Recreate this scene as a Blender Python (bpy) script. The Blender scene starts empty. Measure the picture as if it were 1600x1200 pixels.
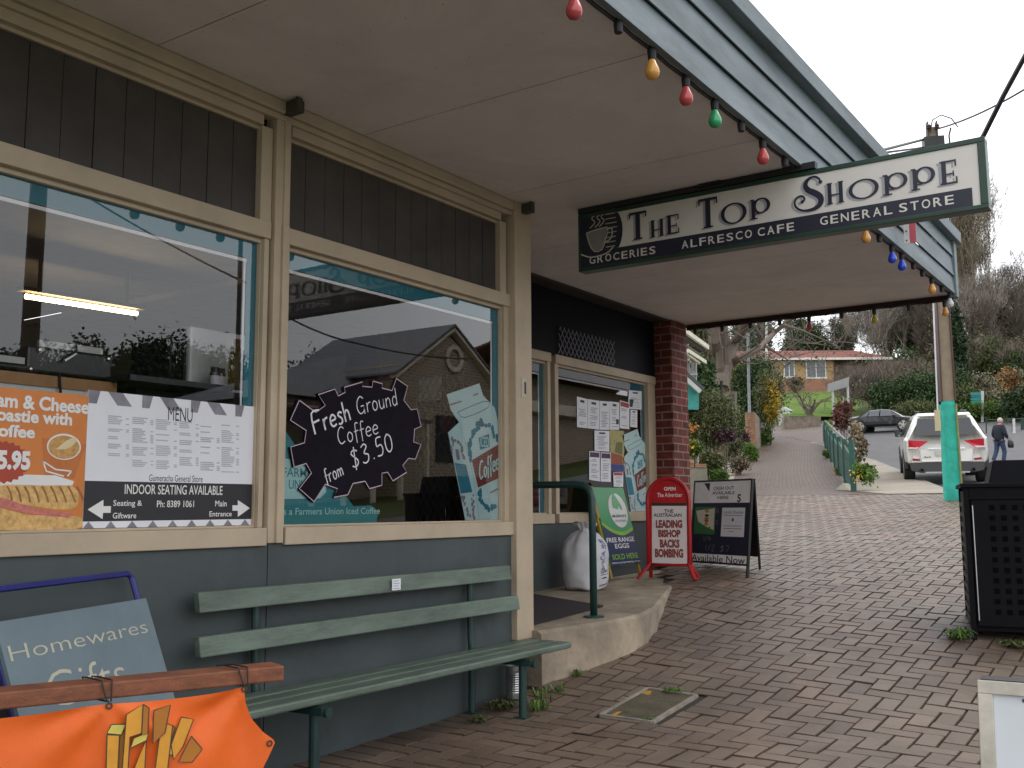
import bpy, math, random
from math import sin, cos, pi, radians, hypot, atan2, sqrt
from mathutils import Vector as V, noise as mnoise
random.seed(7)
S = bpy.context.scene
COL = S.collection
# ---------------------------------------------------------------- camera
YAW, PIT, ROL, FPX = 0.600507607, 0.122925869, -0.00553662764, 1572.73909
CAM = V((3.74, 0.0, 1.2))
FW = V((-sin(YAW)*cos(PIT), cos(YAW)*cos(PIT), sin(PIT)))
_r = FW.cross(V((0, 0, 1))).normalized(); _u = _r.cross(FW)
RT = _r*cos(ROL) + _u*sin(ROL); UP = _u*cos(ROL) - _r*sin(ROL)
cd = bpy.data.cameras.new('camera'); cam = bpy.data.objects.new('camera', cd); COL.objects.link(cam)
cd.sensor_width = 36.0; cd.lens = 36.0*FPX/1600.0; cd.clip_start = .05; cd.clip_end = 2000
from mathutils import Matrix
m3 = Matrix((RT, UP, -FW)).transposed()
cam.matrix_world = Matrix.Translation(CAM) @ m3.to_4x4()
S.camera = cam
# ---------------------------------------------------------------- sky, sun, exposure
SUN_EL, SUN_AZ = radians(52), radians(60)       # azimuth measured from +x towards +y
w = bpy.data.worlds.new('World'); S.world = w; w.use_nodes = True
nt = w.node_tree; nt.nodes.clear()
sky = nt.nodes.new('ShaderNodeTexSky'); sky.sky_type = 'NISHITA'; sky.sun_disc = False
sky.sun_elevation = SUN_EL; sky.sun_rotation = radians(90) - SUN_AZ
tcn = nt.nodes.new('ShaderNodeTexCoord')
cn = nt.nodes.new('ShaderNodeTexNoise'); cn.inputs['Scale'].default_value = 2.2; cn.inputs['Detail'].default_value = 5
nt.links.new(tcn.outputs['Generated'], cn.inputs['Vector'])
cr = nt.nodes.new('ShaderNodeMapRange'); cr.inputs[1].default_value = .3; cr.inputs[2].default_value = .7
cr.inputs[3].default_value = 8.0; cr.inputs[4].default_value = 10.6
nt.links.new(cn.outputs['Fac'], cr.inputs[0])
cc = nt.nodes.new('ShaderNodeCombineColor')
mv = []
for k, t in enumerate((.985, 1.0, 1.03)):
    mm = nt.nodes.new('ShaderNodeMath'); mm.operation = 'MULTIPLY'; mm.inputs[1].default_value = t
    nt.links.new(cr.outputs[0], mm.inputs[0]); nt.links.new(mm.outputs[0], cc.inputs[k])
mx = nt.nodes.new('ShaderNodeMixRGB'); mx.inputs[0].default_value = .9
nt.links.new(sky.outputs[0], mx.inputs[1]); nt.links.new(cc.outputs[0], mx.inputs[2])
bg = nt.nodes.new('ShaderNodeBackground'); bg.inputs[1].default_value = .12
nt.links.new(mx.outputs[0], bg.inputs[0])
wo = nt.nodes.new('ShaderNodeOutputWorld'); nt.links.new(bg.outputs[0], wo.inputs[0])
sl = bpy.data.lights.new('sun', 'SUN'); sl.energy = .5; sl.angle = radians(25); sl.color = (1, .96, .9)
so = bpy.data.objects.new('sun', sl); COL.objects.link(so)
so.rotation_euler = V((-cos(SUN_EL)*cos(SUN_AZ), -cos(SUN_EL)*sin(SUN_AZ), -sin(SUN_EL))).to_track_quat('-Z', 'Y').to_euler()
S.view_settings.view_transform = 'Standard'; S.view_settings.look = 'None'
S.view_settings.exposure = 0.76; S.view_settings.gamma = 1.0
# ---------------------------------------------------------------- measuring: where a line of sight meets a plane of the place
def ray(u, v): return RT*((u-800)/FPX) - UP*((v-600)/FPX) + FW
def onX(u, v, X): d = ray(u, v); return CAM + d*((X-CAM.x)/d.x)
def onY(u, v, Y): d = ray(u, v); return CAM + d*((Y-CAM.y)/d.y)
def onZ(u, v, Z): d = ray(u, v); return CAM + d*((Z-CAM.z)/d.z)
def at(u, v, D): return CAM + ray(u, v)*D
PY = [-300, 0, 4.0, 5.2, 5.8, 6.2, 7.2, 8.0, 9.5, 12, 15, 18.5, 21, 24, 30, 37, 45, 58, 70, 82, 95, 120, 160, 260]
PZ = [-.3, -.06, -.02, 0, .06, .115, .235, .33, .50, .75, 1.0, 1.28, 1.44, 1.62, 2.15, 2.9, 4.0, 6.0, 7.9, 10, 12, 15, 18, 22]
def prof(y):
    if y <= PY[0]: return PZ[0]
    for i in range(len(PY)-1):
        if y <= PY[i+1]:
            t = (y-PY[i])/(PY[i+1]-PY[i]); return PZ[i]+(PZ[i+1]-PZ[i])*t
    return PZ[-1]
def G(x, y):
    z = (prof(y-.3)+prof(y)+prof(y+.3))/3
    s = max(0, min(1, (y-5)/1.2))*max(0, min(1, (16-y)/5))
    return z + .05*s*max(-3, min(1, 1-x)) + .055*s*max(0, min(1, (.6-x)/.7))*max(0, min(1, (y-6.3)/1.5))*max(0, min(1, (10.5-y)/1.7))
def onG(u, v):
    d = ray(u, v); t = 2.0
    while t < 200:
        p = CAM + d*t
        if p.z < G(p.x, p.y): return V((p.x, p.y, G(p.x, p.y)))
        t *= 1.002
    return CAM + d*200
# ---------------------------------------------------------------- materials
MATS = {}
def srgb(r, g, b):
    f = lambda c: (c/255/12.92 if c/255 <= .04045 else ((c/255+.055)/1.055)**2.4)
    return (f(r), f(g), f(b))
def M(name, col, rough=.6, var=.12, scale=6.0, bump=0.0, bscale=60.0, metal=0.0, spec=.5, tint=0.0, col2=None, emit=0, coat=0, stretch=None, dirt=None):
    if name in MATS: return MATS[name]
    m = bpy.data.materials.new(name); m.use_nodes = True; n = m.node_tree; b = n.nodes['Principled BSDF']
    b.inputs['Roughness'].default_value = rough; b.inputs['Metallic'].default_value = metal
    b.inputs['Specular IOR Level'].default_value = spec
    if coat: b.inputs['Coat Weight'].default_value = coat
    geo = n.nodes.new('ShaderNodeNewGeometry'); vec = geo.outputs['Position']
    if stretch:
        mp = n.nodes.new('ShaderNodeMapping'); mp.inputs['Scale'].default_value = stretch
        n.links.new(vec, mp.inputs[0]); vec = mp.outputs[0]
    c1 = tuple(c*(1-var) for c in col)+(1,); c2 = (tuple(min(1, c*(1+var)) for c in col) if col2 is None else col2)+(1,)
    nz = n.nodes.new('ShaderNodeTexNoise'); nz.inputs['Scale'].default_value = scale; nz.inputs['Detail'].default_value = 6; nz.inputs['Roughness'].default_value = .65
    n.links.new(vec, nz.inputs['Vector'])
    rm = n.nodes.new('ShaderNodeMapRange'); rm.inputs[1].default_value = .3; rm.inputs[2].default_value = .7; n.links.new(nz.outputs['Fac'], rm.inputs[0])
    mixn = n.nodes.new('ShaderNodeMixRGB'); mixn.inputs[1].default_value = c1; mixn.inputs[2].default_value = c2
    n.links.new(rm.outputs[0], mixn.inputs[0]); out = mixn.outputs[0]
    if tint:
        a = n.nodes.new('ShaderNodeAttribute'); a.attribute_name = 'tint'
        mr = n.nodes.new('ShaderNodeMapRange'); mr.inputs[3].default_value = 1-tint; mr.inputs[4].default_value = 1+tint
        n.links.new(a.outputs['Fac'], mr.inputs[0])
        mu = n.nodes.new('ShaderNodeVectorMath'); mu.operation = 'SCALE'
        n.links.new(out, mu.inputs[0]); n.links.new(mr.outputs[0], mu.inputs['Scale']); out = mu.outputs[0]
    if dirt:                                     # stains and wear with a shape of their own
        dz = n.nodes.new('ShaderNodeTexNoise'); dz.inputs['Scale'].default_value = dirt[0]; dz.inputs['Detail'].default_value = 9; dz.inputs['Roughness'].default_value = .72; dz.inputs['Distortion'].default_value = .6
        n.links.new(vec, dz.inputs['Vector'])
        dm = n.nodes.new('ShaderNodeMapRange'); dm.inputs[1].default_value = .36; dm.inputs[2].default_value = .56; dm.inputs[3].default_value = 1-dirt[1]; dm.inputs[4].default_value = 1.0
        n.links.new(dz.outputs['Fac'], dm.inputs[0])
        d2 = n.nodes.new('ShaderNodeVectorMath'); d2.operation = 'SCALE'; n.links.new(out, d2.inputs[0]); n.links.new(dm.outputs[0], d2.inputs['Scale']); out = d2.outputs[0]
    n.links.new(out, b.inputs['Base Color'])
    if bump:
        bz = n.nodes.new('ShaderNodeTexNoise'); bz.inputs['Scale'].default_value = bscale; bz.inputs['Detail'].default_value = 4
        n.links.new(vec, bz.inputs['Vector'])
        bp = n.nodes.new('ShaderNodeBump'); bp.inputs['Strength'].default_value = bump; bp.inputs['Distance'].default_value = .01
        n.links.new(bz.outputs['Fac'], bp.inputs['Height']); n.links.new(bp.outputs[0], b.inputs['Normal'])
    if emit:
        b.inputs['Emission Color'].default_value = col+(1,); b.inputs['Emission Strength'].default_value = emit
    MATS[name] = m; return m
def brickmat(name, c1, c2, mortar, bw, bh, ms=.01, rough=.8, uv=False, swap=None, bump=.4):
    m = bpy.data.materials.new(name); m.use_nodes = True; n = m.node_tree; b = n.nodes['Principled BSDF']; b.inputs['Roughness'].default_value = rough; b.inputs['Specular IOR Level'].default_value = .2
    tc = n.nodes.new('ShaderNodeTexCoord')
    vec = tc.outputs['UV'] if uv else None
    if not uv:
        geo = n.nodes.new('ShaderNodeNewGeometry'); sep = n.nodes.new('ShaderNodeSeparateXYZ'); n.links.new(geo.outputs['Position'], sep.inputs[0])
        ad = n.nodes.new('ShaderNodeMath'); ad.operation = 'ADD'; n.links.new(sep.outputs[0], ad.inputs[0]); n.links.new(sep.outputs[1], ad.inputs[1])
        cb = n.nodes.new('ShaderNodeCombineXYZ'); n.links.new(ad.outputs[0], cb.inputs[0]); n.links.new(sep.outputs[2], cb.inputs[1]); vec = cb.outputs[0]
    t = n.nodes.new('ShaderNodeTexBrick'); t.inputs['Scale'].default_value = 1; t.inputs['Brick Width'].default_value = bw; t.inputs['Row Height'].default_value = bh
    t.inputs['Mortar Size'].default_value = ms; t.inputs['Color1'].default_value = c1+(1,); t.inputs['Color2'].default_value = c2+(1,); t.inputs['Mortar'].default_value = mortar+(1,)
    t.inputs['Bias'].default_value = 0
    n.links.new(vec, t.inputs['Vector'])
    nz = n.nodes.new('ShaderNodeTexNoise'); nz.inputs['Scale'].default_value = 9; nz.inputs['Detail'].default_value = 6
    geo2 = n.nodes.new('ShaderNodeNewGeometry'); n.links.new(geo2.outputs['Position'], nz.inputs['Vector'])
    mr = n.nodes.new('ShaderNodeMapRange'); mr.inputs[1].default_value = .3; mr.inputs[2].default_value = .7; mr.inputs[3].default_value = .75; mr.inputs[4].default_value = 1.2
    n.links.new(nz.outputs['Fac'], mr.inputs[0])
    mu = n.nodes.new('ShaderNodeVectorMath'); mu.operation = 'SCALE'; n.links.new(t.outputs['Color'], mu.inputs[0]); n.links.new(mr.outputs[0], mu.inputs['Scale'])
    n.links.new(mu.outputs[0], b.inputs['Base Color'])
    bp = n.nodes.new('ShaderNodeBump'); bp.invert = True; bp.inputs['Strength'].default_value = bump; bp.inputs['Distance'].default_value = .01
    n.links.new(t.outputs['Fac'], bp.inputs['Height']); n.links.new(bp.outputs[0], b.inputs['Normal'])
    MATS[name] = m; return m
def glassmat(name, tintc=(1, 1, 1), two=2.1, rough=0.0):
    m = bpy.data.materials.new(name); m.use_nodes = True; n = m.node_tree; n.nodes.clear()
    o = n.nodes.new('ShaderNodeOutputMaterial'); mixs = n.nodes.new('ShaderNodeMixShader')
    tr = n.nodes.new('ShaderNodeBsdfTransparent'); tr.inputs[0].default_value = tintc+(1,)
    gl = n.nodes.new('ShaderNodeBsdfGlossy'); gl.inputs['Roughness'].default_value = rough
    fr = n.nodes.new('ShaderNodeFresnel'); fr.inputs[0].default_value = 1.5
    ml = n.nodes.new('ShaderNodeMath'); ml.operation = 'MULTIPLY'; ml.use_clamp = True; ml.inputs[1].default_value = two
    n.links.new(fr.outputs[0], ml.inputs[0]); n.links.new(ml.outputs[0], mixs.inputs[0])
    n.links.new(tr.outputs[0], mixs.inputs[1]); n.links.new(gl.outputs[0], mixs.inputs[2]); n.links.new(mixs.outputs[0], o.inputs[0])
    MATS[name] = m; return m
# ---------------------------------------------------------------- things and meshes
def T(name, label, cat, loc=(0, 0, 0), group=None):
    o = bpy.data.objects.new(name, None); COL.objects.link(o); o.location = loc; o.empty_display_size = .1
    o['label'] = label; o['category'] = cat
    if group: o['group'] = group
    return o
def tag(o, label, cat, group=None):
    o['label'] = label; o['category'] = cat
    if group: o['group'] = group
    return o
def rootloc(p):
    l = V((0, 0, 0))
    while p is not None: l += p.location; p = p.parent
    return l
class MB:
    def __init__(s): s.v = []; s.f = []; s.mi = []; s.t = []; s.m = 0; s.ct = .5; s.cuts = []
    def cut(s): s.cuts.append((len(s.v), len(s.f))); return s
    def poly(s, pts):
        i = len(s.v); s.v += [tuple(p) for p in pts]; s.f.append(tuple(range(i, i+len(pts)))); s.mi.append(s.m); s.t.append(s.ct); return s
    def mesh(s, vs, fs):
        i = len(s.v); s.v += [tuple(p) for p in vs]
        for f in fs: s.f.append(tuple(i+k for k in f)); s.mi.append(s.m); s.t.append(s.ct)
        return s
    def obox(s, o, a, b, c):
        o, a, b, c = V(o), V(a), V(b), V(c)
        if a.cross(b).dot(c) < 0: o = o+a; a = -a
        P = [o, o+a, o+a+b, o+b, o+c, o+a+c, o+a+b+c, o+b+c]
        return s.mesh(P, [(0, 3, 2, 1), (4, 5, 6, 7), (0, 1, 5, 4), (1, 2, 6, 5), (2, 3, 7, 6), (3, 0, 4, 7)])
    def box(s, x0, x1, y0, y1, z0, z1): return s.obox((x0, y0, z0), (x1-x0, 0, 0), (0, y1-y0, 0), (0, 0, z1-z0))
    def bar(s, p, q, w, h, up=(0, 0, 1)):
        p, q = V(p), V(q); d = q-p; n = d.cross(V(up)).normalized(); u = n.cross(d).normalized()
        return s.obox(p-n*w/2-u*h/2, n*w, d, u*h)
    def prism(s, pts, ext):
        pts = [V(p) for p in pts]; ext = V(ext); n = len(pts)
        nn = V((0, 0, 0))
        for i in range(n): nn += pts[i].cross(pts[(i+1) % n])
        if nn.dot(ext) < 0: pts = pts[::-1]
        vs = pts+[p+ext for p in pts]
        fs = [tuple(range(n))[::-1], tuple(range(n, 2*n))]+[(i, (i+1) % n, n+(i+1) % n, n+i) for i in range(n)]
        return s.mesh(vs, fs)
    def tube(s, pts, r, n=8, caps=True):
        pts = [V(p) for p in pts]; k = len(pts); rs = r if isinstance(r, (list, tuple)) else [r]*k
        vs = []; a = None
        for i, p in enumerate(pts):
            d = (pts[min(i+1, k-1)]-pts[max(i-1, 0)])
            if d.length < 1e-9: d = V((0, 0, 1))
            d.normalize()
            if a is None: a = d.orthogonal().normalized()
            a = (a-d*a.dot(d));
            if a.length < 1e-6: a = d.orthogonal()
            a.normalize(); b = d.cross(a)
            for j in range(n): t = 2*pi*j/n; vs.append(p+(a*cos(t)+b*sin(t))*rs[i])
        fs = [(i*n+j, i*n+(j+1) % n, (i+1)*n+(j+1) % n, (i+1)*n+j) for i in range(k-1) for j in range(n)]
        if caps: fs += [tuple(range(n))[::-1], tuple(range((k-1)*n, k*n))]
        return s.mesh(vs, fs)
    def lathe(s, c, prof, n=12, ax=(0, 0, 1), cap=True):
        c, ax = V(c), V(ax).normalized(); a = ax.orthogonal().normalized(); b = ax.cross(a); k = len(prof)
        vs = [c+ax*h+(a*cos(2*pi*j/n)+b*sin(2*pi*j/n))*max(r, 1e-4) for (r, h) in prof for j in range(n)]
        fs = [(i*n+j, i*n+(j+1) % n, (i+1)*n+(j+1) % n, (i+1)*n+j) for i in range(k-1) for j in range(n)]
        if cap: fs += [tuple(range(n))[::-1], tuple(range((k-1)*n, k*n))]
        return s.mesh(vs, fs)
    def ball(s, c, rx, ry, rz, n=12, k=8):
        c = V(c); vs = [c+V((0, 0, -rz))]
        for i in range(1, k):
            t = -pi/2+pi*i/k
            for j in range(n): p = 2*pi*j/n; vs.append(c+V((rx*cos(t)*cos(p), ry*cos(t)*sin(p), rz*sin(t))))
        vs.append(c+V((0, 0, rz))); L = len(vs)-1
        fs = [(0, 1+(j+1) % n, 1+j) for j in range(n)]
        fs += [(1+i*n+j, 1+i*n+(j+1) % n, 1+(i+1)*n+(j+1) % n, 1+(i+1)*n+j) for i in range(k-2) for j in range(n)]
        fs += [(1+(k-2)*n+j, 1+(k-2)*n+(j+1) % n, L) for j in range(n)]
        return s.mesh(vs, fs)
    def build(s, name, mat, parent=None, smooth=False, bev=0, kind=None):
        if s.cuts:                                   # one object per marked piece
            cs = [c for c in s.cuts if c[1] > 0]; cs = [(0, 0)]+cs+[(len(s.v), len(s.f))]; first = None
            for (v0, f0), (v1, f1) in zip(cs, cs[1:]):
                if f1 == f0: continue
                q = MB(); q.v = s.v[v0:v1]; q.f = [tuple(i-v0 for i in f) for f in s.f[f0:f1]]; q.mi = s.mi[f0:f1]; q.t = s.t[f0:f1]
                o = q.build(name, mat, parent, smooth, bev, kind); first = first or o
            return first
        me = bpy.data.meshes.new(name); l = rootloc(parent)
        me.from_pydata([(p[0]-l.x, p[1]-l.y, p[2]-l.z) for p in s.v], [], s.f)
        for m in (mat if isinstance(mat, (list, tuple)) else [mat]): me.materials.append(m)
        me.polygons.foreach_set('material_index', s.mi)
        if smooth: me.polygons.foreach_set('use_smooth', [True]*len(s.f))
        at_ = me.attributes.new('tint', 'FLOAT', 'FACE'); at_.data.foreach_set('value', s.t)
        me.validate(); me.update()
        o = bpy.data.objects.new(name, me); COL.objects.link(o)
        if parent: o.parent = parent
        if bev:
            b = o.modifiers.new('bevel', 'BEVEL'); b.width = bev; b.segments = 2; b.limit_method = 'ANGLE'; b.harden_normals = False
        if kind: o['kind'] = kind
        return o
# ---------------------------------------------------------------- flat lettering and drawing on the faces of signs
_tc = {}
def textmesh(s, bold=0.0, shear=0.0):
    k = (s, bold, shear)
    if k in _tc: return _tc[k]
    c = bpy.data.curves.new('t', 'FONT'); c.body = s; c.size = 1; c.offset = bold; c.shear = shear; c.resolution_u = 3; c.fill_mode = 'FRONT'
    o = bpy.data.objects.new('t', c); COL.objects.link(o)
    bpy.context.view_layer.update()
    dg = bpy.context.evaluated_depsgraph_get(); me = o.evaluated_get(dg).to_mesh()
    vs = [(p.co.x, p.co.y) for p in me.vertices]; fs = [tuple(p.vertices) for p in me.polygons]
    o.evaluated_get(dg).to_mesh_clear(); bpy.data.objects.remove(o); bpy.data.curves.remove(c)
    xs = [p[0] for p in vs]; ys = [p[1] for p in vs]
    r = (vs, fs, min(xs), max(xs), min(ys), max(ys)); _tc[k] = r; return r
class Pl:
    'a flat face: origin, right and up directions; loc() finds where a line of sight meets it'
    def __init__(s, O, R, U=(0, 0, 1)):
        s.O = V(O); s.R = V(R).normalized(); u = V(U); s.U = (u-s.R*u.dot(s.R)).normalized(); s.N = s.R.cross(s.U)
    def loc(s, u, v):
        d = ray(u, v); t = (s.O-CAM).dot(s.N)/d.dot(s.N); p = CAM+d*t-s.O; return (p.dot(s.R), p.dot(s.U))
    def P(s, a, b, d=0.0): return s.O+s.R*a+s.U*b+s.N*d
    def px(s, u, v, d=0.0): a, b = s.loc(u, v); return s.P(a, b, d)
    def panel(s, mb, pts, d0, d1): return mb.prism([s.P(a, b, d0) for a, b in pts], s.N*(d1-d0))
    def flat(s, mb, pts, d): return mb.poly(ccw([(a, b) for a, b in pts], s, d))
    def text(s, mb, t, bl, tr, d, bold=0.0, shear=0.0, pix=True):
        (a0, b0), (a1, b1) = (s.loc(*bl), s.loc(*tr)) if pix else (bl, tr)
        vs, fs, x0, x1, y0, y1 = textmesh(t, bold, shear)
        return mb.mesh([s.P(a0+(x-x0)/(x1-x0)*(a1-a0), b0+(y-y0)/(y1-y0)*(b1-b0), d) for x, y in vs], fs)
    def stroke(s, mb, pts, w, d):
        n = len(pts)
        if n < 2: return mb
        L = []; R_ = []
        for i, (x, y) in enumerate(pts):
            x0, y0 = pts[max(i-1, 0)]; x1, y1 = pts[min(i+1, n-1)]
            dx, dy = x1-x0, y1-y0; l = hypot(dx, dy) or 1; ww = (w[i] if isinstance(w, (list, tuple)) else w)/2
            L.append(s.P(x-dy/l*ww, y+dx/l*ww, d)); R_.append(s.P(x+dy/l*ww, y-dx/l*ww, d))
        for i in range(n-1): mb.poly([R_[i], R_[i+1], L[i+1], L[i]])
        return mb
    def disc(s, mb, a, b, ra, rb, d, n=24, a0=0, a1=2*pi):
        return mb.poly([s.P(a+ra*cos(a0+(a1-a0)*i/n), b+rb*sin(a0+(a1-a0)*i/n), d) for i in range(n)])
    def ring(s, mb, a, b, ra, rb, w, d, n=24, thick=None):
        for i in range(n):
            t0, t1 = 2*pi*i/n, 2*pi*(i+1)/n
            f = lambda t: (w if thick is None else w+(thick-w)*abs(cos(t)))
            q = []
            for t, o in ((t0, 0), (t1, 0), (t1, 1), (t0, 1)):
                q.append(s.P(a+(ra-o*(thick or w))*cos(t), b+(rb-o*w)*sin(t), d))
            mb.poly(q)
        return mb
def ccw(pts, pl, d):
    ar = sum(pts[i][0]*pts[(i+1) % len(pts)][1]-pts[(i+1) % len(pts)][0]*pts[i][1] for i in range(len(pts)))
    if ar < 0: pts = pts[::-1]
    return [pl.P(a, b, d) for a, b in pts]
GL = {  # handwriting, one line per stroke, cap height 1
 'F': (.6, [[(.02, 0), (.06, 1), (.62, 1.03)], [(.04, .55), (.48, .58)]]),
 'r': (.34, [[(.02, .56), (.03, 0)], [(.03, .34), (.14, .52), (.32, .55)]]),
 'e': (.46, [[(.04, .3), (.4, .34), (.37, .5), (.22, .58), (.06, .44), (.04, .18), (.18, .02), (.42, .08)]]),
 's': (.38, [[(.34, .5), (.2, .58), (.06, .46), (.28, .24), (.26, .06), (.12, 0), (0, .06)]]),
 'h': (.44, [[(.02, 1), (.03, 0)], [(.03, .34), (.18, .54), (.33, .44), (.36, 0)]]),
 'G': (.7, [[(.58, .84), (.38, 1), (.12, .78), (.04, .35), (.22, .02), (.5, .1), (.58, .42), (.34, .42)], [(.58, .42), (.57, -.05)]]),
 'o': (.46, [[(.2, .57), (.05, .42), (.05, .14), (.2, 0), (.37, .14), (.38, .42), (.2, .57)]]),
 'u': (.46, [[(.03, .56), (.05, .14), (.18, 0), (.34, .14), (.37, .56), (.38, 0)]]),
 'n': (.44, [[(.02, .56), (.03, 0)], [(.03, .34), (.18, .54), (.33, .44), (.36, 0)]]),
 'd': (.48, [[(.38, 1.05), (.38, 0)], [(.37, .42), (.2, .57), (.05, .4), (.06, .12), (.2, 0), (.37, .16)]]),
 'C': (.6, [[(.52, .86), (.34, 1), (.1, .78), (.03, .35), (.2, .02), (.5, .12)]]),
 'f': (.34, [[(.36, .95), (.22, 1), (.13, .82), (.12, -.18)], [(0, .5), (.32, .54)]]),
 'm': (.66, [[(.02, .56), (.03, 0)], [(.03, .36), (.16, .54), (.28, .44), (.3, 0)], [(.3, .36), (.43, .54), (.55, .44), (.58, 0)]]),
 '$': (.56, [[(.46, .8), (.26, .92), (.08, .76), (.4, .34), (.34, .1), (.18, .04), (.02, .14)], [(.3, 1.08), (.2, -.14)]]),
 '3': (.5, [[(.06, .88), (.26, 1), (.4, .82), (.18, .54), (.42, .38), (.36, .08), (.16, 0), (.02, .1)]]),
 '5': (.5, [[(.42, 1), (.12, 1), (.08, .58), (.32, .6), (.42, .34), (.3, .04), (.02, .06)]]),
 '0': (.54, [[(.24, 1), (.06, .76), (.05, .24), (.22, 0), (.42, .22), (.44, .76), (.24, 1)]]),
 '7': (.5, [[(.02, 1), (.42, 1), (.16, 0)]]), '1': (.2, [[(.1, 1), (.08, 0)]]), '2': (.46, [[(.04, .8), (.2, 1), (.36, .8), (.04, 0), (.42, .02)]]),
 '/': (.36, [[(0, -.05), (.34, 1.05)]]), '4': (.5, [[(.3, 1), (.02, .34), (.44, .36)], [(.32, .6), (.3, 0)]]),
 '.': (.26, [[(.1, .02), (.15, .05)]]), ' ': (.4, []), 'L': (.5, [[(.03, 1), (.03, 0), (.44, .02)]])}
def smoothpts(p, k=3):
    if len(p) < 3: return p
    o = []
    for i in range(len(p)-1):
        p0, p1, p2, p3 = p[max(i-1, 0)], p[i], p[i+1], p[min(i+2, len(p)-1)]
        for j in range(k):
            t = j/k
            o.append(tuple(.5*((2*p1[c])+(-p0[c]+p2[c])*t+(2*p0[c]-5*p1[c]+4*p2[c]-p3[c])*t*t+(-p0[c]+3*p1[c]-3*p2[c]+p3[c])*t**3) for c in (0, 1)))
    o.append(p[-1]); return o
def handwrite(pl, mb, s, A, B, h, w, d):
    'chalk handwriting between two measured points of a baseline'
    a, b = V(pl.loc(*A)), V(pl.loc(*B)); top = V(pl.loc(A[0], A[1]-h)); H = (top-a).length
    tot = sum(GL[c][0]+.1 for c in s); X = (b-a); L = X.length; ex = X/L; ey = V((-ex.y, ex.x)); x = 0
    for c in s:
        for st in GL[c][1]:
            pts = [a+ex*((x+p[0])*L/tot)+ey*(p[1]*H) for p in smoothpts(st)]
            pl.stroke(mb, [(q.x, q.y) for q in pts], w, d)
        x += GL[c][0]+.1
    return mb
# ---------------------------------------------------------------- foliage
def leaves(mb, c, r, n, size, clumps=14, seed=1, spread=.42, flat=1.0, shell=.55):
    rd = random.Random(seed); c = V(c); r = V(r); cs = []
    for k in range(clumps):
        while True:
            p = V((rd.uniform(-1, 1), rd.uniform(-1, 1), rd.uniform(-1, 1)))
            if shell < p.length < 1: break
        cs.append((p, rd.uniform(.6, 1.15), rd.uniform(.15, .85)))
    for i in range(n):
        p, rr, tn = cs[i % clumps]
        q = V((rd.gauss(0, 1), rd.gauss(0, 1), rd.gauss(0, 1)*flat))*spread*rr*.5
        pos = p*.8+q; P = c+V((pos.x*r.x, pos.y*r.y, pos.z*r.z))
        d = V((rd.gauss(0, 1), rd.gauss(0, 1), rd.gauss(0, .8))).normalized(); a = d.orthogonal().normalized(); b = d.cross(a)
        th = rd.uniform(0, 6.3); e = a*cos(th)+b*sin(th); g = b*cos(th)-a*sin(th); sz = size*rd.uniform(.6, 1.4)
        mb.ct = min(1, max(0, tn+rd.gauss(0, .15)))
        mb.poly([P-e*sz, P-g*sz*.5, P+e*sz, P+g*sz*.5])
    return cs
def twigs(mb, c, r, n, L, wd, seed=1, up=1.6, clumps=20, spread=.34, shell=.2):
    'fine bare twigs spread through a crown'
    rd = random.Random(seed); c = V(c); cs = []
    while len(cs) < clumps:
        p = V((rd.uniform(-1, 1), rd.uniform(-1, 1), rd.uniform(-1, 1)))
        if shell < p.length < 1: cs.append((p, rd.uniform(.1, .9)))
    for i in range(n):
        p, tn = cs[i % clumps]; q = p*.85+V((rd.gauss(0, 1), rd.gauss(0, 1), rd.gauss(0, 1)))*spread*.5
        P = c+V((q.x*r[0], q.y*r[1], q.z*r[2])); d = (V((q.x*.7+rd.gauss(0, .5), q.y*.7+rd.gauss(0, .5), up*rd.uniform(.2, 1)))).normalized(); e = d.cross(V((rd.gauss(0, 1), rd.gauss(0, 1), rd.gauss(0, 1)))).normalized()*wd*.5; l = L*rd.uniform(.5, 1.4)
        mb.ct = min(1, max(0, tn+rd.gauss(0, .15))); mb.poly([P-e, P+e, P+d*l+e*.3, P+d*l-e*.3])
def branches(mb, p, d, L, r, depth, rd, up=.12, spread=.55, minr=.006, n=4):
    pts = [V(p)]; rs = [r]; dd = V(d).normalized()
    for i in range(4):
        dd = (dd+V((rd.gauss(0, .13), rd.gauss(0, .13), rd.gauss(0, .08)+up*.4))).normalized()
        pts.append(pts[-1]+dd*L/4); rs.append(max(minr, r*(1-.11*(i+1))))
    mb.ct = rd.random(); mb.tube(pts, rs, n if r > .03 else 3, caps=False)
    if depth <= 0: return [pts[-1]]
    ends = []
    for k in range(rd.choice((2, 3, 3))):
        t = rd.choice((2, 3, 4)); q = pts[t]
        nd = (dd+V((rd.gauss(0, spread), rd.gauss(0, spread), rd.gauss(0, spread*.6)+up))).normalized()
        ends += branches(mb, q, nd, L*rd.uniform(.6, .85), rs[t]*rd.uniform(.55, .75), depth-1, rd, up, spread, minr, n)
    return ends
def skinned(name, verts, edges, radii, mat, parent, sub=2, smooth=True):
    l = rootloc(parent); me = bpy.data.meshes.new(name); me.from_pydata([tuple(V(p)-l) for p in verts], edges, []); me.materials.append(mat)
    o = bpy.data.objects.new(name, me); COL.objects.link(o); o.parent = parent
    sk = o.modifiers.new('skin', 'SKIN'); sk.use_smooth_shade = smooth
    for i, r in enumerate(radii):
        sv = me.skin_vertices[0].data[i]; sv.radius = (r if isinstance(r, tuple) else (r, r)); sv.use_root = (i == 0)
    ss = o.modifiers.new('sub', 'SUBSURF'); ss.levels = sub; ss.render_levels = sub
    return o
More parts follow.
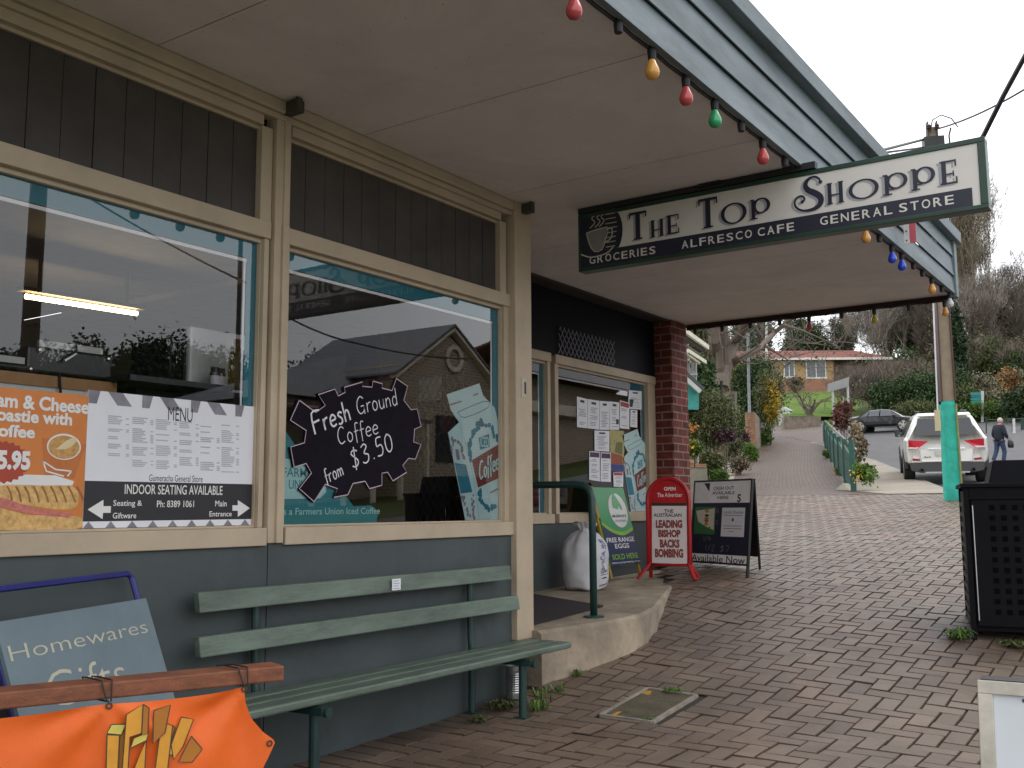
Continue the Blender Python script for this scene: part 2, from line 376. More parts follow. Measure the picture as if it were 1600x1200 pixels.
# ================================================================ materials used by the place
CREAM = M('cream_paint', (.45, .36, .255), .55, .14, 2.5, bump=.15, bscale=35)
WALLP = M('blue_grey_paint', (.058, .072, .075), .6, .14, 2.0, bump=.12, bscale=50, dirt=(1.6, .22))
SOFF = M('soffit_paint', (.74, .67, .635), .8, .07, 1.3, bump=.05, dirt=(1.1, .13))
FASC = M('green_grey_paint', (.155, .19, .205), .6, .24, 1.6, bump=.15, stretch=(3, .5, 3), spec=.3, dirt=(1.8, .30))
DARKP = M('dark_transom_panel', (.062, .055, .05), .16, .25, 3)
NAVY = M('navy_panel', (.004, .0035, .008), .6, .3, 4, spec=.15)
CONC = M('concrete', (.34, .275, .20), .85, .34, 2.6, bump=.6, bscale=30, dirt=(2.2, .35))
BLACKM = M('black_metal', (.012, .012, .014), .45, .2, 5)
DKGREEN = M('dark_green_metal', (.012, .045, .04), .4, .2, 8)
TEALF = M('teal_film', (.012, .17, .22), .5, .05, 3)
WHITEF = M('white_film', (.75, .75, .75), .5, .03, 3)
PAPER = M('paper', (.72, .72, .76), .7, .04, 5)
INK = M('ink', (.03, .03, .045), .7, .1, 5)
GREYINK = M('grey_ink', (.22, .22, .27), .7, .1, 5)
TUBEM = M('lamp_tube', (1.0, .74, .40), .5, 0, 1, emit=15.0)
GLASS = glassmat('window_glass')
BRICKR = brickmat('red_brick', (.17, .040, .030), (.10, .026, .022), (.22, .16, .14), .24, .086, .008)
STEEL = M('bare_steel', (.5, .5, .5), .35, .1, 6, metal=1)
TIMBER = M('stained_timber', (.20, .065, .028), .6, .35, 4, bump=.25, bscale=40, stretch=(.7, 4, 9))
BENCHG = M('bench_green_paint', (.110, .15, .115), .5, .3, 4, bump=.2, bscale=40, stretch=(3, .7, 3), dirt=(3, .3))
# ================================================================ ground, pavement, road
def TZ(x, y): return G(x, y)-.2*max(0, min(1, (62-y)/14))
xs = [-160, -120, -90, -70, -55, -45, -38]+[-34+1.5*i for i in range(31)]+[13, 15, 18, 22, 28, 36, 50, 80, 140]
ys = [-120, -60, -30, -15, -8, -4]+[-2+1.0*i for i in range(64)]+[64+3*i for i in range(22)]+[140, 160, 190, 230, 260]
GRASS = M('grass_ground', (.055, .105, .018), .9, .3, .25, bump=.8, bscale=14, col2=(.085, .095, .03), spec=.1)
b = MB()
vs = [(x, y, TZ(x, y)) for y in ys for x in xs]; nx = len(xs)
b.mesh(vs, [(j*nx+i, j*nx+i+1, (j+1)*nx+i+1, (j+1)*nx+i) for j in range(len(ys)-1) for i in range(nx-1)])
b.build('ground', GRASS, smooth=True, kind='structure')
KERB = [(6.0, -8), (5.0, -1), (4.2, 4), (3.45, 7.5), (2.4, 12), (1.5, 15.2), (.62, 18.4), (-.35, 21.5), (-1.7, 25.2), (-3.4, 30), (-6.0, 36.5), (-10.5, 45), (-16, 53), (-24, 60)]
def along(P, y):
    for (x0, y0), (x1, y1) in zip(P, P[1:]):
        if y <= y1: return x0+(x1-x0)*(y-y0)/(y1-y0)
    return P[-1][0]
def strip(name, LP, RP, mat, off, n=60, m=4, y0=None, y1=None, uv=False, kind='structure'):
    'a sheet draped on the ground between two lines in plan'
    b = MB(); vs = []; uvs = []
    ya, yb = y0, y1; L = 0; prev = None
    for j in range(n+1):
        y = ya+(yb-ya)*j/n; xl, xr = along(LP, y), along(RP, y)
        c = V(((xl+xr)/2, y, 0)); L += (c-prev).length if prev else 0; prev = c
        for i in range(m+1):
            x = xl+(xr-xl)*i/m; vs.append((x, y, G(x, y)+off)); uvs.append(((xr-xl)*(i/m-.5), L))
    fs = [(j*(m+1)+i, j*(m+1)+i+1, (j+1)*(m+1)+i+1, (j+1)*(m+1)+i) for j in range(n) for i in range(m)]
    b.mesh(vs, fs); o = b.build(name, mat, smooth=True, kind=kind)
    if uv:
        ul = o.data.uv_layers.new(name='UVMap')
        for lp in o.data.loops: ul.data[lp.index].uv = uvs[lp.vertex_index]
    return o
shift = lambda P, d: [(x+d, y) for x, y in P]
ROADM = M('asphalt', (.085, .083, .085), .75, .18, 1.5, bump=.6, bscale=90)
KERBM = M('kerb_concrete', (.24, .22, .19), .8, .25, 3, bump=.3)
ROADR = [(x+9.0+max(0, (y-16))*.55, y) for x, y in KERB]
strip('road', shift(KERB, .16), ROADR, ROADM, -.115, 90, 8, -8, 60)
b = MB()
for y in range(-8, 56, 1):
    p, q = (along(KERB, y), y), (along(KERB, y+1), y+1)
    for dz0, dz1, x0, x1 in ((-.2, .004, 0, .15),):
        P = [(p[0]+x0, p[1], G(*p)+dz1), (p[0]+x1, p[1], G(*p)+dz1), (q[0]+x1, q[1], G(*q)+dz1), (q[0]+x0, q[1], G(*q)+dz1)]
        b.poly(P); b.poly([(P[1][0], P[1][1], P[1][2]-.25), (P[2][0], P[2][1], P[2][2]-.25), P[2], P[1]])
b.build('kerb', KERBM, kind='structure')
PAVEM = M('paver_brick', (.185, .115, .078), .5, .18, .5, bump=.5, bscale=110, tint=.28, col2=(.172, .140, .108), spec=.4, dirt=(1.3, .38))
BEDM = M('joint_sand', (.020, .016, .012), .95, .4, 4, bump=.5, col2=(.035, .032, .016))
LEFTB = [(0, 0), (0, 5.6), (.04, 5.62), (.23, 6.4), (.12, 7.15), (-.18, 7.95), (-.55, 8.9), (-.93, 9.75), (-1.0, 10.35), (-2.4, 14), (-4.6, 20), (-5.6, 22)]
strip('paving_bed', shift(LEFTB, -.05), shift(KERB, 0), BEDM, -.013, 260, 30, .2, 21.6)
b = MB(); u_ = .115; g = .0075; rd = random.Random(3)
MANH = (.745, 1.14, 5.22, 5.86)
def paver(x0, x1, y0, y1):
    cx, cy = (x0+x1)/2, (y0+y1)/2
    if cy < 5.6 and x0 < .225:
        if x1 < .26: return
        x0 = .229; cx = (x0+x1)/2
    if cx < along(LEFTB, cy)-.05 or cx > along(KERB, cy)-.02: return
    if x0 < MANH[1] and x1 > MANH[0] and y0 < MANH[3] and y1 > MANH[2]:       # cut round the pit lid
        op = [(x0, min(x1, MANH[0]), y0, y1), (max(x0, MANH[1]), x1, y0, y1), (x0, x1, y0, min(y1, MANH[2])), (x0, x1, max(y0, MANH[3]), y1)]
        q = max(op, key=lambda q: max(0, q[1]-q[0])*max(0, q[3]-q[2])); x0, x1, y0, y1 = q
        if x1-x0 < .03 or y1-y0 < .03: return
    put(x0, x1, y0, y1)
def put(x0, x1, y0, y1):
    dz = rd.gauss(0, .0016); tx = rd.gauss(0, .008); ty = rd.gauss(0, .008); c = .0035
    gg = g*.5*rd.uniform(.7, 1.5)
    f = lambda x, y, d: (x, y, G(x, y)+dz+tx*(x-(x0+x1)/2)+ty*(y-(y0+y1)/2)-d)
    x0 += gg; x1 -= gg; y0 += gg; y1 -= gg
    vs = [f(x0, y0, .006), f(x1, y0, .006), f(x1, y1, .006), f(x0, y1, .006), f(x0+c, y0+c, 0), f(x1-c, y0+c, 0), f(x1-c, y1-c, 0), f(x0+c, y1-c, 0)]
    b.ct = min(1, max(0, rd.gauss(.5, .2)))
    b.m = 0; b.mesh(vs, [(4, 5, 6, 7)]); b.m = 1; b.mesh(vs, [(0, 1, 5, 4), (1, 2, 6, 5), (2, 3, 7, 6), (3, 0, 4, 7)])
for j in range(int(.5/u_), int(21.3/u_)):
    for i in range(-56, 48):
        k = (i-j) % 4; x, y = .23+i*u_, j*u_
        if k == 0: paver(x, x+2*u_, y, y+u_)
        elif k == 3: paver(x, x+u_, y, y+2*u_)
for j in range(int(.5/u_), int(5.6/u_)): put(.0, .228, j*u_, (j+1)*u_)
b.build('paving', [PAVEM, M('paver_arris', (.10, .065, .048), .9, .3, 6, spec=.05)], kind='structure')
PATHB = brickmat('path_brick', (.175, .130, .105), (.13, .096, .077), (.03, .024, .019), .23, .115, .012, .6, uv=True)
PL_ = [(-4.9, 20.8)]+[(p.x, p.y) for p in (onG(1150, 738), onG(1178, 705), onG(1200, 680), onG(1214, 662))]
PR_ = [(-1.2, 20.8)]+[(p.x, p.y) for p in (onG(1326, 762), onG(1303, 712), onG(1291, 686), onG(1287, 662))]
YE = min(PL_[-1][1], PR_[-1][1])
strip('brick_path', PL_, PR_, PATHB, .004, 60, 4, 21.0, YE, uv=True)
FOOTM = M('footpath_concrete', (.27, .235, .185), .85, .15, 1.2, bump=.2)
FL = [(-1.2, 20.5), (onG(1345, 757).x, 23.2), (onG(1347, 720).x, onG(1347, 720).y), (onG(1350, 680).x, onG(1350, 680).y), (-13, 46)]
strip('footpath', FL, shift(KERB, -.02), FOOTM, .014, 40, 3, 20.9, 44)
b = MB()
for y in (24.0, 26.2, 28.6, 31.5):
    xl, xr = along(FL, y), along(KERB, y)-.04
    for i in range(6):
        xa, xb = xl+(xr-xl)*i/6, xl+(xr-xl)*(i+1)/6
        b.poly([(xa, y, G(xa, y)+.013), (xb, y, G(xb, y)+.013), (xb, y+.05, G(xb, y+.05)+.013), (xa, y+.05, G(xa, y+.05)+.013)])
b.build('footpath_joint', BEDM, kind='structure')
# driveway slab left of the path
DRV = [(p.x, p.y) for p in (onG(1106, 762), onG(1128, 742), onG(1150, 720), onG(1172, 700))]
strip('driveway', shift(DRV, -3.0), [(along(PL_, y)+.02, y) for _, y in DRV], FOOTM, -.004, 20, 3, DRV[0][1], DRV[-1][1])
# ================================================================ shop building
shop = T('shop_building', 'blue grey weatherboard shop with cream framed display windows and a wide awning', 'shop', (0, 0, 0))
b = MB(); b.box(-.14, 0, -4, 3.372, -.4, 1.04); b.box(-.14, 0, 3.378, 5.44, -.4, 1.04)
b.build('front_wall', WALLP, shop)
b = MB(); b.box(-1.32, -1.18, 5.6, 9.99, .2, 1.075); b.build('recess_wall', WALLP, shop)
b = MB(); b.box(-1.18, -.13, 5.46, 5.60, .2, 1.04); b.box(-1.18, -.12, 5.462, 5.6, 1.04, 3.25); b.build('return_wall', CREAM, shop)
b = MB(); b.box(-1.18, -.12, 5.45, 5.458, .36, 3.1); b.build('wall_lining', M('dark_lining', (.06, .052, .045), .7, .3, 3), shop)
b = MB(); b.box(-1.30, -1.19, 5.6, 9.99, 2.62, 3.25); b.build('recess_transom', NAVY, shop)
# diamond grille on the dark header of the recess
b = MB(); GB = Pl((-1.18, 0, 0), (0, 1, 0))
ya, yb, za, zb = 7.95, 9.05, 2.64, 2.90; sp = .075
c = ya-1.2
while c < yb+1.2:
    for s in (1, -1):
        t0, t1 = za, zb; y0, y1 = (c, c+s*(zb-za)*.75)
        seg = [(y0+(y1-y0)*k/8, za+(zb-za)*k/8) for k in range(9)]
        for q0, q1 in zip(seg, seg[1:]):
            if ya <= q0[0] <= yb and ya <= q1[0] <= yb: b.bar(GB.P(q0[0], q0[1], .006), GB.P(q1[0], q1[1], .006), .007, .006, (1, 0, 0))
    c += sp
b.build('header_grille', M('grille_grey', (.16, .15, .19), .5), shop)
# frames
def window(name, y0, y1, z0, z1, X, left=.06, right=.06, film=(1, 1), par=shop):
    b = MB(); xa, xb = X-.085, X
    b.box(xa, xb-.012, y0-left, y0, z0, z1); b.box(xa, xb-.012, y1, y1+right, z0, z1)
    b.box(xa, xb, y0-left, y1+right, z1, z1+.085)
    for (p, q, r_, s_) in ((y0, y1, z1-.022, z1), (y0, y1, z0, z0+.012), (y0, y0+.018, z0, z1), (y1-.006, y1, z0, z1)): b.box(X-.075, X-.035, p, q, r_, s_)
    wf = b.build('window', CREAM, par, bev=.003)
    b = MB(); b.box(X-.11, X+.022, y0-left, y1+right, z0-.085, z0); b.build('sill', CREAM, wf, bev=.004)
    b = MB(); b.poly([(X-.06, y0, z0), (X-.06, y1, z0), (X-.06, y1, z1), (X-.06, y0, z1)]); b.build('pane', GLASS, wf)
    b = MB(); t = .105; xf = X-.0645
    b.poly([(xf, y0, z1-t), (xf, y1, z1-t), (xf, y1, z1), (xf, y0, z1)])
    if film[1]: b.poly([(xf, y1-.066, z0), (xf, y1, z0), (xf, y1, z1-t), (xf, y1-.066, z1-t)])
    b.m = 1
    b.poly([(xf, y0, z1-t-.022), (xf, y1-(.066 if film[1] else 0), z1-t-.022), (xf, y1-(.066 if film[1] else 0), z1-t-.006), (xf, y0, z1-t-.006)])
    if film[1]: b.poly([(xf, y1-.084, z0), (xf, y1-.072, z0), (xf, y1-.072, z1-t-.022), (xf, y1-.084, z1-t-.022)])
    b.build('border_film', [TEALF, WHITEF], wf)
    return wf
GX = -.045
wz0, wz1 = onX(300, 827, GX).z, onX(404, 373, GX).z
W1 = window('window', 1.9, onX(401, 600, GX).y, wz0, wz1, 0, .06, .03)
W2 = window('window', onX(441.5, 600, GX).y, onX(782, 600, GX).y, wz0, wz1, 0, .02, .09)
W0 = window('window', .1, 1.78, wz0, wz1, 0)
W3 = window('window', onX(869, 700, -1.225).y, onX(1010, 700, -1.225).y, 1.147, 2.545, -1.18, .06, .22)
W4 = window('window', 6.0, onX(852, 700, -1.225).y, 1.147, 2.545, -1.18, .06, .05)
b = MB()
b.box(-.07, 0.012, 3.362, 3.452, 1.04, 3.258); b.box(-.07, .028, 3.405, 3.448, 1.04, 2.62); b.box(-.07, .022, 3.41, 3.45, 2.62, 3.258)
b.build('mullion', CREAM, shop, bev=.004)
b = MB(); b.box(-.10, .045, 5.442, 5.635, .36, 3.258); b.build('post', CREAM, shop, bev=.006)
# transom lights above the windows: dark glossy boards with fine vertical joints
for (y0, y1) in ((.1, 1.70), (1.80, 3.285), (3.475, 5.345)):
    b = MB(); n = max(1, int((y1-y0)/.142)); st = (y1-y0)/n
    for k in range(n): b.box(-.07, -.05+random.Random(k+int(y0*10)).uniform(-.0015, .0015), y0+k*st+.002, y0+(k+1)*st-.002, 2.607, 3.115)
    tp = b.build('transom_panel', DARKP, shop)
    b = MB(); b.box(-.085, .0, y0, y1, 3.107, 3.157); b.box(-.06, -.036, y0, y1, 3.09, 3.107); b.box(-.085, -.012, y1, y1+.07, 2.607, 3.107); b.build('moulding', CREAM, tp)
b = MB(); b.box(-.05, .022, -3, 5.442, 3.158, 3.19); b.box(-.05, .04, -3, 5.44, 3.19, 3.256); b.build('cornice', CREAM, shop, bev=.008)
BR_ = MB(); BR_.box(-1.7, -.98, 9.99, 10.39, .2, 3.25); BR_.build('brick_pillar', BRICKR, shop, bev=.004)
b = MB(); b.box(.035, .05, 5.50, 5.56, 1.93, 2.06); b.m = 1; b.box(.05, .054, 5.535, 5.55, 1.955, 2.035); b.build('door_bell', [M('old_plastic', (.42, .38, .30), .4), BLACKM], shop)
b = MB()
for y in (3.41, 5.54):
    b.cut()
    b.box(.02, .12, y-.02, y+.03, 3.19, 3.25); b.box(.12, .135, y-.03, y+.005, 3.18, 3.254)
b.build('bracket', M('dark_bracket', (.06, .05, .045), .6), shop)
# the body of the building behind
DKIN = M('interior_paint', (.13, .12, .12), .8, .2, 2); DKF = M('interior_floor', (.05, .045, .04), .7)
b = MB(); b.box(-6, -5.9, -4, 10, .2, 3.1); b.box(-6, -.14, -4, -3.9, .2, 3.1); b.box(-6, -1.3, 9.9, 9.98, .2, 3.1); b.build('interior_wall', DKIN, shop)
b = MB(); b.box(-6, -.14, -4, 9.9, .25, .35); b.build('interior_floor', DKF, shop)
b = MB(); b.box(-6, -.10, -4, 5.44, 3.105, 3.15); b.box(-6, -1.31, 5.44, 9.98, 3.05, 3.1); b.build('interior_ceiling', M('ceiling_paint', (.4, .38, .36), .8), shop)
b = MB(); b.box(-6.2, -.3, -4, 10.42, 3.30, 4.4); b.build('roof', M('roof_light_block', (.2, .2, .2), .7), shop)  # unseen flat roof box, added to block light from above
# awning
aw = MB(); jy = [-3.0+1.333*k-1.033 for k in range(0, 12)]
jy = [2.635+1.333*k for k in range(-5, 6)]+[10.45]
for p, q in zip(jy, jy[1:]): aw.box(-1.7 if p > 5.2 else -.02, 1.835, p+.0035, q-.0035, 3.258, 3.268)
awn = aw.build('awning_soffit', SOFF, shop)
b = MB()
for p in jy[:-1]:
    for dy in (-.03, .03, .44, .89):
        x = -1.0 if p > 5.2 else .1
        while x < 1.8:
            if p+dy < 10.4: b.poly([(x+.0045*cos(t), p+dy+.0045*sin(t), 3.2574) for t in [-2*pi*i/6 for i in range(6)]])
            x += .2
b.build('nail_heads', M('nail_grey', (.36, .32, .29), .7), awn, kind='stuff')
b = MB(); b.box(-.3, 1.84, -4, 10.44, 3.272, 3.30); b.box(-.3, 1.9, -4, 10.44, 3.86, 3.9); b.box(-.3, -.1, -4, 10.44, 3.3, 3.86); b.build('awning_light_block', M('dark_timber', (.03, .025, .022), .8), awn)  # dark backing over soffit gaps; unseen deck and parapet added to block light
for k, (z0, z1) in enumerate(((3.247, 3.43), (3.425, 3.625), (3.62, 3.80))):
    b = MB(); b.prism([(1.872, -4, z0), (1.862 if k else 1.84, -4, z0), (1.84, -4, z1), (1.852, -4, z1)], (0, 14.36, 0)); b.build('fascia_board', FASC, awn, bev=.002)
b = MB(); b.box(1.835, 1.885, 10.36, 10.47, 3.22, 3.80); b.build('corner_trim', FASC, awn, bev=.003)
b = MB(); b.box(1.80, 1.925, -4, 10.53, 3.775, 3.885); b.build('fascia_cap', FASC, awn, bev=.004)
b = MB(); b.box(-1.0, 1.835, 10.44, 10.48, 3.20, 3.80); b.build('end_fascia', M('dark_red_brown_beam', (.035, .012, .012), .7), awn)
b = MB(); b.box(-1.18, -1.0, 5.62, 10.4, 3.235, 3.252); b.build('edge_bead', M('dark_bead', (.04, .03, .03), .7), awn)
# ---------------- concrete step, mat, handrail
SLABZ = lambda x, y: .405+.028*(y-5.5)+.012*max(0, -x)
out = [(-.02, 5.61), (.09, 5.61), (.2, 6.05), (.29, 6.45), (.27, 6.75), (.16, 7.15), (-.14, 7.95), (-.5, 8.9), (-.9, 9.75), (-.98, 9.99), (-1.18, 9.99), (-1.18, 5.61)]
sub = []
for (a, c) in zip(out, out[1:]+out[:1]):
    for k in range(4): sub.append((a[0]+(c[0]-a[0])*k/4, a[1]+(c[1]-a[1])*k/4))
rd = random.Random(5); sub = [(x+(rd.gauss(0, .006) if x > -.9 else 0), y) for x, y in sub]
b = MB(); n = len(sub); vs = [(x, y, SLABZ(x, y)) for x, y in sub]+[(x+.03, y, SLABZ(x, y)-.02) for x, y in sub]+[(x+.03, y, -.2) for x, y in sub]
vs = [(x-(.0), y, z) for x, y, z in vs]
b.mesh(vs, [tuple(range(n))]+[(n+i, n+(i+1) % n, (i+1) % n, i) for i in range(n)]+[(2*n+i, 2*n+(i+1) % n, n+(i+1) % n, n+i) for i in range(n)])
tag(b.build('concrete_step', CONC), 'worn pale concrete entry step with a tapering front edge', 'step')
b = MB(); b.prism([(x, y, SLABZ(x, y)+.006) for x, y in ((-1.15, 5.66), (-.06, 5.72), (-.12, 6.85), (-1.15, 7.3))], (0, 0, .012))
tag(b.build('door_mat', M('mat_fibre', (.025, .018, .022), .95, .4, 60, bump=1, bscale=150)), 'dark ribbed door mat lying on the concrete step', 'mat')
hr = T('handrail', 'dark green tubular handrail bolted to the concrete step', 'handrail', (.08, 6.35, .43))
b = MB(); pts = [(-1.15, 6.35, 1.372)]+[(-.06, 6.35, 1.372), (.02, 6.35, 1.362), (.065, 6.35, 1.33), (.085, 6.35, 1.27), (.085, 6.35, SLABZ(.08, 6.35))]
b.tube(pts, .026, 14); b.build('rail', DKGREEN, hr, smooth=True)
b = MB(); b.lathe((.085, 6.35, SLABZ(.08, 6.35)), [(.075, 0), (.075, .012), (.03, .016)], 16); b.build('foot_plate', DKGREEN, hr)
# ---------------- manhole
mh = T('manhole_cover', 'square concrete pit lid set among the brick pavers beside the bench', 'manhole cover', (.9, 5.5, 0))
gzv = lambda x, y, d: (x, y, G(x, y)+d)
x0, x1, y0, y1 = .76, 1.09, 5.24, 5.84
b = MB()
b.mesh([gzv(x, y, d) for d in (-.03, -.001) for x, y in ((x0+.012, y0+.012), (x1-.012, y0+.012), (x1-.012, y1-.012), (x0+.012, y1-.012))], [(4, 5, 6, 7), (0, 1, 5, 4), (1, 2, 6, 5), (2, 3, 7, 6), (3, 0, 4, 7)])
b.m = 1
rd = random.Random(2)
def blob(cx, cy, rx, ry, d): b.poly([gzv(cx+rx*cos(t)*rd.uniform(.6, 1.2), cy+ry*sin(t)*rd.uniform(.6, 1.2), d) for t in [2*pi*i/10 for i in range(10)]])
blob(.80, 5.74, .03, .06, .001); blob(.83, 5.30, .02, .05, .001); b.m = 2; blob(.925, 5.54, .012, .018, .001)
b.build('lid', [M('lid_concrete', (.075, .06, .034), .9, .4, 8, bump=.5), M('yellow_paint', (.42, .20, .012), .7, .4, 30), BLACKM], mh)
b = MB()
for (p, q) in (((x0, y0), (x0, y1)), ((x1, y0), (x1, y1)), ((x0, y0), (x1, y0)), ((x0, y1), (x1, y1))): b.bar(gzv(*p, -.004), gzv(*q, -.004), .022, .02)
b.build('frame', M('worn_rim', (.25, .22, .18), .8, .4, 12), mh)
# ================================================================ festoon lights
CABLE = M('black_cable', (.012, .011, .013), .6)
BULBC = {'r': M('bulb_red', (.45, .06, .06), .18, .08, 20, spec=.6), 'y': M('bulb_amber', (.62, .30, .06), .18, .08, 20, spec=.6), 'g': M('bulb_green', (.03, .32, .12), .18, .08, 20, spec=.6),
         'b': M('bulb_blue', (.02, .06, .55), .18, .08, 20, spec=.6), 'w': M('bulb_clear', (.55, .55, .55), .1, .05, 20), 'l': M('bulb_yellow', (.5, .40, .05), .18, .08, 20)}
def festoon(label, pos, path, ax_loc):
    t = T('festoon_string', label, 'festoon lights', ax_loc)
    b = MB(); b.tube(path, .009, 6); b.build('cable', CABLE, t)
    for p, c in pos:
        b = MB(); b.lathe((p[0], p[1], p[2]-.01), [(.012, .012), (.02, .006), (.021, -.03), (.018, -.062), (.016, -.066)], 12)
        b.lathe((p[0], p[1]+.018, p[2]+.004), [(.006, -.01), (.006, .01)], 6, ax=(1, 0, 0))
        so_ = b.build('socket', CABLE, t, smooth=False)
        if c != 's':
            b = MB(); b.lathe((p[0], p[1], p[2]-.066), [(.013, 0), (.015, -.012), (.022, -.03), (.031, -.052), (.0335, -.066), (.031, -.082), (.022, -.095), (.010, -.101), (.0, -.102)], 18)
            b.build('bulb', BULBC[c], so_, smooth=True)
    return t
fr = [('r', 897, 10), ('s', 966, 35), ('y', 1019, 105), ('r', 1072, 145), ('g', 1117, 180), ('s', 1158, 192), ('r', 1192, 240), ('s', 1226, 247), ('y', 1353, 368), ('s', 1374, 374), ('b', 1394, 401), ('b', 1409, 410), ('s', 1427, 415), ('s', 1441, 425), ('y', 1456, 445), ('s', 1471, 446), ('w', 1484, 467)]
pos = [((1.83, onX(u, v, 1.83).y, 3.272), c) for c, u, v in fr]
pos = [((1.83, y, 3.272), c) for y, c in ((1.2, 'g'), (1.6, 'y'), (2.0, 's'), (2.42, 'r'), (2.85, 's'))]+pos
ys_ = [0]+[p[0][1] for p in pos]; path = []
for a, c in zip(ys_, ys_[1:]): path += [(1.822, a, 3.25), (1.822, (a+c)/2, 3.243)]
path.append((1.822, ys_[-1], 3.25))
festoon('black festoon cable of coloured bulbs along the street edge of the awning', pos, path, (1.83, 6, 3.27))
en = [('s', 1086, 510), ('s', 1128, 508), ('s', 1172, 503), ('s', 1218, 499), ('r', 1264, 497), ('s', 1315, 492), ('l', 1366, 490), ('s', 1420, 487), ('y', 1476, 478)]
pos = [((onY(u, v, 10.41).x, 10.41, 3.212), c) for c, u, v in en]
path = []
for a, c in zip(pos, pos[1:]): path += [a[0], ((a[0][0]+c[0][0])/2, 10.43, 3.195)]
path.append(pos[-1][0])
festoon('black festoon cable with mostly empty sockets across the far end of the awning', pos, path, (0, 10.41, 3.2))
# ================================================================ hanging sign
HS = Pl((0, 5.86, 0), (1, 0, 0)); SY = 5.86
SIGNW = M('sign_white', (.66, .62, .57), .45, .06, 2.5); SIGNG = M('sign_green_frame', (.012, .042, .026), .4, .2, 5); SIGNB = M('sign_navy', (.013, .014, .03), .45, .1, 5)
SIGNGR = M('sign_grey', (.34, .34, .37), .5, .08, 6)
hs = T('hanging_sign', 'long white and navy shop sign hung crossways under the awning', 'sign', (1.5, SY, 3.0))
tl, bl, tr, br = HS.loc(905, 338), HS.loc(905, 423), HS.loc(1535, 214), HS.loc(1545, 320)
x0, x1, z0, z1 = (tl[0]+bl[0])/2, tr[0]-.0, (bl[1]+br[1])/2, (tl[1]+tr[1])/2
b = MB(); HS.panel(b, [(x0, z0), (x1, z0), (x1, z1), (x0, z1)], -.075, -.008); b.build('panel', SIGNW, hs)
b = MB(); e = .022
for q in ([(x0-.008, z1-e), (x1+.01, z1-e), (x1+.01, z1+.008), (x0-.008, z1+.008)], [(x0-.008, z0-.012), (x1+.01, z0-.012), (x1+.01, z0+.012), (x0-.008, z0+.012)], [(x1-.03, z0+.012), (x1+.01, z0+.012), (x1+.01, z1-e), (x1-.03, z1-e)], [(x0-.008, z0+.012), (x0+.008, z0+.012), (x0+.008, z1-e), (x0-.008, z1-e)]):
    HS.panel(b, q, -.09, 0)
b.build('frame', SIGNG, hs, bev=.003)
zx = lambda X, Y: (880+X/2.353, 200+Y/2.353)
b = MB(); bw = HS.loc(*zx(1502, 218)); z_b = bw[1]
b.poly([HS.P(x0+.008, z0+.012, -.004), HS.P(bw[0], z0+.012, -.004), HS.P(bw[0], z_b, -.004), HS.P(x0+.008, z_b, -.004)]); b.build('band', SIGNB, hs)
# display lettering drawn letter by letter
_dk = [0]
def display(ch, a0, a1, b0, b1, mb, d, dx=0, dz=0):
    W, H = a1-a0, b1-b0; a0 += dx; b0 += dz
    p = lambda x, y: (a0+x*W, b0+y*H)
    th, tn = .27*min(W, H*.9), .085*H
    def S_(pts, w): _dk[0] += 1; HS.stroke(mb, [p(*q) for q in pts], w, d+.00012*(_dk[0] % 9))
    if ch == 'T':
        S_([(.5, 0), (.5, 1)], th); S_([(.0, .955), (1, .955)], tn); S_([(.03, .78), (.03, 1)], tn*.6); S_([(.97, .78), (.97, 1)], tn*.6); S_([(.25, .03), (.75, .03)], tn*.7)
    elif ch == 'H':
        for x in (.17, .83): S_([(x, 0), (x, 1)], th*.85); S_([(x-.17, .03), (x+.17, .03)], tn*.6); S_([(x-.17, .97), (x+.17, .97)], tn*.6)
        S_([(.17, .42), (.83, .42)], tn*.7)
    elif ch == 'E':
        S_([(.24, 0), (.24, 1)], th); S_([(0, .96), (.97, .96)], tn*.8); S_([(0, .04), (1, .04)], tn*.8); S_([(.24, .42), (.8, .42)], tn*.6)
        S_([(.95, .72), (.95, 1)], tn*.7); S_([(.98, 0), (.98, .28)], tn*.7); S_([(.8, .3), (.8, .54)], tn*.6)
    elif ch == 'O':
        HS.ring(mb, a0+W*.5, b0+H*.5, W*.5, H*.5, tn*.8, d, 36, thick=th*.75)
    elif ch == 'P':
        S_([(.16, 0), (.16, .93)], th*.72); S_([(0, .03), (.36, .03)], tn*.7); S_([(0, .95), (.2, .95)], tn*.7)
        HS.ring(mb, a0+W*.56, b0+H*.62, W*.44, H*.38, tn*.8, d, 36, thick=th*.7); S_([(.16, .26), (.46, .25)], tn*.6)
    elif ch == 'S':
        pts = [(.97, .80), (.90, .93), (.72, 1.0), (.52, .93), (.43, .78), (.52, .62), (.74, .5), (.93, .36), (.96, .2), (.84, .06), (.6, 0), (.3, .02), (.08, .14), (.02, .3), (.12, .45), (.3, .46), (.38, .36), (.28, .27)]
        pts = smoothpts(pts, 4); n = len(pts)
        ws = [tn*.7+(th*.8-tn*.7)*max(0, sin(pi*min(1, max(0, (i/n-.12)/.5)))) for i in range(n)]
        HS.stroke(mb, [p(*q) for q in pts], ws, d); HS.disc(mb, *p(.97, .80), .035*H*1.6, .035*H*1.6, d+.0003); HS.disc(mb, *p(.29, .29), .05*H, .05*H, d+.0003)
LET = [('T', 242, 305, 303, 414, 265), ('H', 320, 369, 330, 406, 345), ('E', 378, 424, 312, 393, 400), ('T', 497, 566, 252, 371, 530), ('O', 578, 674, 268, 356, 625), ('P', 686, 761, 252, 336, 700), ('S', 847, 950, 178, 306, 900), ('H', 968, 1031, 192, 283, 1000), ('O', 1048, 1160, 180, 264, 1105), ('P', 1174, 1266, 160, 246, 1190), ('P', 1278, 1368, 138, 228, 1300), ('E', 1384, 1446, 112, 210, 1410)]
b = MB(); bs = MB()
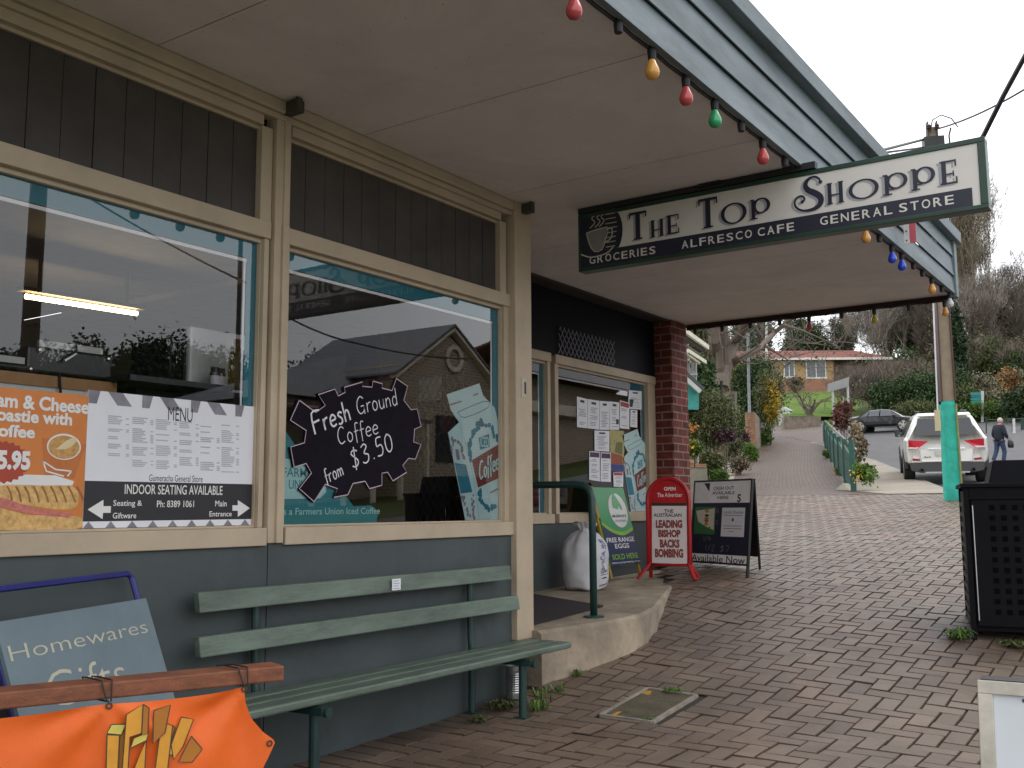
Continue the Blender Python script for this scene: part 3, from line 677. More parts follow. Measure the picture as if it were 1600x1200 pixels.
for ch, l, r_, t, bo, xb in LET:
    a0 = HS.loc(*zx(l, (t+bo)/2))[0]; a1 = HS.loc(*zx(r_, (t+bo)/2))[0]
    bt = HS.loc(*zx((l+r_)/2, t+ (6 if ch in 'HEO' else 4)))[1]; bb = HS.loc(*zx((l+r_)/2, bo-(6 if ch == 'H' else 4)))[1]
    if LET.index((ch, l, r_, t, bo, xb)) in (3, 6): b.cut(); bs.cut()
    display(ch, a0, a1, bb, bt, bs, -.006, -.017, -.007); display(ch, a0, a1, bb, bt, b, -.0035)
bs.build('lettering_shadow', SIGNGR, hs); b.build('lettering', SIGNB, hs)
b = MB()
for s, l, r_, bl_, tr_ in (('GROCERIES', 93, 343, 497, 437), ('ALFRESCO CAFE', 432, 853, 440, 350), ('GENERAL STORE', 940, 1441, 355, 248)):
    a0 = HS.loc(*zx(l, bl_))[0]; a1 = HS.loc(*zx(r_, tr_))[0]; zb = HS.loc(*zx(l, bl_))[1]; zt = HS.loc(*zx(r_, tr_))[1]
    cap = .052; b.cut()
    x = a0; n_ = len(s); wsum = sum(.35 if c in 'I ' else 1 for c in s); step = (a1-a0)/wsum
    for c in s:
        wd = (.35 if c in 'I ' else 1)*step
        if c != ' ': HS.text(b, c, (x+.12*wd, (zb+zt)/2-cap/2), (x+.86*wd if c != 'I' else x+.55*wd, (zb+zt)/2+cap/2), -.0015, bold=.01, pix=False)
        x += wd
b.build('small_lettering', SIGNW, hs)
# coffee cup emblem
b = MB(); ec = HS.loc(*zx(140, 385)); er = HS.loc(*zx(218, 385))[0]-ec[0]
b.poly([HS.P(x0+.008, z0+.012, -.0045), HS.P(ec[0]-.02, z0+.012, -.0045), HS.P(ec[0]-.02, z1-e, -.0045), HS.P(x0+.008, z1-e, -.0045)])
b.poly([HS.P(ec[0]+er*cos(t)*1.0, min(z1-e, max(z_b, ec[1]+er*1.25*sin(t))), -.0032) for t in [2*pi*i/30 for i in range(30)]])
b.m = 1
for k in range(8):
    zz = ec[1]+er*(.75-.2*k); HS.stroke(b, [(ec[0]+er*.2, zz), (ec[0]+er*(.75-.03*abs(k-3)), zz)], .006, -.0022)
cup = [(-.72, .1), (.28, .2), (.2, -.28), (.02, -.72), (-.35, -.75), (-.58, -.4)]
b.m = 2; b.poly(ccw([(ec[0]+x*er, ec[1]+y*er) for x, y in cup], HS, -.0015))
b.m = 1; HS.stroke(b, smoothpts([(ec[0]+x*er, ec[1]+y*er) for x, y in cup+[cup[0]]], 2), .007, -.001)
HS.stroke(b, smoothpts([(ec[0]+x*er, ec[1]+y*er) for x, y in ((.26, .1), (.5, .1), (.46, -.3), (.1, -.45))]), .009, -.001)
HS.stroke(b, smoothpts([(ec[0]+x*er, ec[1]+y*er) for x, y in ((-1.0, -.78), (-.5, -.98), (.2, -.92), (.55, -.7))]), .009, -.001)
for o in (-.25, 0, .2): HS.stroke(b, smoothpts([(ec[0]+(o+x)*er, ec[1]+y*er) for x, y in ((-.3, .28), (-.05, .5), (-.2, .72), (.35, .95), (.4, 1.2))]), .008, -.001)
b.build('cup_emblem', [SIGNB, M('sign_cream', (.5, .46, .38), .5), M('sign_grey_cup', (.22, .2, .19), .5)], hs)
b = MB(); b.box(x0, 1.84, SY-.012, SY+.05, z1+.009, 3.254); b.box(1.2, 1.35, SY-.03, SY+.06, z1+.03, 3.254); b.box(1.75, 1.95, SY-.02, SY+.03, z1+.01, z1+.05); b.build('bracket', CABLE, hs)
# small flag sign on the fascia
fs = T('flag_sign', 'small red and white blade sign fixed to the green fascia', 'sign', (1.9, 8, 3.3))
p = [onX(u, v, 1.9) for u, v in ((1411, 345), (1421, 345), (1423, 379), (1413, 380))]; yy = p[0].y
FB = Pl((0, yy, 0), (1, 0, 0)); l = lambda u, v: FB.loc(u, v)
q0, q1, q2 = l(1411, 343), l(1421, 380), l(1432, 379)
b = MB(); FB.panel(b, [(q0[0], q1[1]), (q1[0], q1[1]), (q1[0], q0[1]), (q0[0], q0[1])], -.01, 0)
b.m = 1
for k in (.12, .5, .88): FB.disc(b, (q0[0]+q1[0])/2, q1[1]+(q0[1]-q1[1])*k, .007, .007, .002, 8)
b.build('bracket', [M('zinc_white', (.6, .58, .56), .5), BLACKM], fs)
b = MB(); FB.panel(b, [(q1[0]+.003, q1[1]), (q2[0], q1[1]), (q2[0], q0[1]), (q1[0]+.003, q0[1])], -.008, -.002); b.build('blade', M('flag_red', (.50, .09, .11), .4), fs)
# ================================================================ bench
be = T('bench', 'long green slatted bench with peeling seat under the shop window', 'bench', (.25, 4.2, 0))
DKLEG = M('bench_leg_green', (.014, .04, .036), .4, .25, 9)
for k, (xa, xb) in enumerate(((.10, .205), (.213, .318), (.326, .432))):
    b = MB(); b.box(xa, xb, 2.72, 5.47-.0*k, .34, .378)
    b.build('seat_slat', BENCHG, be, bev=.01)
for (z0, z1, xx, ya, yb) in ((.757, .845, .075, 2.90, 5.285), (.57, .657, .10, 2.89, 5.34)):
    b = MB(); b.prism([(xx, ya, z0), (xx+.038, ya, z0), (xx+.022, ya, z1), (xx-.016, ya, z1)], (0, yb-ya, 0)); b.build('back_slat', BENCHG, be, bev=.006)
b = MB(); b.box(.116, .1185, 4.145, 4.215, .768, .828); b.m = 1
for k in range(4): b.box(.1184, .1192, 4.155, 4.205-.01*(k % 2), .776+.013*k, .779+.013*k)
b.build('paper_sticker', [PAPER, GREYINK], be).rotation_euler = (0, 0, 0)
for y in (3.32, 4.985):
    b = MB(); b.tube([(.39, y, -.02), (.39, y, .325)], .024, 12); b.lathe((.39, y, G(.39, y)), [(.055, 0), (.055, .008)], 4); b.build('leg', DKLEG, be, smooth=False)
    b = MB(); b.tube([(.06, y-.05, -.02), (.06, y-.05, .36), (.052, y-.05, .45), (.045, y-.05, .84)], .022, 12); b.lathe((.06, y-.05, G(.06, y)), [(.05, 0), (.05, .008)], 4); b.build('leg', DKLEG, be)
    b = MB(); b.bar((.04, y-.03, .315), (.46, y-.01, .315), .04, .035); b.lathe((.45, y, .31), [(.022, 0), (.022, .03)], 12, ax=(1, 0, 0)); b.build('seat_support', DKLEG, be)
# tin under the bench end
tc_ = T('tin_can', 'ribbed steel tin can standing on the pavers at the bench end', 'tin can', (.09, 5.33, .02))
b = MB(); pr = [(.052, 0)]
for k in range(9): pr += [(.052, .035+k*.014), (.0495, .042+k*.014)]
pr += [(.052, .17), (.054, .195), (.050, .195), (.049, .17)]
b.lathe((.09, 5.33, G(.09, 5.33)), pr, 20, cap=False); b.build('can', M('tin_metal', (.45, .45, .44), .3, .2, 9, metal=.9), tc_)
b = MB(); b.lathe((.09, 5.33, G(.09, 5.33)+.16), [(.049, 0), (.048, .002)], 20); b.build('contents', M('pale_sand', (.5, .48, .44), .9), tc_)
# ================================================================ leaning homewares sign
zt = onX(210, 893, .07).z; xl = .07
for k in range(60):
    xl = .07+.004*k
    if onX(0, 917, xl).z >= zt: break
pTR, pTL = onX(213, 892, .07), onX(0, 917, xl); pBR = onX(262, 1130, .30)
hw = T('homewares_sign', 'blue grey homewares and gifts board in a bent blue steel frame', 'sign', (.2, 2.4, 0))
HP = Pl(pTR, pTR-pTL, pTR-pBR)
BLUEF = M('blue_frame_paint', (.018, .022, .17), .45, .25, 10)
b = MB(); f0, f1 = HP.loc(213, 892), HP.loc(262, 1130)
dn = (f1[0]-f0[0], f1[1]-f0[1]); L_ = 1.02
low = (f0[0]+dn[0]*.0+ .0, -L_)
W_ = .79; b.tube([HP.P(-W_, -L_, -.03), HP.P(-W_, -.02, -.03), HP.P(-W_+.02, 0, -.03), HP.P(-.02, 0, -.03), HP.P(0, -.02, -.03), HP.P(0, -L_, -.03)], .0125, 8); b.build('frame', BLUEF, hw)
b = MB(); q = [HP.loc(225, 935), HP.loc(246, 1052)]
bt_, bR = q[0][1], q[0][0]
HP.panel(b, [(-W_-.012, -.93), (.012, -.93), (.012, bt_), (-W_-.012, bt_)], -.016, 0); b.build('board', M('board_blue_grey', (.125, .175, .20), .5, .12, 4), hw)
b = MB(); b.cut(); HP.text(b, 'Homewares', (HP.loc(17, 1034)[0], HP.loc(17, 1034)[1]), (HP.loc(227, 972)[0], HP.loc(130, 987)[1]), .0012, bold=-.01, pix=False); b.cut()
a0, a1 = HP.loc(72, 1072), HP.loc(195, 1050); HP.text(b, 'Gifts', (a0[0], HP.loc(130, 1095)[1]), (a1[0], HP.loc(140, 1035)[1]), .0012, bold=-.01, pix=False)
b.build('lettering', M('letter_cream', (.46, .44, .34), .6), hw)
# ================================================================ rail with orange banner
E1 = at(444, 1064, 3.4); ang = atan2(.927, .375)
RD = V((cos(radians(68)), sin(radians(68)), 0))          # along the beam, to the right
BN = Pl(E1, RD); hgt = abs(BN.loc(444, 1040)[1]-BN.loc(444, 1064)[1])
ra = T('timber_rail', 'stained timber rail on posts in front of the leaning board', 'rail', (E1.x-RD.x, E1.y-RD.y, 0))
dp = .115
b = MB(); b.obox(BN.P(-2.4, 0, 0), RD*2.4, V((0, 0, hgt)), BN.N*-dp); b.build('beam', TIMBER, ra, bev=.006)
for s_ in (-1.5, -2.3):
    b = MB(); p = BN.P(s_, 0, -dp/2); b.obox(p+V((-.03, -.03, -p.z-.06)), (.06, 0, 0), (0, .06, 0), (0, 0, p.z+.058)); b.build('post', TIMBER, ra, bev=.004)
ORG = M('orange_fabric', (.78, .13, .010), .6, .06, 7, bump=.15, bscale=300)
bn = T('banner', 'orange vinyl banner printed with potato chips tied to the timber rail', 'banner', (E1.x-RD.x, E1.y-RD.y, .3))
tie = [BN.loc(168, 1095), BN.loc(381, 1070)]
topL = BN.loc(0, 1116)
def disp(a, z):
    d = .0
    for t in tie:
        r_ = hypot(a-t[0], (z-t[1])); th = atan2(a-t[0], -(z-t[1])+.001)
        d += .017*sin(th*7+t[0]*9)*min(1, r_/.12)*max(0, 1-r_/.5)
    return .012+d+.008*sin(a*9+z*5)+.004*sin(a*23-z*9)
zt_ = lambda a: tie[0][1]+(tie[1][1]-tie[0][1])*(a-tie[0][0])/(tie[1][0]-tie[0][0])-.006+(-.010*sin(pi*max(0, min(1, (a-tie[0][0])/(tie[1][0]-tie[0][0]))))) if a > tie[0][0] else tie[0][1]-.006-.012*abs(sin((a-tie[0][0])*5))
ed = [BN.loc(*q) for q in ((381, 1069), (384, 1095), (392, 1120), (408, 1140), (428, 1155), (418, 1178), (406, 1205), (396, 1230))]
zb_ = ed[-1][1]-.12
def edge(z):
    for (a0, c0), (a1, c1) in zip(ed, ed[1:]):
        if c1 <= z <= c0: return a0+(a1-a0)*(z-c0)/(c1-c0)
    return ed[-1][0] if z < ed[-1][1] else ed[0][0]
NI, NJ = 90, 40; vs = []
for j in range(NJ+1):
    for i in range(NI+1):
        s_ = i/NI; zz = tie[1][1]+(zb_-tie[1][1])*j/NJ; ae = edge(min(zz, ed[0][1])); a = -2.3+(ae+2.3)*s_**.8
        top_ = zt_(min(a, tie[1][0])); z = top_+(zb_-top_)*j/NJ
        vs.append(BN.P(a, z, disp(a, z)))
b = MB(); b.mesh(vs, [(j*(NI+1)+i, (j+1)*(NI+1)+i, (j+1)*(NI+1)+i+1, j*(NI+1)+i+1) for j in range(NJ) for i in range(NI)])
b.build('cloth', ORG, bn, smooth=True)
b = MB()
for t in tie:
    b.cut()
    for k in (-.004, .006):
        b.tube([BN.P(t[0]+k, t[1], .02), BN.P(t[0]+k*2-.004, hgt*.4, .012), BN.P(t[0]+k*3-.008, hgt+.006, .002), BN.P(t[0]+k*3-.03, hgt+.008, -dp*.6), BN.P(t[0]+k*3-.04, hgt+.004, -dp-.01), BN.P(t[0]-.03, -.01, -dp-.006), BN.P(t[0], t[1], .016)], .0028, 5)
b.build('tie_cord', CABLE, bn)
b = MB(); g_ = BN.loc(418, 1160)
for t in tie+[g_]: BN.ring(b, t[0], t[1]-(.012 if t is not g_ else 0), .011, .011, .006, disp(*t)+.004, 14)
b.build('grommet', M('dull_brass', (.08, .06, .045), .4, metal=.6), bn)
zf = lambda X, Y: BN.loc(X*.2875, 860+Y*.2874)
FRY = [  # front, side and top facets of the printed chips, traced from the cloth
 (1, [(820, 860), (910, 830), (880, 980), (815, 1040)]), (0, [(670, 880), (760, 825), (755, 980), (690, 1000), (675, 1180), (640, 1180)]), (1, [(760, 825), (792, 845), (785, 985), (752, 990)]),
 (0, [(865, 920), (925, 945), (895, 1080), (850, 1180), (812, 1180)]), (1, [(925, 945), (942, 955), (915, 1060), (896, 1070)]),
 (0, [(975, 900), (1042, 912), (985, 1060), (935, 1130), (920, 1050)]), (1, [(1025, 1000), (1084, 1070), (1030, 1140), (955, 1140)]), (0, [(965, 1125), (1030, 1020), (1050, 1040), (980, 1160)]),
 (0, [(568, 990), (635, 995), (625, 1180), (565, 1180)]), (1, [(640, 992), (676, 960), (668, 1180), (628, 1180)]), (2, [(592, 935), (670, 935), (645, 992), (568, 985)]),
 (0, [(695, 1075), (785, 1020), (775, 1180), (690, 1180)]), (2, [(712, 1010), (792, 975), (780, 1022), (697, 1062)]), (1, [(800, 1080), (835, 1105), (825, 1180), (780, 1180)]),
 (0, [(862, 1110), (925, 1105), (915, 1180), (850, 1180)]), (2, [(875, 1065), (938, 1052), (928, 1105), (862, 1105)]), (1, [(928, 1105), (942, 1060), (945, 1130), (918, 1160)]),
 (2, [(450, 1150), (502, 1092), (480, 1160), (440, 1180)]), (1, [(505, 1095), (535, 1180), (480, 1180)]), (0, [(905, 1160), (945, 1140), (985, 1180), (915, 1180)]), (2, [(580, 1175), (670, 1165), (680, 1180), (580, 1182)]), (0, [(1000, 1180), (1045, 1135), (1080, 1180)])]
b = MB(); lev = 0
for m_, pl in FRY:
    lev += 1; pp = [zf(*q) for q in pl]
    cx = sum(p[0] for p in pp)/len(pp); cz = sum(p[1] for p in pp)/len(pp); base = max(disp(p[0]*k+cx*(1-k), p[1]*k+cz*(1-k)) for p in pp+[((pp[i][0]+pp[i-1][0])/2, (pp[i][1]+pp[i-1][1])/2) for i in range(len(pp))] for k in (1, .66, .33, 0))+.0012+lev*.0001
    if max(q[1] for q in pl) >= 1160: pp = [(a_, z_-.10 if z_ < zf(0, 1150)[1] else z_) for a_, z_ in pp]
    b.m = m_; b.poly(ccw(pp, BN, base)); b.m = 3; BN.stroke(b, pp+[pp[0]], .0035, base+.0004)
b.build('printed_chips', [M('chip_gold', (.66, .30, .03), .6, .1, 20), M('chip_brown', (.40, .15, .015), .6, .1, 20), M('chip_yellow', (.62, .52, .10), .6, .1, 20), M('chip_outline', (.06, .04, .02), .7)], bn)
# ================================================================ white board at the kerb side
W0_ = at(1527, 1062, 2.35); WB = Pl(W0_, V((cos(radians(4)), sin(radians(4)), 0)), V((0, .16, 1)))
wb = T('sandwich_board', 'white sandwich board in a worn aluminium frame near the bin', 'sandwich board', (W0_.x+.3, W0_.y, 0))
ALU = M('worn_aluminium', (.50, .46, .39), .55, .25, 12, metal=.2)
hh = (W0_.z-G(W0_.x, W0_.y))/WB.U.z
b = MB()
for q in ([(0, -.03), (.62, -.03), (.62, 0), (0, 0)], [(0, -hh), (.032, -hh), (.032, -.03), (0, -.03)], [(.588, -hh), (.62, -hh), (.62, -.03), (.588, -.03)], [(.032, -hh+.06), (.588, -hh+.06), (.588, -hh+.09), (.032, -hh+.09)]): WB.panel(b, q, -.02, .008)
b.build('frame', ALU, wb, bev=.002)
b = MB(); WB.panel(b, [(.03, -hh+.08), (.59, -hh+.08), (.59, -.028), (.03, -.028)], -.012, -.002)
b.m = 1; c0, c1 = WB.loc(1597, 1092), WB.loc(1640, 1101); b.poly(ccw([(c0[0], c1[1]), (c0[0]+.2, c1[1]), (c0[0]+.2, c0[1]), (c0[0], c0[1])], WB, .0))
b.build('panel', [M('board_white', (.60, .63, .66), .4, .04, 8), M('board_blue', (.03, .03, .13), .5)], wb)
WB2 = Pl(W0_+V((0, .045, 0)), WB.R, V((0, -.22, 1))); h2 = hh
b = MB()
for q in ([(0, -.03), (.62, -.03), (.62, 0), (0, 0)], [(0, -h2), (.032, -h2), (.032, -.03), (0, -.03)], [(.588, -h2), (.62, -h2), (.62, -.03), (.588, -.03)], [(.03, -h2+.1), (.59, -h2+.1), (.59, -.03), (.03, -.03)]): WB2.panel(b, q, -.012, .012)
b.build('back_panel', M('dark_back', (.03, .028, .03), .6), wb)
# ================================================================ bin enclosure
bc = onG(1519, 1001); ba = radians(13); BX, BY = V((cos(ba), sin(ba), 0)), V((-sin(ba), cos(ba), 0))
BP = Pl(bc, BX); bh = BP.loc(1517, 757)[1]; D_ = .78; Wd = .74
bi = T('bin_enclosure', 'black steel litter bin enclosure with square perforations and a hooded top', 'bin', tuple(bc))
BK = M('bin_black', (.004, .004, .006), .6, .3, 4, bump=.05, spec=.12); BKS = M('bin_side', (.055, .05, .045), .5, .3, 4)
b = MB(); b.obox(bc+V((0, 0, -.1)), BX*.035, BY*.035, V((0, 0, bh+.08))); b.obox(bc+BX*(Wd-.035)+V((0, 0, -.1)), BX*.035, BY*.035, V((0, 0, bh+.08)))
b.obox(bc+BX*.0+BY*(D_-.035)+V((0, 0, -.1)), BX*.035, BY*.035, V((0, 0, bh+.08))); b.obox(bc+BX*.035+V((0, 0, bh-.11)), BX*(Wd-.07), BY*.03, V((0, 0, .09)))
b.obox(bc+BX*.01+BY*.03+V((0, 0, .06)), BX*(Wd-.02), BY*(D_-.04), V((0, 0, bh-.1)))
body = b.build('body', BK, bi, bev=.003)
b = MB()
for i in range(4):
    for j in range(12): b.obox(bc+BX*-.002+BY*(.1+i*.15)+V((0, 0, .12+j*.075)), BX*.003, BY*.09, V((0, 0, .03)))
b.build('side_slot', BKS, body)
b = MB(); DZ0, DZ1 = .10, bh-.115
b.obox(bc+BX*.045+BY*-.006+V((0, 0, DZ0)), BX*(Wd-.09), BY*.03, V((0, 0, DZ1-DZ0))); dr = b.build('door', BK, bi, bev=.003)
b = MB(); zq = lambda u, v: BP.loc(u, v)
for i, u in enumerate((1550, 1568, 1586, 1604, 1622)):
    a = zq(u, 800)[0]
    for j in range(11): b.obox(BP.P(a-.018, zq(1550, 793+j*16.3)[1]-.018, .0062), BX*.036, V((0, 0, .036)), BP.N*.0025)
b.build('perforation', M('hole_dark', (.0012, .0012, .0016), .9, spec=.1), dr)
b = MB(); b.obox(bc+BX*.052+BY*-.011+V((0, 0, .14)), BX*.006, BY*.006, V((0, 0, .9*(bh-.2)))); b.build('edge_strip', STEEL, dr)
b = MB(); b.obox(bc+BX*-.018+BY*-.02+V((0, 0, bh-.022)), BX*(Wd+.036), BY*(D_+.04), V((0, 0, .03))); b.build('top_plate', BK, bi, bev=.004)
b = MB(); hb = V(bc)+V((0, 0, bh+.008)); ha = BP.loc(1551, 740)[0]+.03
P_ = [hb+BX*(ha-.05)+BY*.14, hb+BX*(Wd-.05)+BY*.14, hb+BX*(Wd-.05)+BY*(D_-.1), hb+BX*(ha-.05)+BY*(D_-.1)]
Q_ = [p+V((0, 0, .17)) for p in [hb+BX*(ha-.01)+BY*.17, hb+BX*(Wd-.07)+BY*.17, hb+BX*(Wd-.07)+BY*(D_-.13), hb+BX*(ha-.01)+BY*(D_-.13)]]
b.mesh(P_+Q_, [(3, 2, 1, 0), (4, 5, 6, 7), (0, 1, 5, 4), (1, 2, 6, 5), (2, 3, 7, 6), (3, 0, 4, 7)]); b.build('hood', BK, bi, bev=.006)
# ================================================================ red newspaper stand
RED = M('stand_red', (.46, .018, .022), .35, .1, 6); REDD = M('panel_red', (.50, .008, .012), .4)
rp = onG(1060, 905); rp.z = SLABZ(-.7, 9.55)-.0
za_ = lambda X, Y: (800+X/3.8095, 720+Y/3.8095)
RS = Pl(V((rp.x, rp.y, rp.z)), (.985, .17, 0)); rs = T('newspaper_stand', 'red arched newspaper poster stand on the concrete step', 'poster stand', tuple(rp))
lc = lambda X, Y: RS.loc(*za_(X, Y))
l0, r0 = lc(813, 560)[0], lc(1062, 560)[0]; cx = (l0+r0)/2; hw_ = (r0-l0)/2; tp_ = lc(940, 104)[1]; bt_ = lc(940, 620)[1]
arch = lambda w, top, inset: [(cx-w, bt_+inset), (cx+w, bt_+inset)]+[(cx+w*cos(t), (top-w*1.02)+w*1.02*sin(t)) for t in [pi*i/20 for i in range(21)]]
b = MB(); pts = [(cx-hw_, bt_)]+[(cx-hw_*cos(t), tp_-hw_*1.02+hw_*1.02*sin(t)) for t in [pi*i/20 for i in range(21)]]+[(cx+hw_, bt_)]
b.tube([RS.P(*p) for p in pts]+[RS.P(*pts[0])], .02, 10); b.build('frame', RED, rs, smooth=True)
b = MB(); RS.panel(b, arch(hw_-.01, tp_-.01, .0), -.014, .0); b.build('panel', REDD, rs)
for s_ in (-1, 1):
    b = MB()
    b.bar(RS.P(cx+s_*hw_*.92, bt_+.02, .0), RS.P(cx+s_*(hw_+.075), 0.005, .12), .035, .02); b.bar(RS.P(cx+s_*hw_*.92, bt_+.02, -.01), RS.P(cx+s_*(hw_+.03), .005, -.16), .035, .02); b.build('foot', RED, rs)
b = MB(); pq = [lc(833, 250), lc(1040, 250), lc(1043, 612), lc(835, 612)]
RS.panel(b, pq, .002, .006); b.m = 1
RS.panel(b, [lc(833, 250), lc(1040, 250), lc(1040, 268), lc(833, 268)], .0061, .0075)
po = b.build('poster', [M('newsprint', (.74, .67, .66), .8, .08, 6), M('poster_dark', (.05, .02, .02), .6)], rs)
b = MB()
b.m = 0; RS.text(b, 'THE', za_(908, 310), za_(962, 288), .0085, .012); RS.text(b, 'AUSTRALIAN', za_(845, 334), za_(1010, 312), .0085, .012)
b.m = 1
for s_, y0_, y1_, xa_, xb_ in (('LEADING', 400, 352, 858, 1014), ('BISHOP', 455, 410, 872, 1004), ('BACKS', 517, 468, 882, 998), ('BOMBING', 575, 524, 853, 1020)): b.cut(); RS.text(b, s_, za_(xa_, y0_), za_(xb_, y1_), .0085, .055)
b.build('headline', [INK, M('headline_red', (.26, .05, .045), .7)], po)
b = MB(); RS.text(b, 'OPEN', za_(905, 178), za_(974, 155), .003, .03); b.cut(); RS.text(b, 'The Advertiser', za_(866, 216), za_(1014, 190), .003, .008)
b.build('lettering', M('letter_white', (.85, .83, .82), .5), rs)
# ================================================================ black menu board
ap = onG(1083, 884); AF = Pl(ap, (.93, .0, 0), (0, .20, 1))
la = lambda X, Y: AF.loc(*za_(X, Y))
p0 = onG(1170, 904); ap2 = onG(1082, 888)
AF = Pl(p0, V((p0.x-ap2.x, p0.y-ap2.y, 0)), (0, .13, 1)); sb = T('sandwich_board', 'black framed menu sandwich board with white header and burger picture', 'sandwich board', tuple((p0+ap2)/2))
c = {k: la(*q) for k, q in dict(TL=(1087, 112), TR=(1432, 112), BR=(1410, 628), BL=(1082, 604)).items()}
xL, xR, zT, zB = c['TL'][0], c['TR'][0], (c['TL'][1]+c['TR'][1])/2, (c['BL'][1]+c['BR'][1])/2
e = .018; b = MB()
for q in ([(xL, zT-e), (xR, zT-e), (xR, zT), (xL, zT)], [(xL, zB), (xR, zB), (xR, zB+e), (xL, zB+e)], [(xL, -.0), (xL+e, -.0), (xL+e, zT-e), (xL, zT-e)], [(xR-e, -.0), (xR, -.0), (xR, zT-e), (xR-e, zT-e)]): AF.panel(b, q, -.022, .006)
b.build('frame', BLACKM, sb, bev=.002)
ix = lambda t: xL+e+(xR-xL-2*e)*t
fz = lambda Y: zB+e+(zT-zB-2*e)*(1-(Y-120)/(612-120))
b = MB(); AF.panel(b, [(ix(0), fz(612)), (ix(1), fz(612)), (ix(1), fz(120)), (ix(0), fz(120))], -.012, 0); b.build('board', M('chalkboard_navy', (.010, .011, .035), .55, .2, 8), sb)
WH = M('board_paper_white', (.86, .84, .83), .6, .06, 6); b = MB()
AF.flat(b, [(ix(0), fz(252)), (ix(1), fz(252)), (ix(1), fz(120)), (ix(0), fz(120))], .0015); AF.flat(b, [(ix(0), fz(612)), (ix(1), fz(612)), (ix(1), fz(566)), (ix(0), fz(566))], .0015)
b.cut(); b.m = 1; X_ = lambda x: (x-1095)/(1415-1095)
AF.flat(b, [(ix(X_(1150)), fz(128)), (ix(X_(1185)), fz(128)), (ix(X_(1188)), fz(190))], .0025); b.cut(); AF.text(b, 'S', (ix(X_(1345)), fz(250)), (ix(X_(1366)), fz(200)), .0025, .03, pix=False)
b.cut(); AF.text(b, 'Available Now', (ix(.02), fz(614)), (ix(.97), fz(572)), .0025, .006, pix=False)
b.build('panel_print', [WH, M('print_navy', (.015, .015, .05), .6)], sb)
b = MB(); AF.panel(b, [(ix(X_(1182)), fz(246)), (ix(X_(1345)), fz(242)), (ix(X_(1352)), fz(135)), (ix(X_(1186)), fz(138))], .0032, .0045)
b.m = 1
for s_, a_, q_, zz in (('CASH OUT', 1208, 1326, (172, 152)), ('AVAILABLE', 1203, 1330, (201, 181)), ('HERE', 1236, 1298, (230, 210))): AF.text(b, s_, (ix(X_(a_)), fz(zz[0])), (ix(X_(q_)), fz(zz[1])), .0055, .012, pix=False)
b.build('paper_notice', [M('laminated_paper', (.88, .88, .9), .4), INK], sb)
b = MB(); R4 = lambda a, c_, y0, y1: [(ix(X_(a)), fz(y1)), (ix(X_(c_)), fz(y1)), (ix(X_(c_)), fz(y0)), (ix(X_(a)), fz(y0))]
AF.panel(b, R4(1105, 1228, 276, 446), .002, .0035); b.m = 1; AF.flat(b, [(ix(X_(1112)), fz(300)), (ix(X_(1222)), fz(285)), (ix(X_(1224)), fz(420)), (ix(X_(1180)), fz(400)), (ix(X_(1130)), fz(370))], .0042)
for m_, y_, h_, w_ in ((2, 300, 13, 40), (3, 330, 9, 38), (5, 348, 7, 42), (4, 362, 9, 40), (2, 382, 12, 38)): b.m = m_; AF.disc(b, ix(X_(1178)), fz(y_), (ix(X_(w_))-ix(0))*1.0+.0 if 0 else .034*w_/40, abs(fz(h_)-fz(0)), .0048+m_*.0001, 16)
b.m = 4; AF.disc(b, ix(X_(1198)), fz(408), .016, .016, .0056, 16)
b.build('burger_picture', [M('poster_green', (.03, .16, .05), .5), M('poster_cream', (.62, .58, .46), .5), M('bun_tan', (.42, .24, .09), .5), M('patty', (.05, .02, .012), .5), M('tomato', (.40, .05, .03), .5), M('lettuce', (.10, .26, .04), .5)], sb)
b = MB(); AF.panel(b, R4(1265, 1392, 282, 456), .002, .0035)
b.m = 1; AF.text(b, 'Lamb Shanks', (ix(X_(1275)), fz(318)), (ix(X_(1385)), fz(300)), .0045, .008, pix=False)
for y_ in (328, 392, 408, 425): AF.flat(b, R4(1278 if y_ != 425 else 1312, 1380 if y_ != 425 else 1335, y_-2, y_+2), .0045)
b.m = 2; AF.disc(b, ix(X_(1328)), fz(355), .018, .018, .0045, 9)
b.build('paper_notice', [PAPER, GREYINK, M('meat_brown', (.20, .08, .03), .6, .4, 60)], sb)
CHALK = M('chalk', (.50, .48, .52), .9, .15, 120); CHALKD = M('faint_chalk', (.2, .2, .26), .9)
b = MB(); handwrite(AF, b, '1/2 $7', za_(1150, 532), za_(1300, 545), 9, .006, .002); b.cut(); handwrite(AF, b, '1/4', za_(1140, 476), za_(1190, 474), 7, .006, .002)
b.m = 1
for xx, yy in ((1238, 372), (1238, 300)): AF.ring(b, ix(X_(xx)), fz(yy), .017, .022, .006, .002, 14)
b.build('chalk_writing', [CHALKD, M('pink_chalk', (.30, .14, .28), .9)], sb)
A2 = Pl(p0+V((.0, .12, 0))+AF.U*zT*0, AF.R, (0, -.0, 1))
bk = onG(1188, 890); top = AF.P(xR, zT, -.02); U2 = (top-bk); A2 = Pl(bk, AF.R, U2); A2.U = U2.normalized(); A2.N = A2.R.cross(A2.U).normalized()
b = MB(); zt2 = U2.length
for q in ([(-e, 0), (0, 0), (0, zt2), (-e, zt2)], [(xL-xR, 0), (xL-xR+e, 0), (xL-xR+e, zt2), (xL-xR, zt2)], [(xL-xR+e, .14), (-e, .14), (-e, zt2-.01), (xL-xR+e, zt2-.01)]): A2.panel(b, q, -.012, .006)
b.build('back_panel', BLACKM, sb)
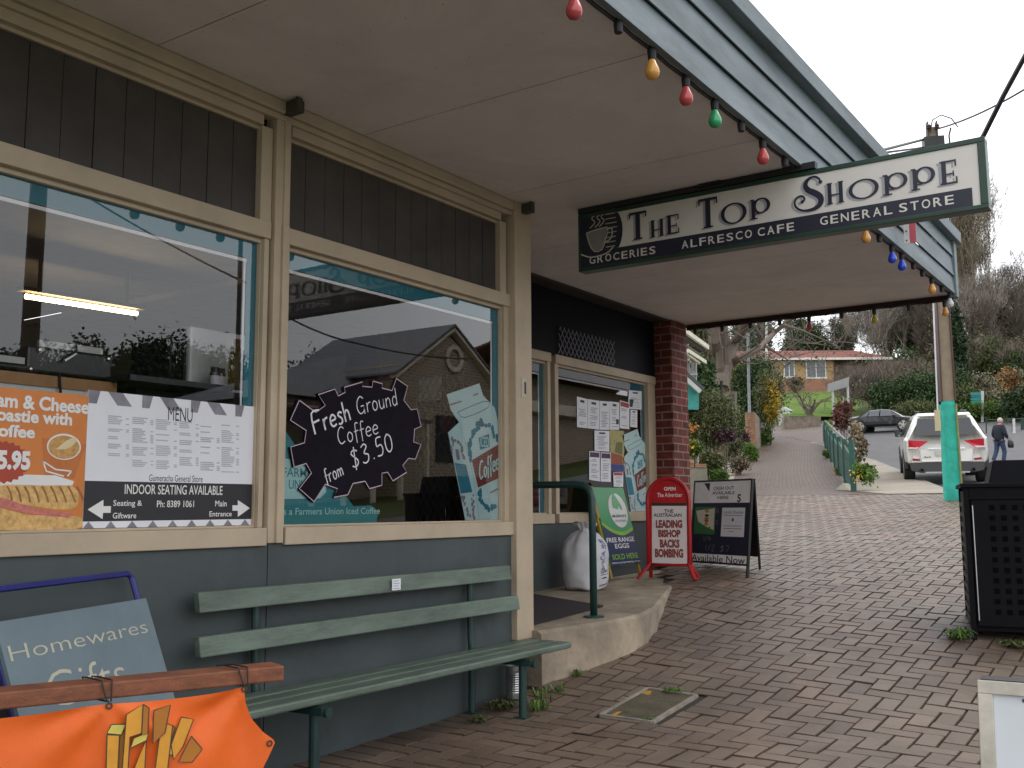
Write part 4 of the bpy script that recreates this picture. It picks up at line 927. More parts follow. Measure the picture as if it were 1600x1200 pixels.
# ================================================================ eggs sign leaning on the wall
e0, e1, e2 = onX(925, 763, -1.13), onX(972, 763, -1.13), onX(1000, 880, -.97)
EP = Pl(e1, V((0, 1, 0)), e1-e2); EU = (e1-e2).normalized(); EP.U = EU; EP.R = V((0, 1, 0)); EP.N = V((0, 1, 0)).cross(EU).normalized()
def eloc(u, v):
    d = ray(u, v); t = (EP.O-CAM).dot(EP.N)/d.dot(EP.N); p = CAM+d*t-EP.O
    bb = p.z/EU.z; return (p.y-EU.y*bb, bb)
EP.loc = eloc
es = T('egg_sign', 'green and navy free range egg board leaning on the recess wall behind the sack', 'sign', (-1.0, 8.9, .5))
wE = e1.y-e0.y; hE = (e1-e2).length
b = MB(); EP.panel(b, [(-wE, -hE), (0, -hE), (0, 0), (-wE, 0)], 0, .012)
b.build('board', M('egg_green', (.035, .26, .085), .45, .08, 3), es)
b = MB(); s0 = -hE*.64; b.m = 1
cur = [(-wE, s0+.12), (-wE*.7, s0+.04), (-wE*.35, s0+.01), (0, s0+.06)]; cv = smoothpts(cur)
EP.flat(b, [(-wE, -hE), (0, -hE)]+[(x, y) for x, y in cv[::-1]], .0135); b.m = 2
EP.flat(b, cv+[(x, y+.035) for x, y in cv[::-1]], .0132)
b.m = 3; EP.disc(b, -wE*.36, -hE*.30, wE*.30, hE*.225, .014, 28); b.m = 0
hx, hy = -wE*.38, -hE*.2
EP.flat(b, smoothpts([(hx-.09, hy-.05), (hx-.07, hy+.04), (hx-.02, hy+.1), (hx+.01, hy+.075), (hx+.06, hy+.02), (hx+.10, hy-.05), (hx+.07, hy-.075), (hx+.03, hy-.03), (hx+.01, hy-.07)], 2), .0155)
b.build('board_print', [M('horse_green', (.10, .34, .13), .5), M('egg_navy', (.018, .025, .085), .5), M('egg_lime', (.22, .42, .03), .5), M('egg_white', (.62, .62, .6), .5)], es)
b = MB(); b.m = 0
EP.text(b, "MURPHY'S", (-wE*.60, -hE*.395), (-wE*.14, -hE*.355), .0165, .01, pix=False); b.m = 3; EP.text(b, 'CROSSING', (-wE*.56, -hE*.45), (-wE*.17, -hE*.42), .0165, pix=False)
b.cut(); b.m = 1; EP.text(b, 'FREE RANGE', (-wE*.97, -hE*.71), (-wE*.06, -hE*.65), .016, .008, pix=False); EP.text(b, 'EGGS', (-wE*.75, -hE*.79), (-wE*.28, -hE*.73), .016, .008, pix=False); EP.text(b, 'www.murphyscrossing.com.au', (-wE*.97, -hE*.985), (-wE*.03, -hE*.955), .016, pix=False)
b.cut(); b.m = 2; EP.text(b, 'SOLD HERE', (-wE*.92, -hE*.93), (-wE*.06, -hE*.86), .016, .02, pix=False)
b.build('lettering', [M('letter_dark', (.02, .02, .03), .6), MATS['letter_white'], MATS['egg_lime'], GREYINK], es)
YT = M('yellow_timber', (.36, .25, .05), .7, .3, 9)
b = MB()
for a_ in (-wE-.035, -.05): EP.panel(b, [(a_, -hE-.12), (a_+.035, -hE-.12), (a_+.035, .01), (a_, .01)], -.028, -.001)
EP.panel(b, [(-wE-.04, -.30), (-wE-.001, -.30), (-wE-.001, .01), (-wE-.04, .01)], .0, .011); b.build('timber_leg', YT, es)
# ================================================================ white sack
sk0 = V((-.86, 7.86, SLABZ(-.86, 7.86))); SACK = M('woven_sack', (.60, .60, .62), .55, .06, 10, bump=.25, bscale=220)
sa = T('manure_sack', 'full white woven sack tied at the neck with blue print on one side', 'sack', tuple(sk0))
prof_s = [(.13, 0), (.175, .02), (.195, .10), (.205, .2), (.20, .32), (.18, .42), (.12, .49), (.06, .525), (.045, .54), (.08, .575), (.09, .60)]
rd = random.Random(9); NA = 40; vs = []; K = 0
pr = []
for (r0_, h0), (r1_, h1) in zip(prof_s, prof_s[1:]):
    for k in range(4): pr.append((r0_+(r1_-r0_)*k/4, h0+(h1-h0)*k/4))
pr.append(prof_s[-1])
for r_, h_ in pr:
    for j in range(NA):
        t = 2*pi*j/NA; fold = (.11*max(0, (h_-.30)/.3))*sin(t*9+h_*3) + .018*sin(t*4+h_*14)+.028*mnoise.noise(V((cos(t)*2, sin(t)*2, h_*7)))*2
        if h_ > .55: fold += .3*cos(2*t+.4)
        rr = r_*(1+fold); vs.append(sk0+V((cos(t)*rr*1.0, sin(t)*rr*1.08, h_*.98+.012*sin(t*3+h_*9))))
n_ = len(pr); b = MB(); b.mesh(vs, [(i*NA+j, i*NA+(j+1) % NA, (i+1)*NA+(j+1) % NA, (i+1)*NA+j) for i in range(n_-1) for j in range(NA)]+[tuple(range(NA))[::-1], tuple(range((n_-1)*NA, n_*NA))])
b.build('sack', SACK, sa, smooth=True)
b = MB(); b.lathe(sk0+V((0, 0, .525)), [(.05, -.006), (.056, 0), (.05, .006)], 16); b.build('neck_tie', SACK, sa)
# printed side: letters bent round the sack
def rad(t, h):
    for (r0_, h0), (r1_, h1) in zip(prof_s, prof_s[1:]):
        if h0 <= h <= h1: base = r0_+(r1_-r0_)*(h-h0)/(h1-h0); break
    fold = (.11*max(0, (h-.30)/.3))*sin(t*9+h*3) + .018*sin(t*4+h*14)+.028*mnoise.noise(V((cos(t)*2, sin(t)*2, h*7)))*2
    return base*(1+fold)+.006
def wrap(mesh_, t0):
    o = MB(); o.f = mesh_.f; o.mi = mesh_.mi; o.t = mesh_.t
    for (x, y, z) in mesh_.v:
        t = t0+x/.2; r_ = rad(t, y); o.v.append(tuple(sk0+V((cos(t)*r_*1.0, sin(t)*r_*1.08, y*.98+.012*sin(t*3+y*9)))))
    return o
FP = Pl((0, 0, 0), (1, 0, 0), (0, 1, 0)); m_ = MB()
FP.text(m_, 'FR', (.0, .42), (.055, .46), 0, .02, pix=False); FP.text(m_, 'ST', (.0, .37), (.06, .41), 0, .02, pix=False)
rd = random.Random(4)
for k in range(9):
    q = [(.03+rd.uniform(-.05, .06), .26+rd.uniform(-.07, .08))]
    for i in range(5): q.append((q[-1][0]+rd.uniform(-.03, .03), q[-1][1]+rd.uniform(-.03, .03)))
    FP.stroke(m_, smoothpts(q, 4), .004, 0)
m_.m = 1; FP.text(m_, 'CLEAN', (-.03, .15), (.06, .175), 0, .02, pix=False)
FP.stroke(m_, [(-.03+.01*i, .135) for i in range(11)], .004, 0); FP.stroke(m_, [(-.03+.01*i, .05) for i in range(11)], .008, 0)
m_.m = 2; FP.stroke(m_, [(-.01+.01*i, .107) for i in range(6)], .009, 0)
wrap(m_, radians(-10)).build('print', [M('sack_blue', (.08, .09, .30), .6), M('sack_dark', (.10, .05, .12), .6), INK], sa)
# ================================================================ things on and behind the window glass
FA = Pl((-.055, 0, 0), (0, 1, 0))          # just outside the panes
FI = Pl((-.0633, 0, 0), (0, 1, 0))          # just inside the panes
z2 = lambda X, Y: (X/3.8095, 500+Y/3.8095)
z5 = lambda X, Y: (400+X/3.63636, 560+Y/3.63636)
q2 = lambda X, Y, pl=FA: pl.loc(*z2(X, Y))
q5 = lambda X, Y, pl=FA: pl.loc(*z5(X, Y))
# toastie poster
tp = T('food_poster', 'orange toasted sandwich and coffee poster in the left window', 'poster', (-.05, 2.1, 1.4))
PO = M('poster_orange', (.60, .19, .035), .45, .08, 4); POW = M('poster_white', (.74, .72, .70), .5, .04, 9)
TLp, TRp, BRp = FA.loc(0, 605), FA.loc(140, 618), FA.loc(130, 828)
xl_, xr_, zt_p, zb_p = TLp[0]-.22, (TRp[0]+BRp[0])/2, (TLp[1]+TRp[1])/2, 1.128
b = MB(); FA.panel(b, [(xl_, zb_p), (xr_, zb_p), (xr_, zt_p), (xl_, zt_p)], -.003, 0); b.build('sheet', PO, tp)
b = MB(); b.m = 0
for s_, bl_, tr_ in (('Ham & Cheese', (-26, 634), (139, 626)), ('Toastie with', (-24, 656), (113, 646)), ('Coffee', (-24, 681), (55, 666))):
    b.cut(); bl_ = FA.loc(*bl_); tr_ = FA.loc(*tr_); FA.text(b, s_, (bl_[0], bl_[1]), (tr_[0], tr_[1]+.0), .0012, .035, pix=False)
b.cut(); FA.text(b, '$5.95', FA.loc(-22, 737), FA.loc(48, 705), .0022, .05, pix=False)
b.cut(); b.m = 1; c0 = FA.loc(2, 722); rr = .088
FA.flat(b, [(c0[0]+rr*(1+.12*(i % 2))*cos(pi*i/24)*1.15, c0[1]+rr*(1+.12*(i % 2))*sin(pi*i/24)*.85) for i in range(48)], .0010)
b.build('lettering', [POW, M('burst_red', (.40, .05, .02), .5)], tp)
b = MB(); cc_ = FA.loc(100, 698)
b.m = 0; FA.flat(b, [q2(250, 700), q2(520, 740), q2(490, 800), q2(440, 945), q2(265, 920)], .0006)
b.m = 1; FA.disc(b, cc_[0], cc_[1], .074, .053, .0010, 30)
b.m = 2; FA.disc(b, cc_[0], cc_[1]-.002, .068, .047, .0014, 30)
b.m = 3; FA.flat(b, smoothpts([q2(330, 770), q2(400, 715), q2(450, 700), q2(440, 740), q2(390, 770)], 3), .0018)
b.m = 1
for X0, Y0, X1, Y1 in ((255, 840, 275, 900), (275, 900, 380, 930), (255, 840, 330, 890), (330, 890, 425, 900), (425, 900, 400, 930)): FA.stroke(b, [q2(X0, Y0), q2(X1, Y1)], .006, .0012)
b.m = 1; FA.flat(b, [q2(0, 960), q2(150, 920), q2(330, 925), q2(440, 960), q2(430, 985), q2(0, 990)], .0008)
b.m = 4; FA.flat(b, smoothpts([q2(-60, 1000), q2(40, 980), q2(250, 985), q2(430, 990), q2(470, 1060), q2(420, 1130), q2(200, 1110), q2(-60, 1060)], 2), .0012)
b.m = 5
for k in range(9): FA.stroke(b, smoothpts([q2(40+52*k, 990), q2(62+52*k, 1030), q2(70+54*k, 1085)]), .008, .0016)
b.m = 6; FA.flat(b, smoothpts([q2(-60, 1045), q2(60, 1070), q2(200, 1120), q2(420, 1150), q2(400, 1175), q2(150, 1150), q2(-60, 1090)], 2), .0018)
b.m = 4; FA.flat(b, smoothpts([q2(-60, 1090), q2(160, 1160), q2(440, 1165), q2(490, 1200), q2(440, 1250), q2(-60, 1250)], 2), .0015)
b.build('printed_food', [M('cup_orange', (.50, .15, .03), .5), POW, M('coffee_crema', (.50, .27, .08), .5, .35, 60), M('milk_foam', (.66, .55, .32), .5), M('toast', (.60, .37, .13), .6, .35, 45), M('grill_mark', (.30, .12, .035), .6, .3, 40), M('ham_pink', (.52, .16, .13), .6, .3, 50)], tp)
# menu board
mn = T('menu_board', 'white printed cafe menu with black lower band in the left window', 'menu', (-.05, 3, 1.4))
a = FA.loc(141, 604)[0], FA.loc(398, 640)[1]; mL, mR = FA.loc(134, 700)[0], FA.loc(397, 740)[0]; mT = (FA.loc(141, 604)[1]+FA.loc(396, 640)[1])/2; mB = 1.128
mM = (FA.loc(133, 752)[1]+FA.loc(395, 756)[1])/2
b = MB(); FA.panel(b, [(mL, mB), (mR, mB), (mR, mT), (mL, mT)], -.003, .003); b.build('sheet', PAPER, mn)
b = MB(); BK_ = M('menu_black', (.02, .02, .026), .4)
hb_ = .028; FA.flat(b, [(mL, mB+hb_), (mR, mB+hb_), (mR, mM), (mL, mM)], .0036)
b.m = 1; n = 7; st = (mR-mL)/n
for k in range(n):
    x = mL+k*st; FA.flat(b, [(x, mT), (x+st*.42, mT), (x+st*.30, mT-.055), (x, mT-.055)] if k % 2 == 0 else [(x-st*.3, mT), (x+st*.25, mT), (x+st*.62, mT-.055), (x+st*.06, mT-.055)], .0036)
for k in range(9): x = mL+k*st*.8; FA.flat(b, [(x, mB), (x+st*.4, mB), (x+st*.2, mB+hb_)], .0036)
b.m = 0
rd = random.Random(12)
cols = [(640, 765, 570, 810), (785, 910, 580, 890), (925, 1050, 592, 885), (1065, 1180, 605, 895), (1190, 1305, 632, 900), (1315, 1420, 625, 910)]
b.m = 2
for X0, X1, Y0, Y1 in cols:
    Y = Y0
    while Y < Y1:
        if rd.random() < .8:
            p0, p1 = q2(X0, Y+(0)), q2(X0+(X1-X0)*rd.uniform(.45, .75), Y)
            FA.flat(b, [(p0[0], p0[1]-.0025), (p1[0], p0[1]-.0025), (p1[0], p0[1]+.0025), (p0[0], p0[1]+.0025)], .0036)
            if rd.random() < .6:
                p2_ = q2(X1-18, Y); p3 = q2(X1, Y); FA.flat(b, [(p2_[0], p0[1]-.0025), (p3[0], p0[1]-.0025), (p3[0], p0[1]+.0025), (p2_[0], p0[1]+.0025)], .0036)
        else: Y += 12
        Y += 11
b.m = 0; m0, m1 = FA.loc(261.5, 657), FA.loc(300.5, 638.5); FA.text(b, 'MENU', m0, m1, .0037, 0, pix=False)
m0, m1 = FA.loc(232, 751), FA.loc(316, 743.5); FA.text(b, 'Gumeracha General Store', (m0[0], m0[1]-.002), (m1[0], m1[1]), .0037, pix=False)
b.build('print', [BK_, M('pattern_grey', (.20, .19, .22), .5, .3, 12), M('menu_line', (.42, .42, .48), .7)], mn)
b = MB()
for s_, bl_, tr_ in (('INDOOR SEATING AVAILABLE', (738, 1036), (1322, 988)), ('Seating &', (670, 1117), (843, 1073)), ('Giftware', (667, 1182), (808, 1146)), ('Ph: 8389 1061', (930, 1115), (1152, 1075)), ('Main', (1277, 1110), (1346, 1075)), ('Entrance', (1243, 1170), (1376, 1138))):
    b.cut(); FA.text(b, s_, z2(*bl_), z2(*tr_), .0042, .008)
b.cut(); FA.flat(b, [q2(518, 1128), q2(612, 1070), q2(612, 1108), q2(657, 1108), q2(655, 1148), q2(610, 1148), q2(607, 1185)], .0042)
b.cut(); FA.flat(b, [q2(1484, 1120), q2(1412, 1072), q2(1412, 1103), q2(1380, 1103), q2(1380, 1135), q2(1412, 1135), q2(1412, 1172)], .0042)
b.build('lettering', POW, mn)
# gear shaped chalkboard
ck = T('chalkboard', 'black cog shaped chalkboard advertising fresh ground coffee in the window', 'chalkboard', (-.05, 4, 1.5))
GEAR = [(235, 235), (330, 305), (385, 265), (345, 203), (440, 170), (460, 210), (500, 190), (495, 160), (600, 130), (600, 155), (655, 160), (660, 125), (715, 140), (712, 165), (770, 180), (795, 110), (860, 155), (838, 235), (880, 290), (915, 285), (938, 385), (900, 402), (895, 475), (937, 490), (905, 575), (865, 570), (832, 610), (855, 650), (775, 700), (745, 650), (712, 655), (712, 725), (640, 745), (615, 702), (545, 715), (515, 780), (435, 795), (455, 745), (385, 720), (320, 820), (235, 745), (305, 655), (275, 600), (205, 620), (185, 505), (265, 480), (275, 410), (183, 350)]
gp = [q5(*p) for p in GEAR]; gx, gzc = sum(p[0] for p in gp)/len(gp), sum(p[1] for p in gp)/len(gp)
b = MB(); FA.panel(b, gp, -.002, .006); b.build('board', M('chalkboard_black', (.009, .006, .012), .8, .3, 10, spec=.12), ck)
b = MB(); b.m = 0
gi = [(gx+(p[0]-gx)*.985, gzc+(p[1]-gzc)*.985) for p in gp]; FA.stroke(b, gi+[gi[0]], .0055, .0072)
b.m = 1
b.cut(); b.cut(); handwrite(FA, b, 'Fresh', z5(330, 432), z5(545, 345), 33, .011, .0075); b.cut(); handwrite(FA, b, 'Ground', z5(572, 320), z5(810, 262), 27, .0062, .0075)
b.cut(); handwrite(FA, b, 'Coffee', z5(465, 492), z5(700, 425), 27, .006, .0075); b.cut(); handwrite(FA, b, '$3.50', z5(545, 628), z5(790, 515), 30, .008, .0075); b.cut(); handwrite(FA, b, 'from', z5(395, 712), z5(500, 658), 23, .0065, .0075)
b.build('chalk_writing', [M('pink_border', (.52, .40, .46), .8), M('chalk_white', (.68, .67, .72), .9, .2, 150)], ck)
# teal iced coffee sticker
st_ = T('window_sticker', 'teal iced coffee advertising sticker behind the cog chalkboard', 'sticker', (-.06, 3.8, 1.2))
TS = M('sticker_teal', (.012, .20, .24), .5, .08, 4); TSL = M('sticker_pale', (.36, .58, .58), .5, .05, 6)
b = MB(); fl = lambda pts, d: FI.flat(b, pts, d)
zb0 = 1.127; X0_ = 3.477
fl([(X0_, zb0), (q5(690, 930)[0], zb0), (q5(702, 880)[0], q5(702, 870)[1]), (q5(660, 835)[0], q5(660, 835)[1]), q5(560, 840), q5(500, 760), q5(300, 600), q5(180, 420), (X0_, q5(140, 415)[1])], 0)
b.cut(); b.m = 1; fl(smoothpts([(X0_, q5(140, 570)[1]), q5(370, 575), q5(405, 610), q5(405, 760), q5(370, 795), (X0_, q5(150, 800)[1])], 1), .0005)
b.m = 0; FI.text(b, 'FARMERS', z5(152, 672), z5(372, 628), .001, .01); FI.text(b, 'UNION', z5(185, 742), z5(335, 692), .001, .01)
b.m = 1; FI.text(b, "It's a Farmers Union Iced Coffee", z5(118, 890), z5(703, 846), .001, .008)
b.build('print', [TS, TSL], st_)
def carton(label, pl, P, grp=None):
    'gable topped milk carton cut-out; P maps the traced picture to the plane'
    t = T('carton_cutout', label, 'cut-out', tuple(pl.P(*P(300, 1150))))
    b = MB(); out_ = [(90, 180), (345, 95), (375, 190), (465, 285), (500, 440), (505, 1160), (235, 1165), (150, 735), (100, 480), (185, 400), (120, 300)]
    pl.panel(b, [P(*q) for q in out_], -.0008, 0); b.build('board', M('carton_pale', (.42, .56, .56), .55, .05, 6), t)
    b = MB(); f = lambda pts, d=.001: pl.flat(b, [P(*q) for q in pts], d)
    b.m = 0; f([(285, 695), (505, 565), (505, 830), (335, 910)])
    b.m = 1; f([(150, 715), (240, 730), (290, 945), (200, 955)]); f([(338, 520), (420, 490), (425, 590), (350, 615)], .0012)
    rd = random.Random(3)
    def blobs(path_, m_, r_):
        b.m = m_
        for (xa, ya), (xb, yb) in zip(path_, path_[1:]):
            k = max(2, int(hypot(xb-xa, yb-ya)/18))
            for i in range(k):
                x, y = xa+(xb-xa)*i/k+rd.uniform(-9, 9), ya+(yb-ya)*i/k+rd.uniform(-9, 9); c_ = P(x, y); rr_ = abs(P(x+r_, y)[0]-c_[0])
                pl.disc(b, c_[0], c_[1], rr_*rd.uniform(.7, 1.3), rr_*rd.uniform(.8, 1.5), .0011+.00001*i, 7)
    blobs([(280, 690), (262, 600), (290, 480), (360, 400), (440, 440), (490, 550)], 1, 12); blobs([(345, 940), (360, 1020), (420, 1080), (490, 1050)], 1, 13); blobs([(335, 420), (375, 400)], 1, 16)
    blobs([(125, 640), (140, 520), (190, 560), (235, 700)], 3, 8); blobs([(215, 980), (260, 1120), (300, 1150), (290, 960)], 3, 8)
    b.m = 3; f([(155, 610), (182, 610), (195, 690), (168, 695)])
    b.m = 1; q = [P(*p) for p in smoothpts([(175, 320), (385, 235), (410, 285), (230, 362), (175, 320)], 3)]; pl.stroke(b, q, .005, .001)
    b.m = 3; pl.stroke(b, [P(110, 265), P(205, 235)], .01, .001); pl.stroke(b, [P(295, 190), P(335, 175)], .01, .001); pl.stroke(b, [P(430, 950), P(495, 915)], .010, .001)
    b.m = 4; q = [P(*p) for p in ((188, 400), (235, 560), (290, 780), (345, 1160))]; pl.stroke(b, q, .006, .0008)
    b.m = 2; c0, c1 = P(345, 850), P(500, 760); m__ = MB(); hh_ = abs(P(340, 700)[1]-P(340, 850)[1])
    x = 0
    def wr(s_, A, B, h, w):
        a_, b_ = V(A), V(B); X = b_-a_; L = X.length; ex = X/L; ey = V((-ex.y, ex.x)); ey = (ey*.9+ex*.3); tot = sum(GL[c][0]+.06 for c in s_); x = 0
        for c in s_:
            for stp in GL[c][1]:
                pp = [a_+ex*((x+p[0])*L/tot)+ey*(p[1]*h) for p in smoothpts(stp)]; pl.stroke(b, [(q_.x, q_.y) for q_ in pp], w, .0016)
            x += GL[c][0]+.06
    wr('Coffee', c0, c1, hh_, .009*abs(P(500, 0)[0]-P(300, 0)[0])/.2)
    pl.text(b, 'ICED', P(348, 590), P(418, 515), .0016, .01, pix=False)
    b.build('print', [M('carton_brown', (.17, .035, .03), .5), M('carton_teal', (.02, .17, .24), .5), TSL, M('carton_mauve', (.22, .17, .20), .5), M('carton_edge', (.30, .44, .45), .5)], t)
    return t
carton('tall iced coffee carton cut-out in the middle display window', FI, lambda X, Y: FI.loc(680+X/5, 580+Y/5))
FR = Pl((-1.236, 0, 0), (0, 1, 0)); z8 = lambda X, Y: (800+X/5.7143, 600+Y/5.7143)
carton('smaller iced coffee carton cut-out in the far recess window', FR, lambda X, Y: FR.loc(*z8(985+(X-90)*.535, 400+(Y-95)*.69)))
# notices on the recess window
NOT = [('white notice with a crest at the left of the pinned row', [(577, 112), (672, 135), (672, 395), (578, 385)], 0), ('boxed white notice beside the crest notice', [(674, 135), (778, 150), (775, 408), (674, 395)], 0), ('plain white notice in the middle of the pinned row', [(780, 150), (868, 158), (865, 410), (778, 408)], 0),
       ('white notice with a small dark emblem right of the middle', [(870, 155), (955, 165), (955, 410), (870, 408)], 0), ('narrow white notice with a red heading', [(960, 145), (1045, 170), (1045, 405), (960, 395)], 1), ('small white notice below the top corner sheet', [(1055, 228), (1115, 235), (1115, 390), (1052, 382)], 0),
       ('white sheet in the top corner of the recess window', [(1040, 55), (1155, 65), (1155, 230), (1035, 220)], 0), ('single white sheet hanging below the pinned row', [(733, 415), (868, 420), (866, 605), (735, 595)], 0), ('left leaflet with a purple heading', [(686, 600), (780, 605), (782, 870), (686, 855)], 2),
       ('right leaflet with a purple heading', [(790, 610), (880, 615), (880, 875), (788, 870)], 2), ('small red and white card low in the recess window', [(900, 790), (990, 790), (990, 920), (905, 915)], 1)]
HEADS = [INK, M('head_red', (.36, .03, .04), .6), M('head_purple', (.07, .015, .06), .6)]
for k, (lab, pts, hd) in enumerate(NOT):
    pp = [FR.loc(*z8(*p)) for p in pts]; t = T('paper_notice', lab, 'notice', tuple(FR.P(*pp[3])), 'notices on the recess window')
    dd = .0035+(k % 3)*.0008
    b = MB(); FR.panel(b, pp, dd-.0015, dd); b.build('sheet', PAPER, t)
    b = MB(); bi_ = lambda s_, r_: ((pp[0][0]*(1-s_)+pp[1][0]*s_)*(1-r_)+(pp[3][0]*(1-s_)+pp[2][0]*s_)*r_, (pp[0][1]*(1-s_)+pp[1][1]*s_)*(1-r_)+(pp[3][1]*(1-s_)+pp[2][1]*s_)*r_)
    rd = random.Random(k); b.m = 1
    if hd: FR.flat(b, [bi_(.06, .03), bi_(.94, .03), bi_(.94, .2), bi_(.06, .2)], dd+.0006)
    else: FR.flat(b, [bi_(.3, .08), bi_(.7, .08), bi_(.7, .16), bi_(.3, .16)], dd+.0006)
    b.m = 0; r_ = .27
    while r_ < .92:
        if rd.random() < .75: s0, s1 = rd.uniform(.1, .3), rd.uniform(.6, .9); FR.flat(b, [bi_(s0, r_), bi_(s1, r_), bi_(s1, r_+.02), bi_(s0, r_+.02)], dd+.0006)
        r_ += .055
    if k == 3: b.m = 1; FR.flat(b, [bi_(.65, .62), bi_(.95, .62), bi_(.95, .8), bi_(.65, .8)], dd+.0007)
    if k == 6: b.m = 1; FR.flat(b, [bi_(.08, .48), bi_(.4, .48), bi_(.3, .9), bi_(.08, .9)], dd+.0007)
    b.build('print', [GREYINK, HEADS[hd]], t)
mg = T('magazine', 'yellow and blue magazine poster beside the far carton cut-out', 'magazine', tuple(FR.px(935, 735)))
b = MB(); pp = [FR.loc(*z8(*p)) for p in ((875, 410), (1000, 420), (1002, 785), (880, 775))]; FR.panel(b, pp, -.002, 0)
b.m = 1; pl_ = lambda X, Y: FR.loc(*z8(X, Y)); FR.flat(b, [pl_(882, 610), pl_(985, 640), pl_(990, 720), pl_(884, 715)], .001); b.m = 2; FR.flat(b, [pl_(882, 715), pl_(998, 722), pl_(998, 780), pl_(884, 775)], .001); b.m = 3; FR.flat(b, [pl_(930, 520), pl_(985, 520), pl_(985, 630), pl_(915, 610)], .0008)
b.build('cover', [M('mag_yellow', (.38, .33, .12), .6, .3, 30), M('mag_red', (.30, .07, .03), .6, .3, 30), M('mag_blue', (.03, .05, .22), .6), M('mag_olive', (.14, .14, .05), .6, .3, 30)], mg)
# security grille on the return wall, seen through the middle window
gr = T('security_grille', 'diamond mesh security grille behind the middle window', 'grille', (-.6, 5.44, 1.04))
b = MB(); s = .062
xa, xb, za, zb = onY(652, 700, 5.43).x, onY(722, 700, 5.43).x, 1.04, onY(690, 585, 5.43).z; Y_ = 5.425
k = xa-(zb-za)
while k < xb+(zb-za):
    for sg in (1, -1):
        n_ = 40; pts = []
        for i in range(n_+1):
            z = za+(zb-za)*i/n_; x = k+sg*(z-za)*.62
            if xa <= x <= xb: pts.append((x, Y_+(.004 if sg > 0 else 0), z))
        if len(pts) > 1: b.bar(pts[0], pts[-1], .0055, .005, (0, 1, 0))
    k += s
b.build('mesh', M('grille_light', (.12, .115, .12), .5), gr)
b = MB()
for q in ((xa-.03, xa, za, zb), (xb, xb+.03, za, zb), (xa, xb, zb, zb+.03)): b.box(q[0], q[1], Y_-.012, Y_+.015, q[2], q[3])
b.build('frame', M('grille_frame', (.05, .045, .045), .5), gr)
for k, (u, v, u2, v2, c_, lab) in enumerate(((655, 588, 690, 625, 0, 'white sheet fixed high behind the diamond grille'), (655, 640, 688, 680, 1, 'grey sheet fixed low behind the diamond grille'), (678, 650, 712, 676, 2, 'salmon pink sheet behind the diamond grille'))):
    p, q = onY(u, v, 5.448), onY(u2, v2, 5.448); b = MB(); b.box(p.x, q.x, 5.444, 5.447, q.z, p.z)
    tag(b.build('paper_notice', [PAPER, M('paper_grey', (.3, .3, .31), .7), M('paper_salmon', (.55, .22, .18), .7)][c_]), lab, 'notice')
# counter, sandwich presses, microwave, bottles, lamp
ct = T('counter', 'timber edged counter shelf with white front inside the left window', 'counter', (-.5, 2.3, .35))
zsh = onX(0, 578, -.30).z; b = MB(); b.box(-.62, -.30, .3, onX(183, 600, -.3).y, zsh-.05, zsh); b.build('top', M('ply_edge', (.36, .19, .075), .6, .15, 8), ct)
b = MB(); b.box(-.60, -.31, .3, onX(142, 610, -.31).y, .36, zsh-.05); b.build('front', M('counter_white', (.62, .64, .62), .5), ct)
b = MB(); b.tube([(-.33, onX(92, 585, -.33).y, zsh+.01), (-.295, onX(93, 585, -.295).y, zsh+.005), (-.29, onX(95, 600, -.29).y, zsh-.06), (-.29, onX(95, 620, -.29).y, zsh-.2)], .006, 6); b.build('power_cord', CABLE, ct)
PRB = M('press_black', (.02, .02, .022), .35); 
def press(u0, u1, vt, lab):
    y0, y1 = onX(u0, vt, -.34).y, onX(u1, vt, -.34).y; zt2 = onX((u0+u1)/2, vt+10, -.34).z
    t = T('sandwich_press', lab, 'sandwich press', (-.45, (y0+y1)/2, zsh), 'sandwich presses on the counter')
    b = MB(); b.box(-.60, -.34, y0-.05, y1+.05, zsh+.015, zt2-.035); b.build('body', PRB, t, bev=.01)
    b = MB(); b.obox((-.36, y0, zt2-.033), (.02, 0, 0), (0, y1-y0, 0), (0, 0, .028)); b.build('lid_strip', M('press_steel', (.42, .42, .40), .4, .1, 9), t)
    b = MB(); b.tube([(-.335, y0+(y1-y0)*.55, zt2-.01), (-.31, y0+(y1-y0)*.5, zt2-.05), (-.32, y0+(y1-y0)*.35, zt2-.085)], .008, 6); b.build('handle', STEEL, t)
    for yy in (y0-.0, y1+.025):
        b = MB(); b.ball((-.335, yy, zt2-.05), .012, .012, .012, 8, 5); b.build('hinge_knob', STEEL, t)
press(62, 162, 526, 'black sandwich press with steel lid nearer the microwave'); press(-60, 40, 541, 'black sandwich press cut off by the left edge')
mwc = [onX(298, 515, -.40), onX(298, 606, -.40), onX(400, 520, -.40)]
mw = T('microwave', 'white microwave oven with dark door above the menu board', 'microwave', (-.6, 3.3, mwc[1].z))
y0, z0m, z1m = mwc[0].y, mwc[1].z, mwc[0].z+.02
b = MB(); b.box(-.86, -.40, y0, y0+.45, z0m, z1m); b.build('body', M('appliance_white', (.70, .71, .70), .4, .03, 3), mw, bev=.012)
b = MB(); b.box(-.85, -.425, y0-.02, y0-.001, z0m+.035, z1m-.012); b.build('door', M('microwave_door', (.012, .012, .016), .12), mw)
b = MB(); b.tube([(-.5, y0-.03, z0m+.06), (-.5, y0-.04, z0m+.08), (-.5, y0-.04, z1m-.07), (-.5, y0-.03, z1m-.05)], .006, 6); b.build('handle', PRB, mw)
sh = T('display_shelf', 'black shelf unit carrying the microwave and bottles', 'shelf', (-.5, 3.2, .35))
b = MB(); b.box(-.92, -.16, y0-.5, 3.27, z0m-.03, z0m-.004); b.build('top', PRB, sh)
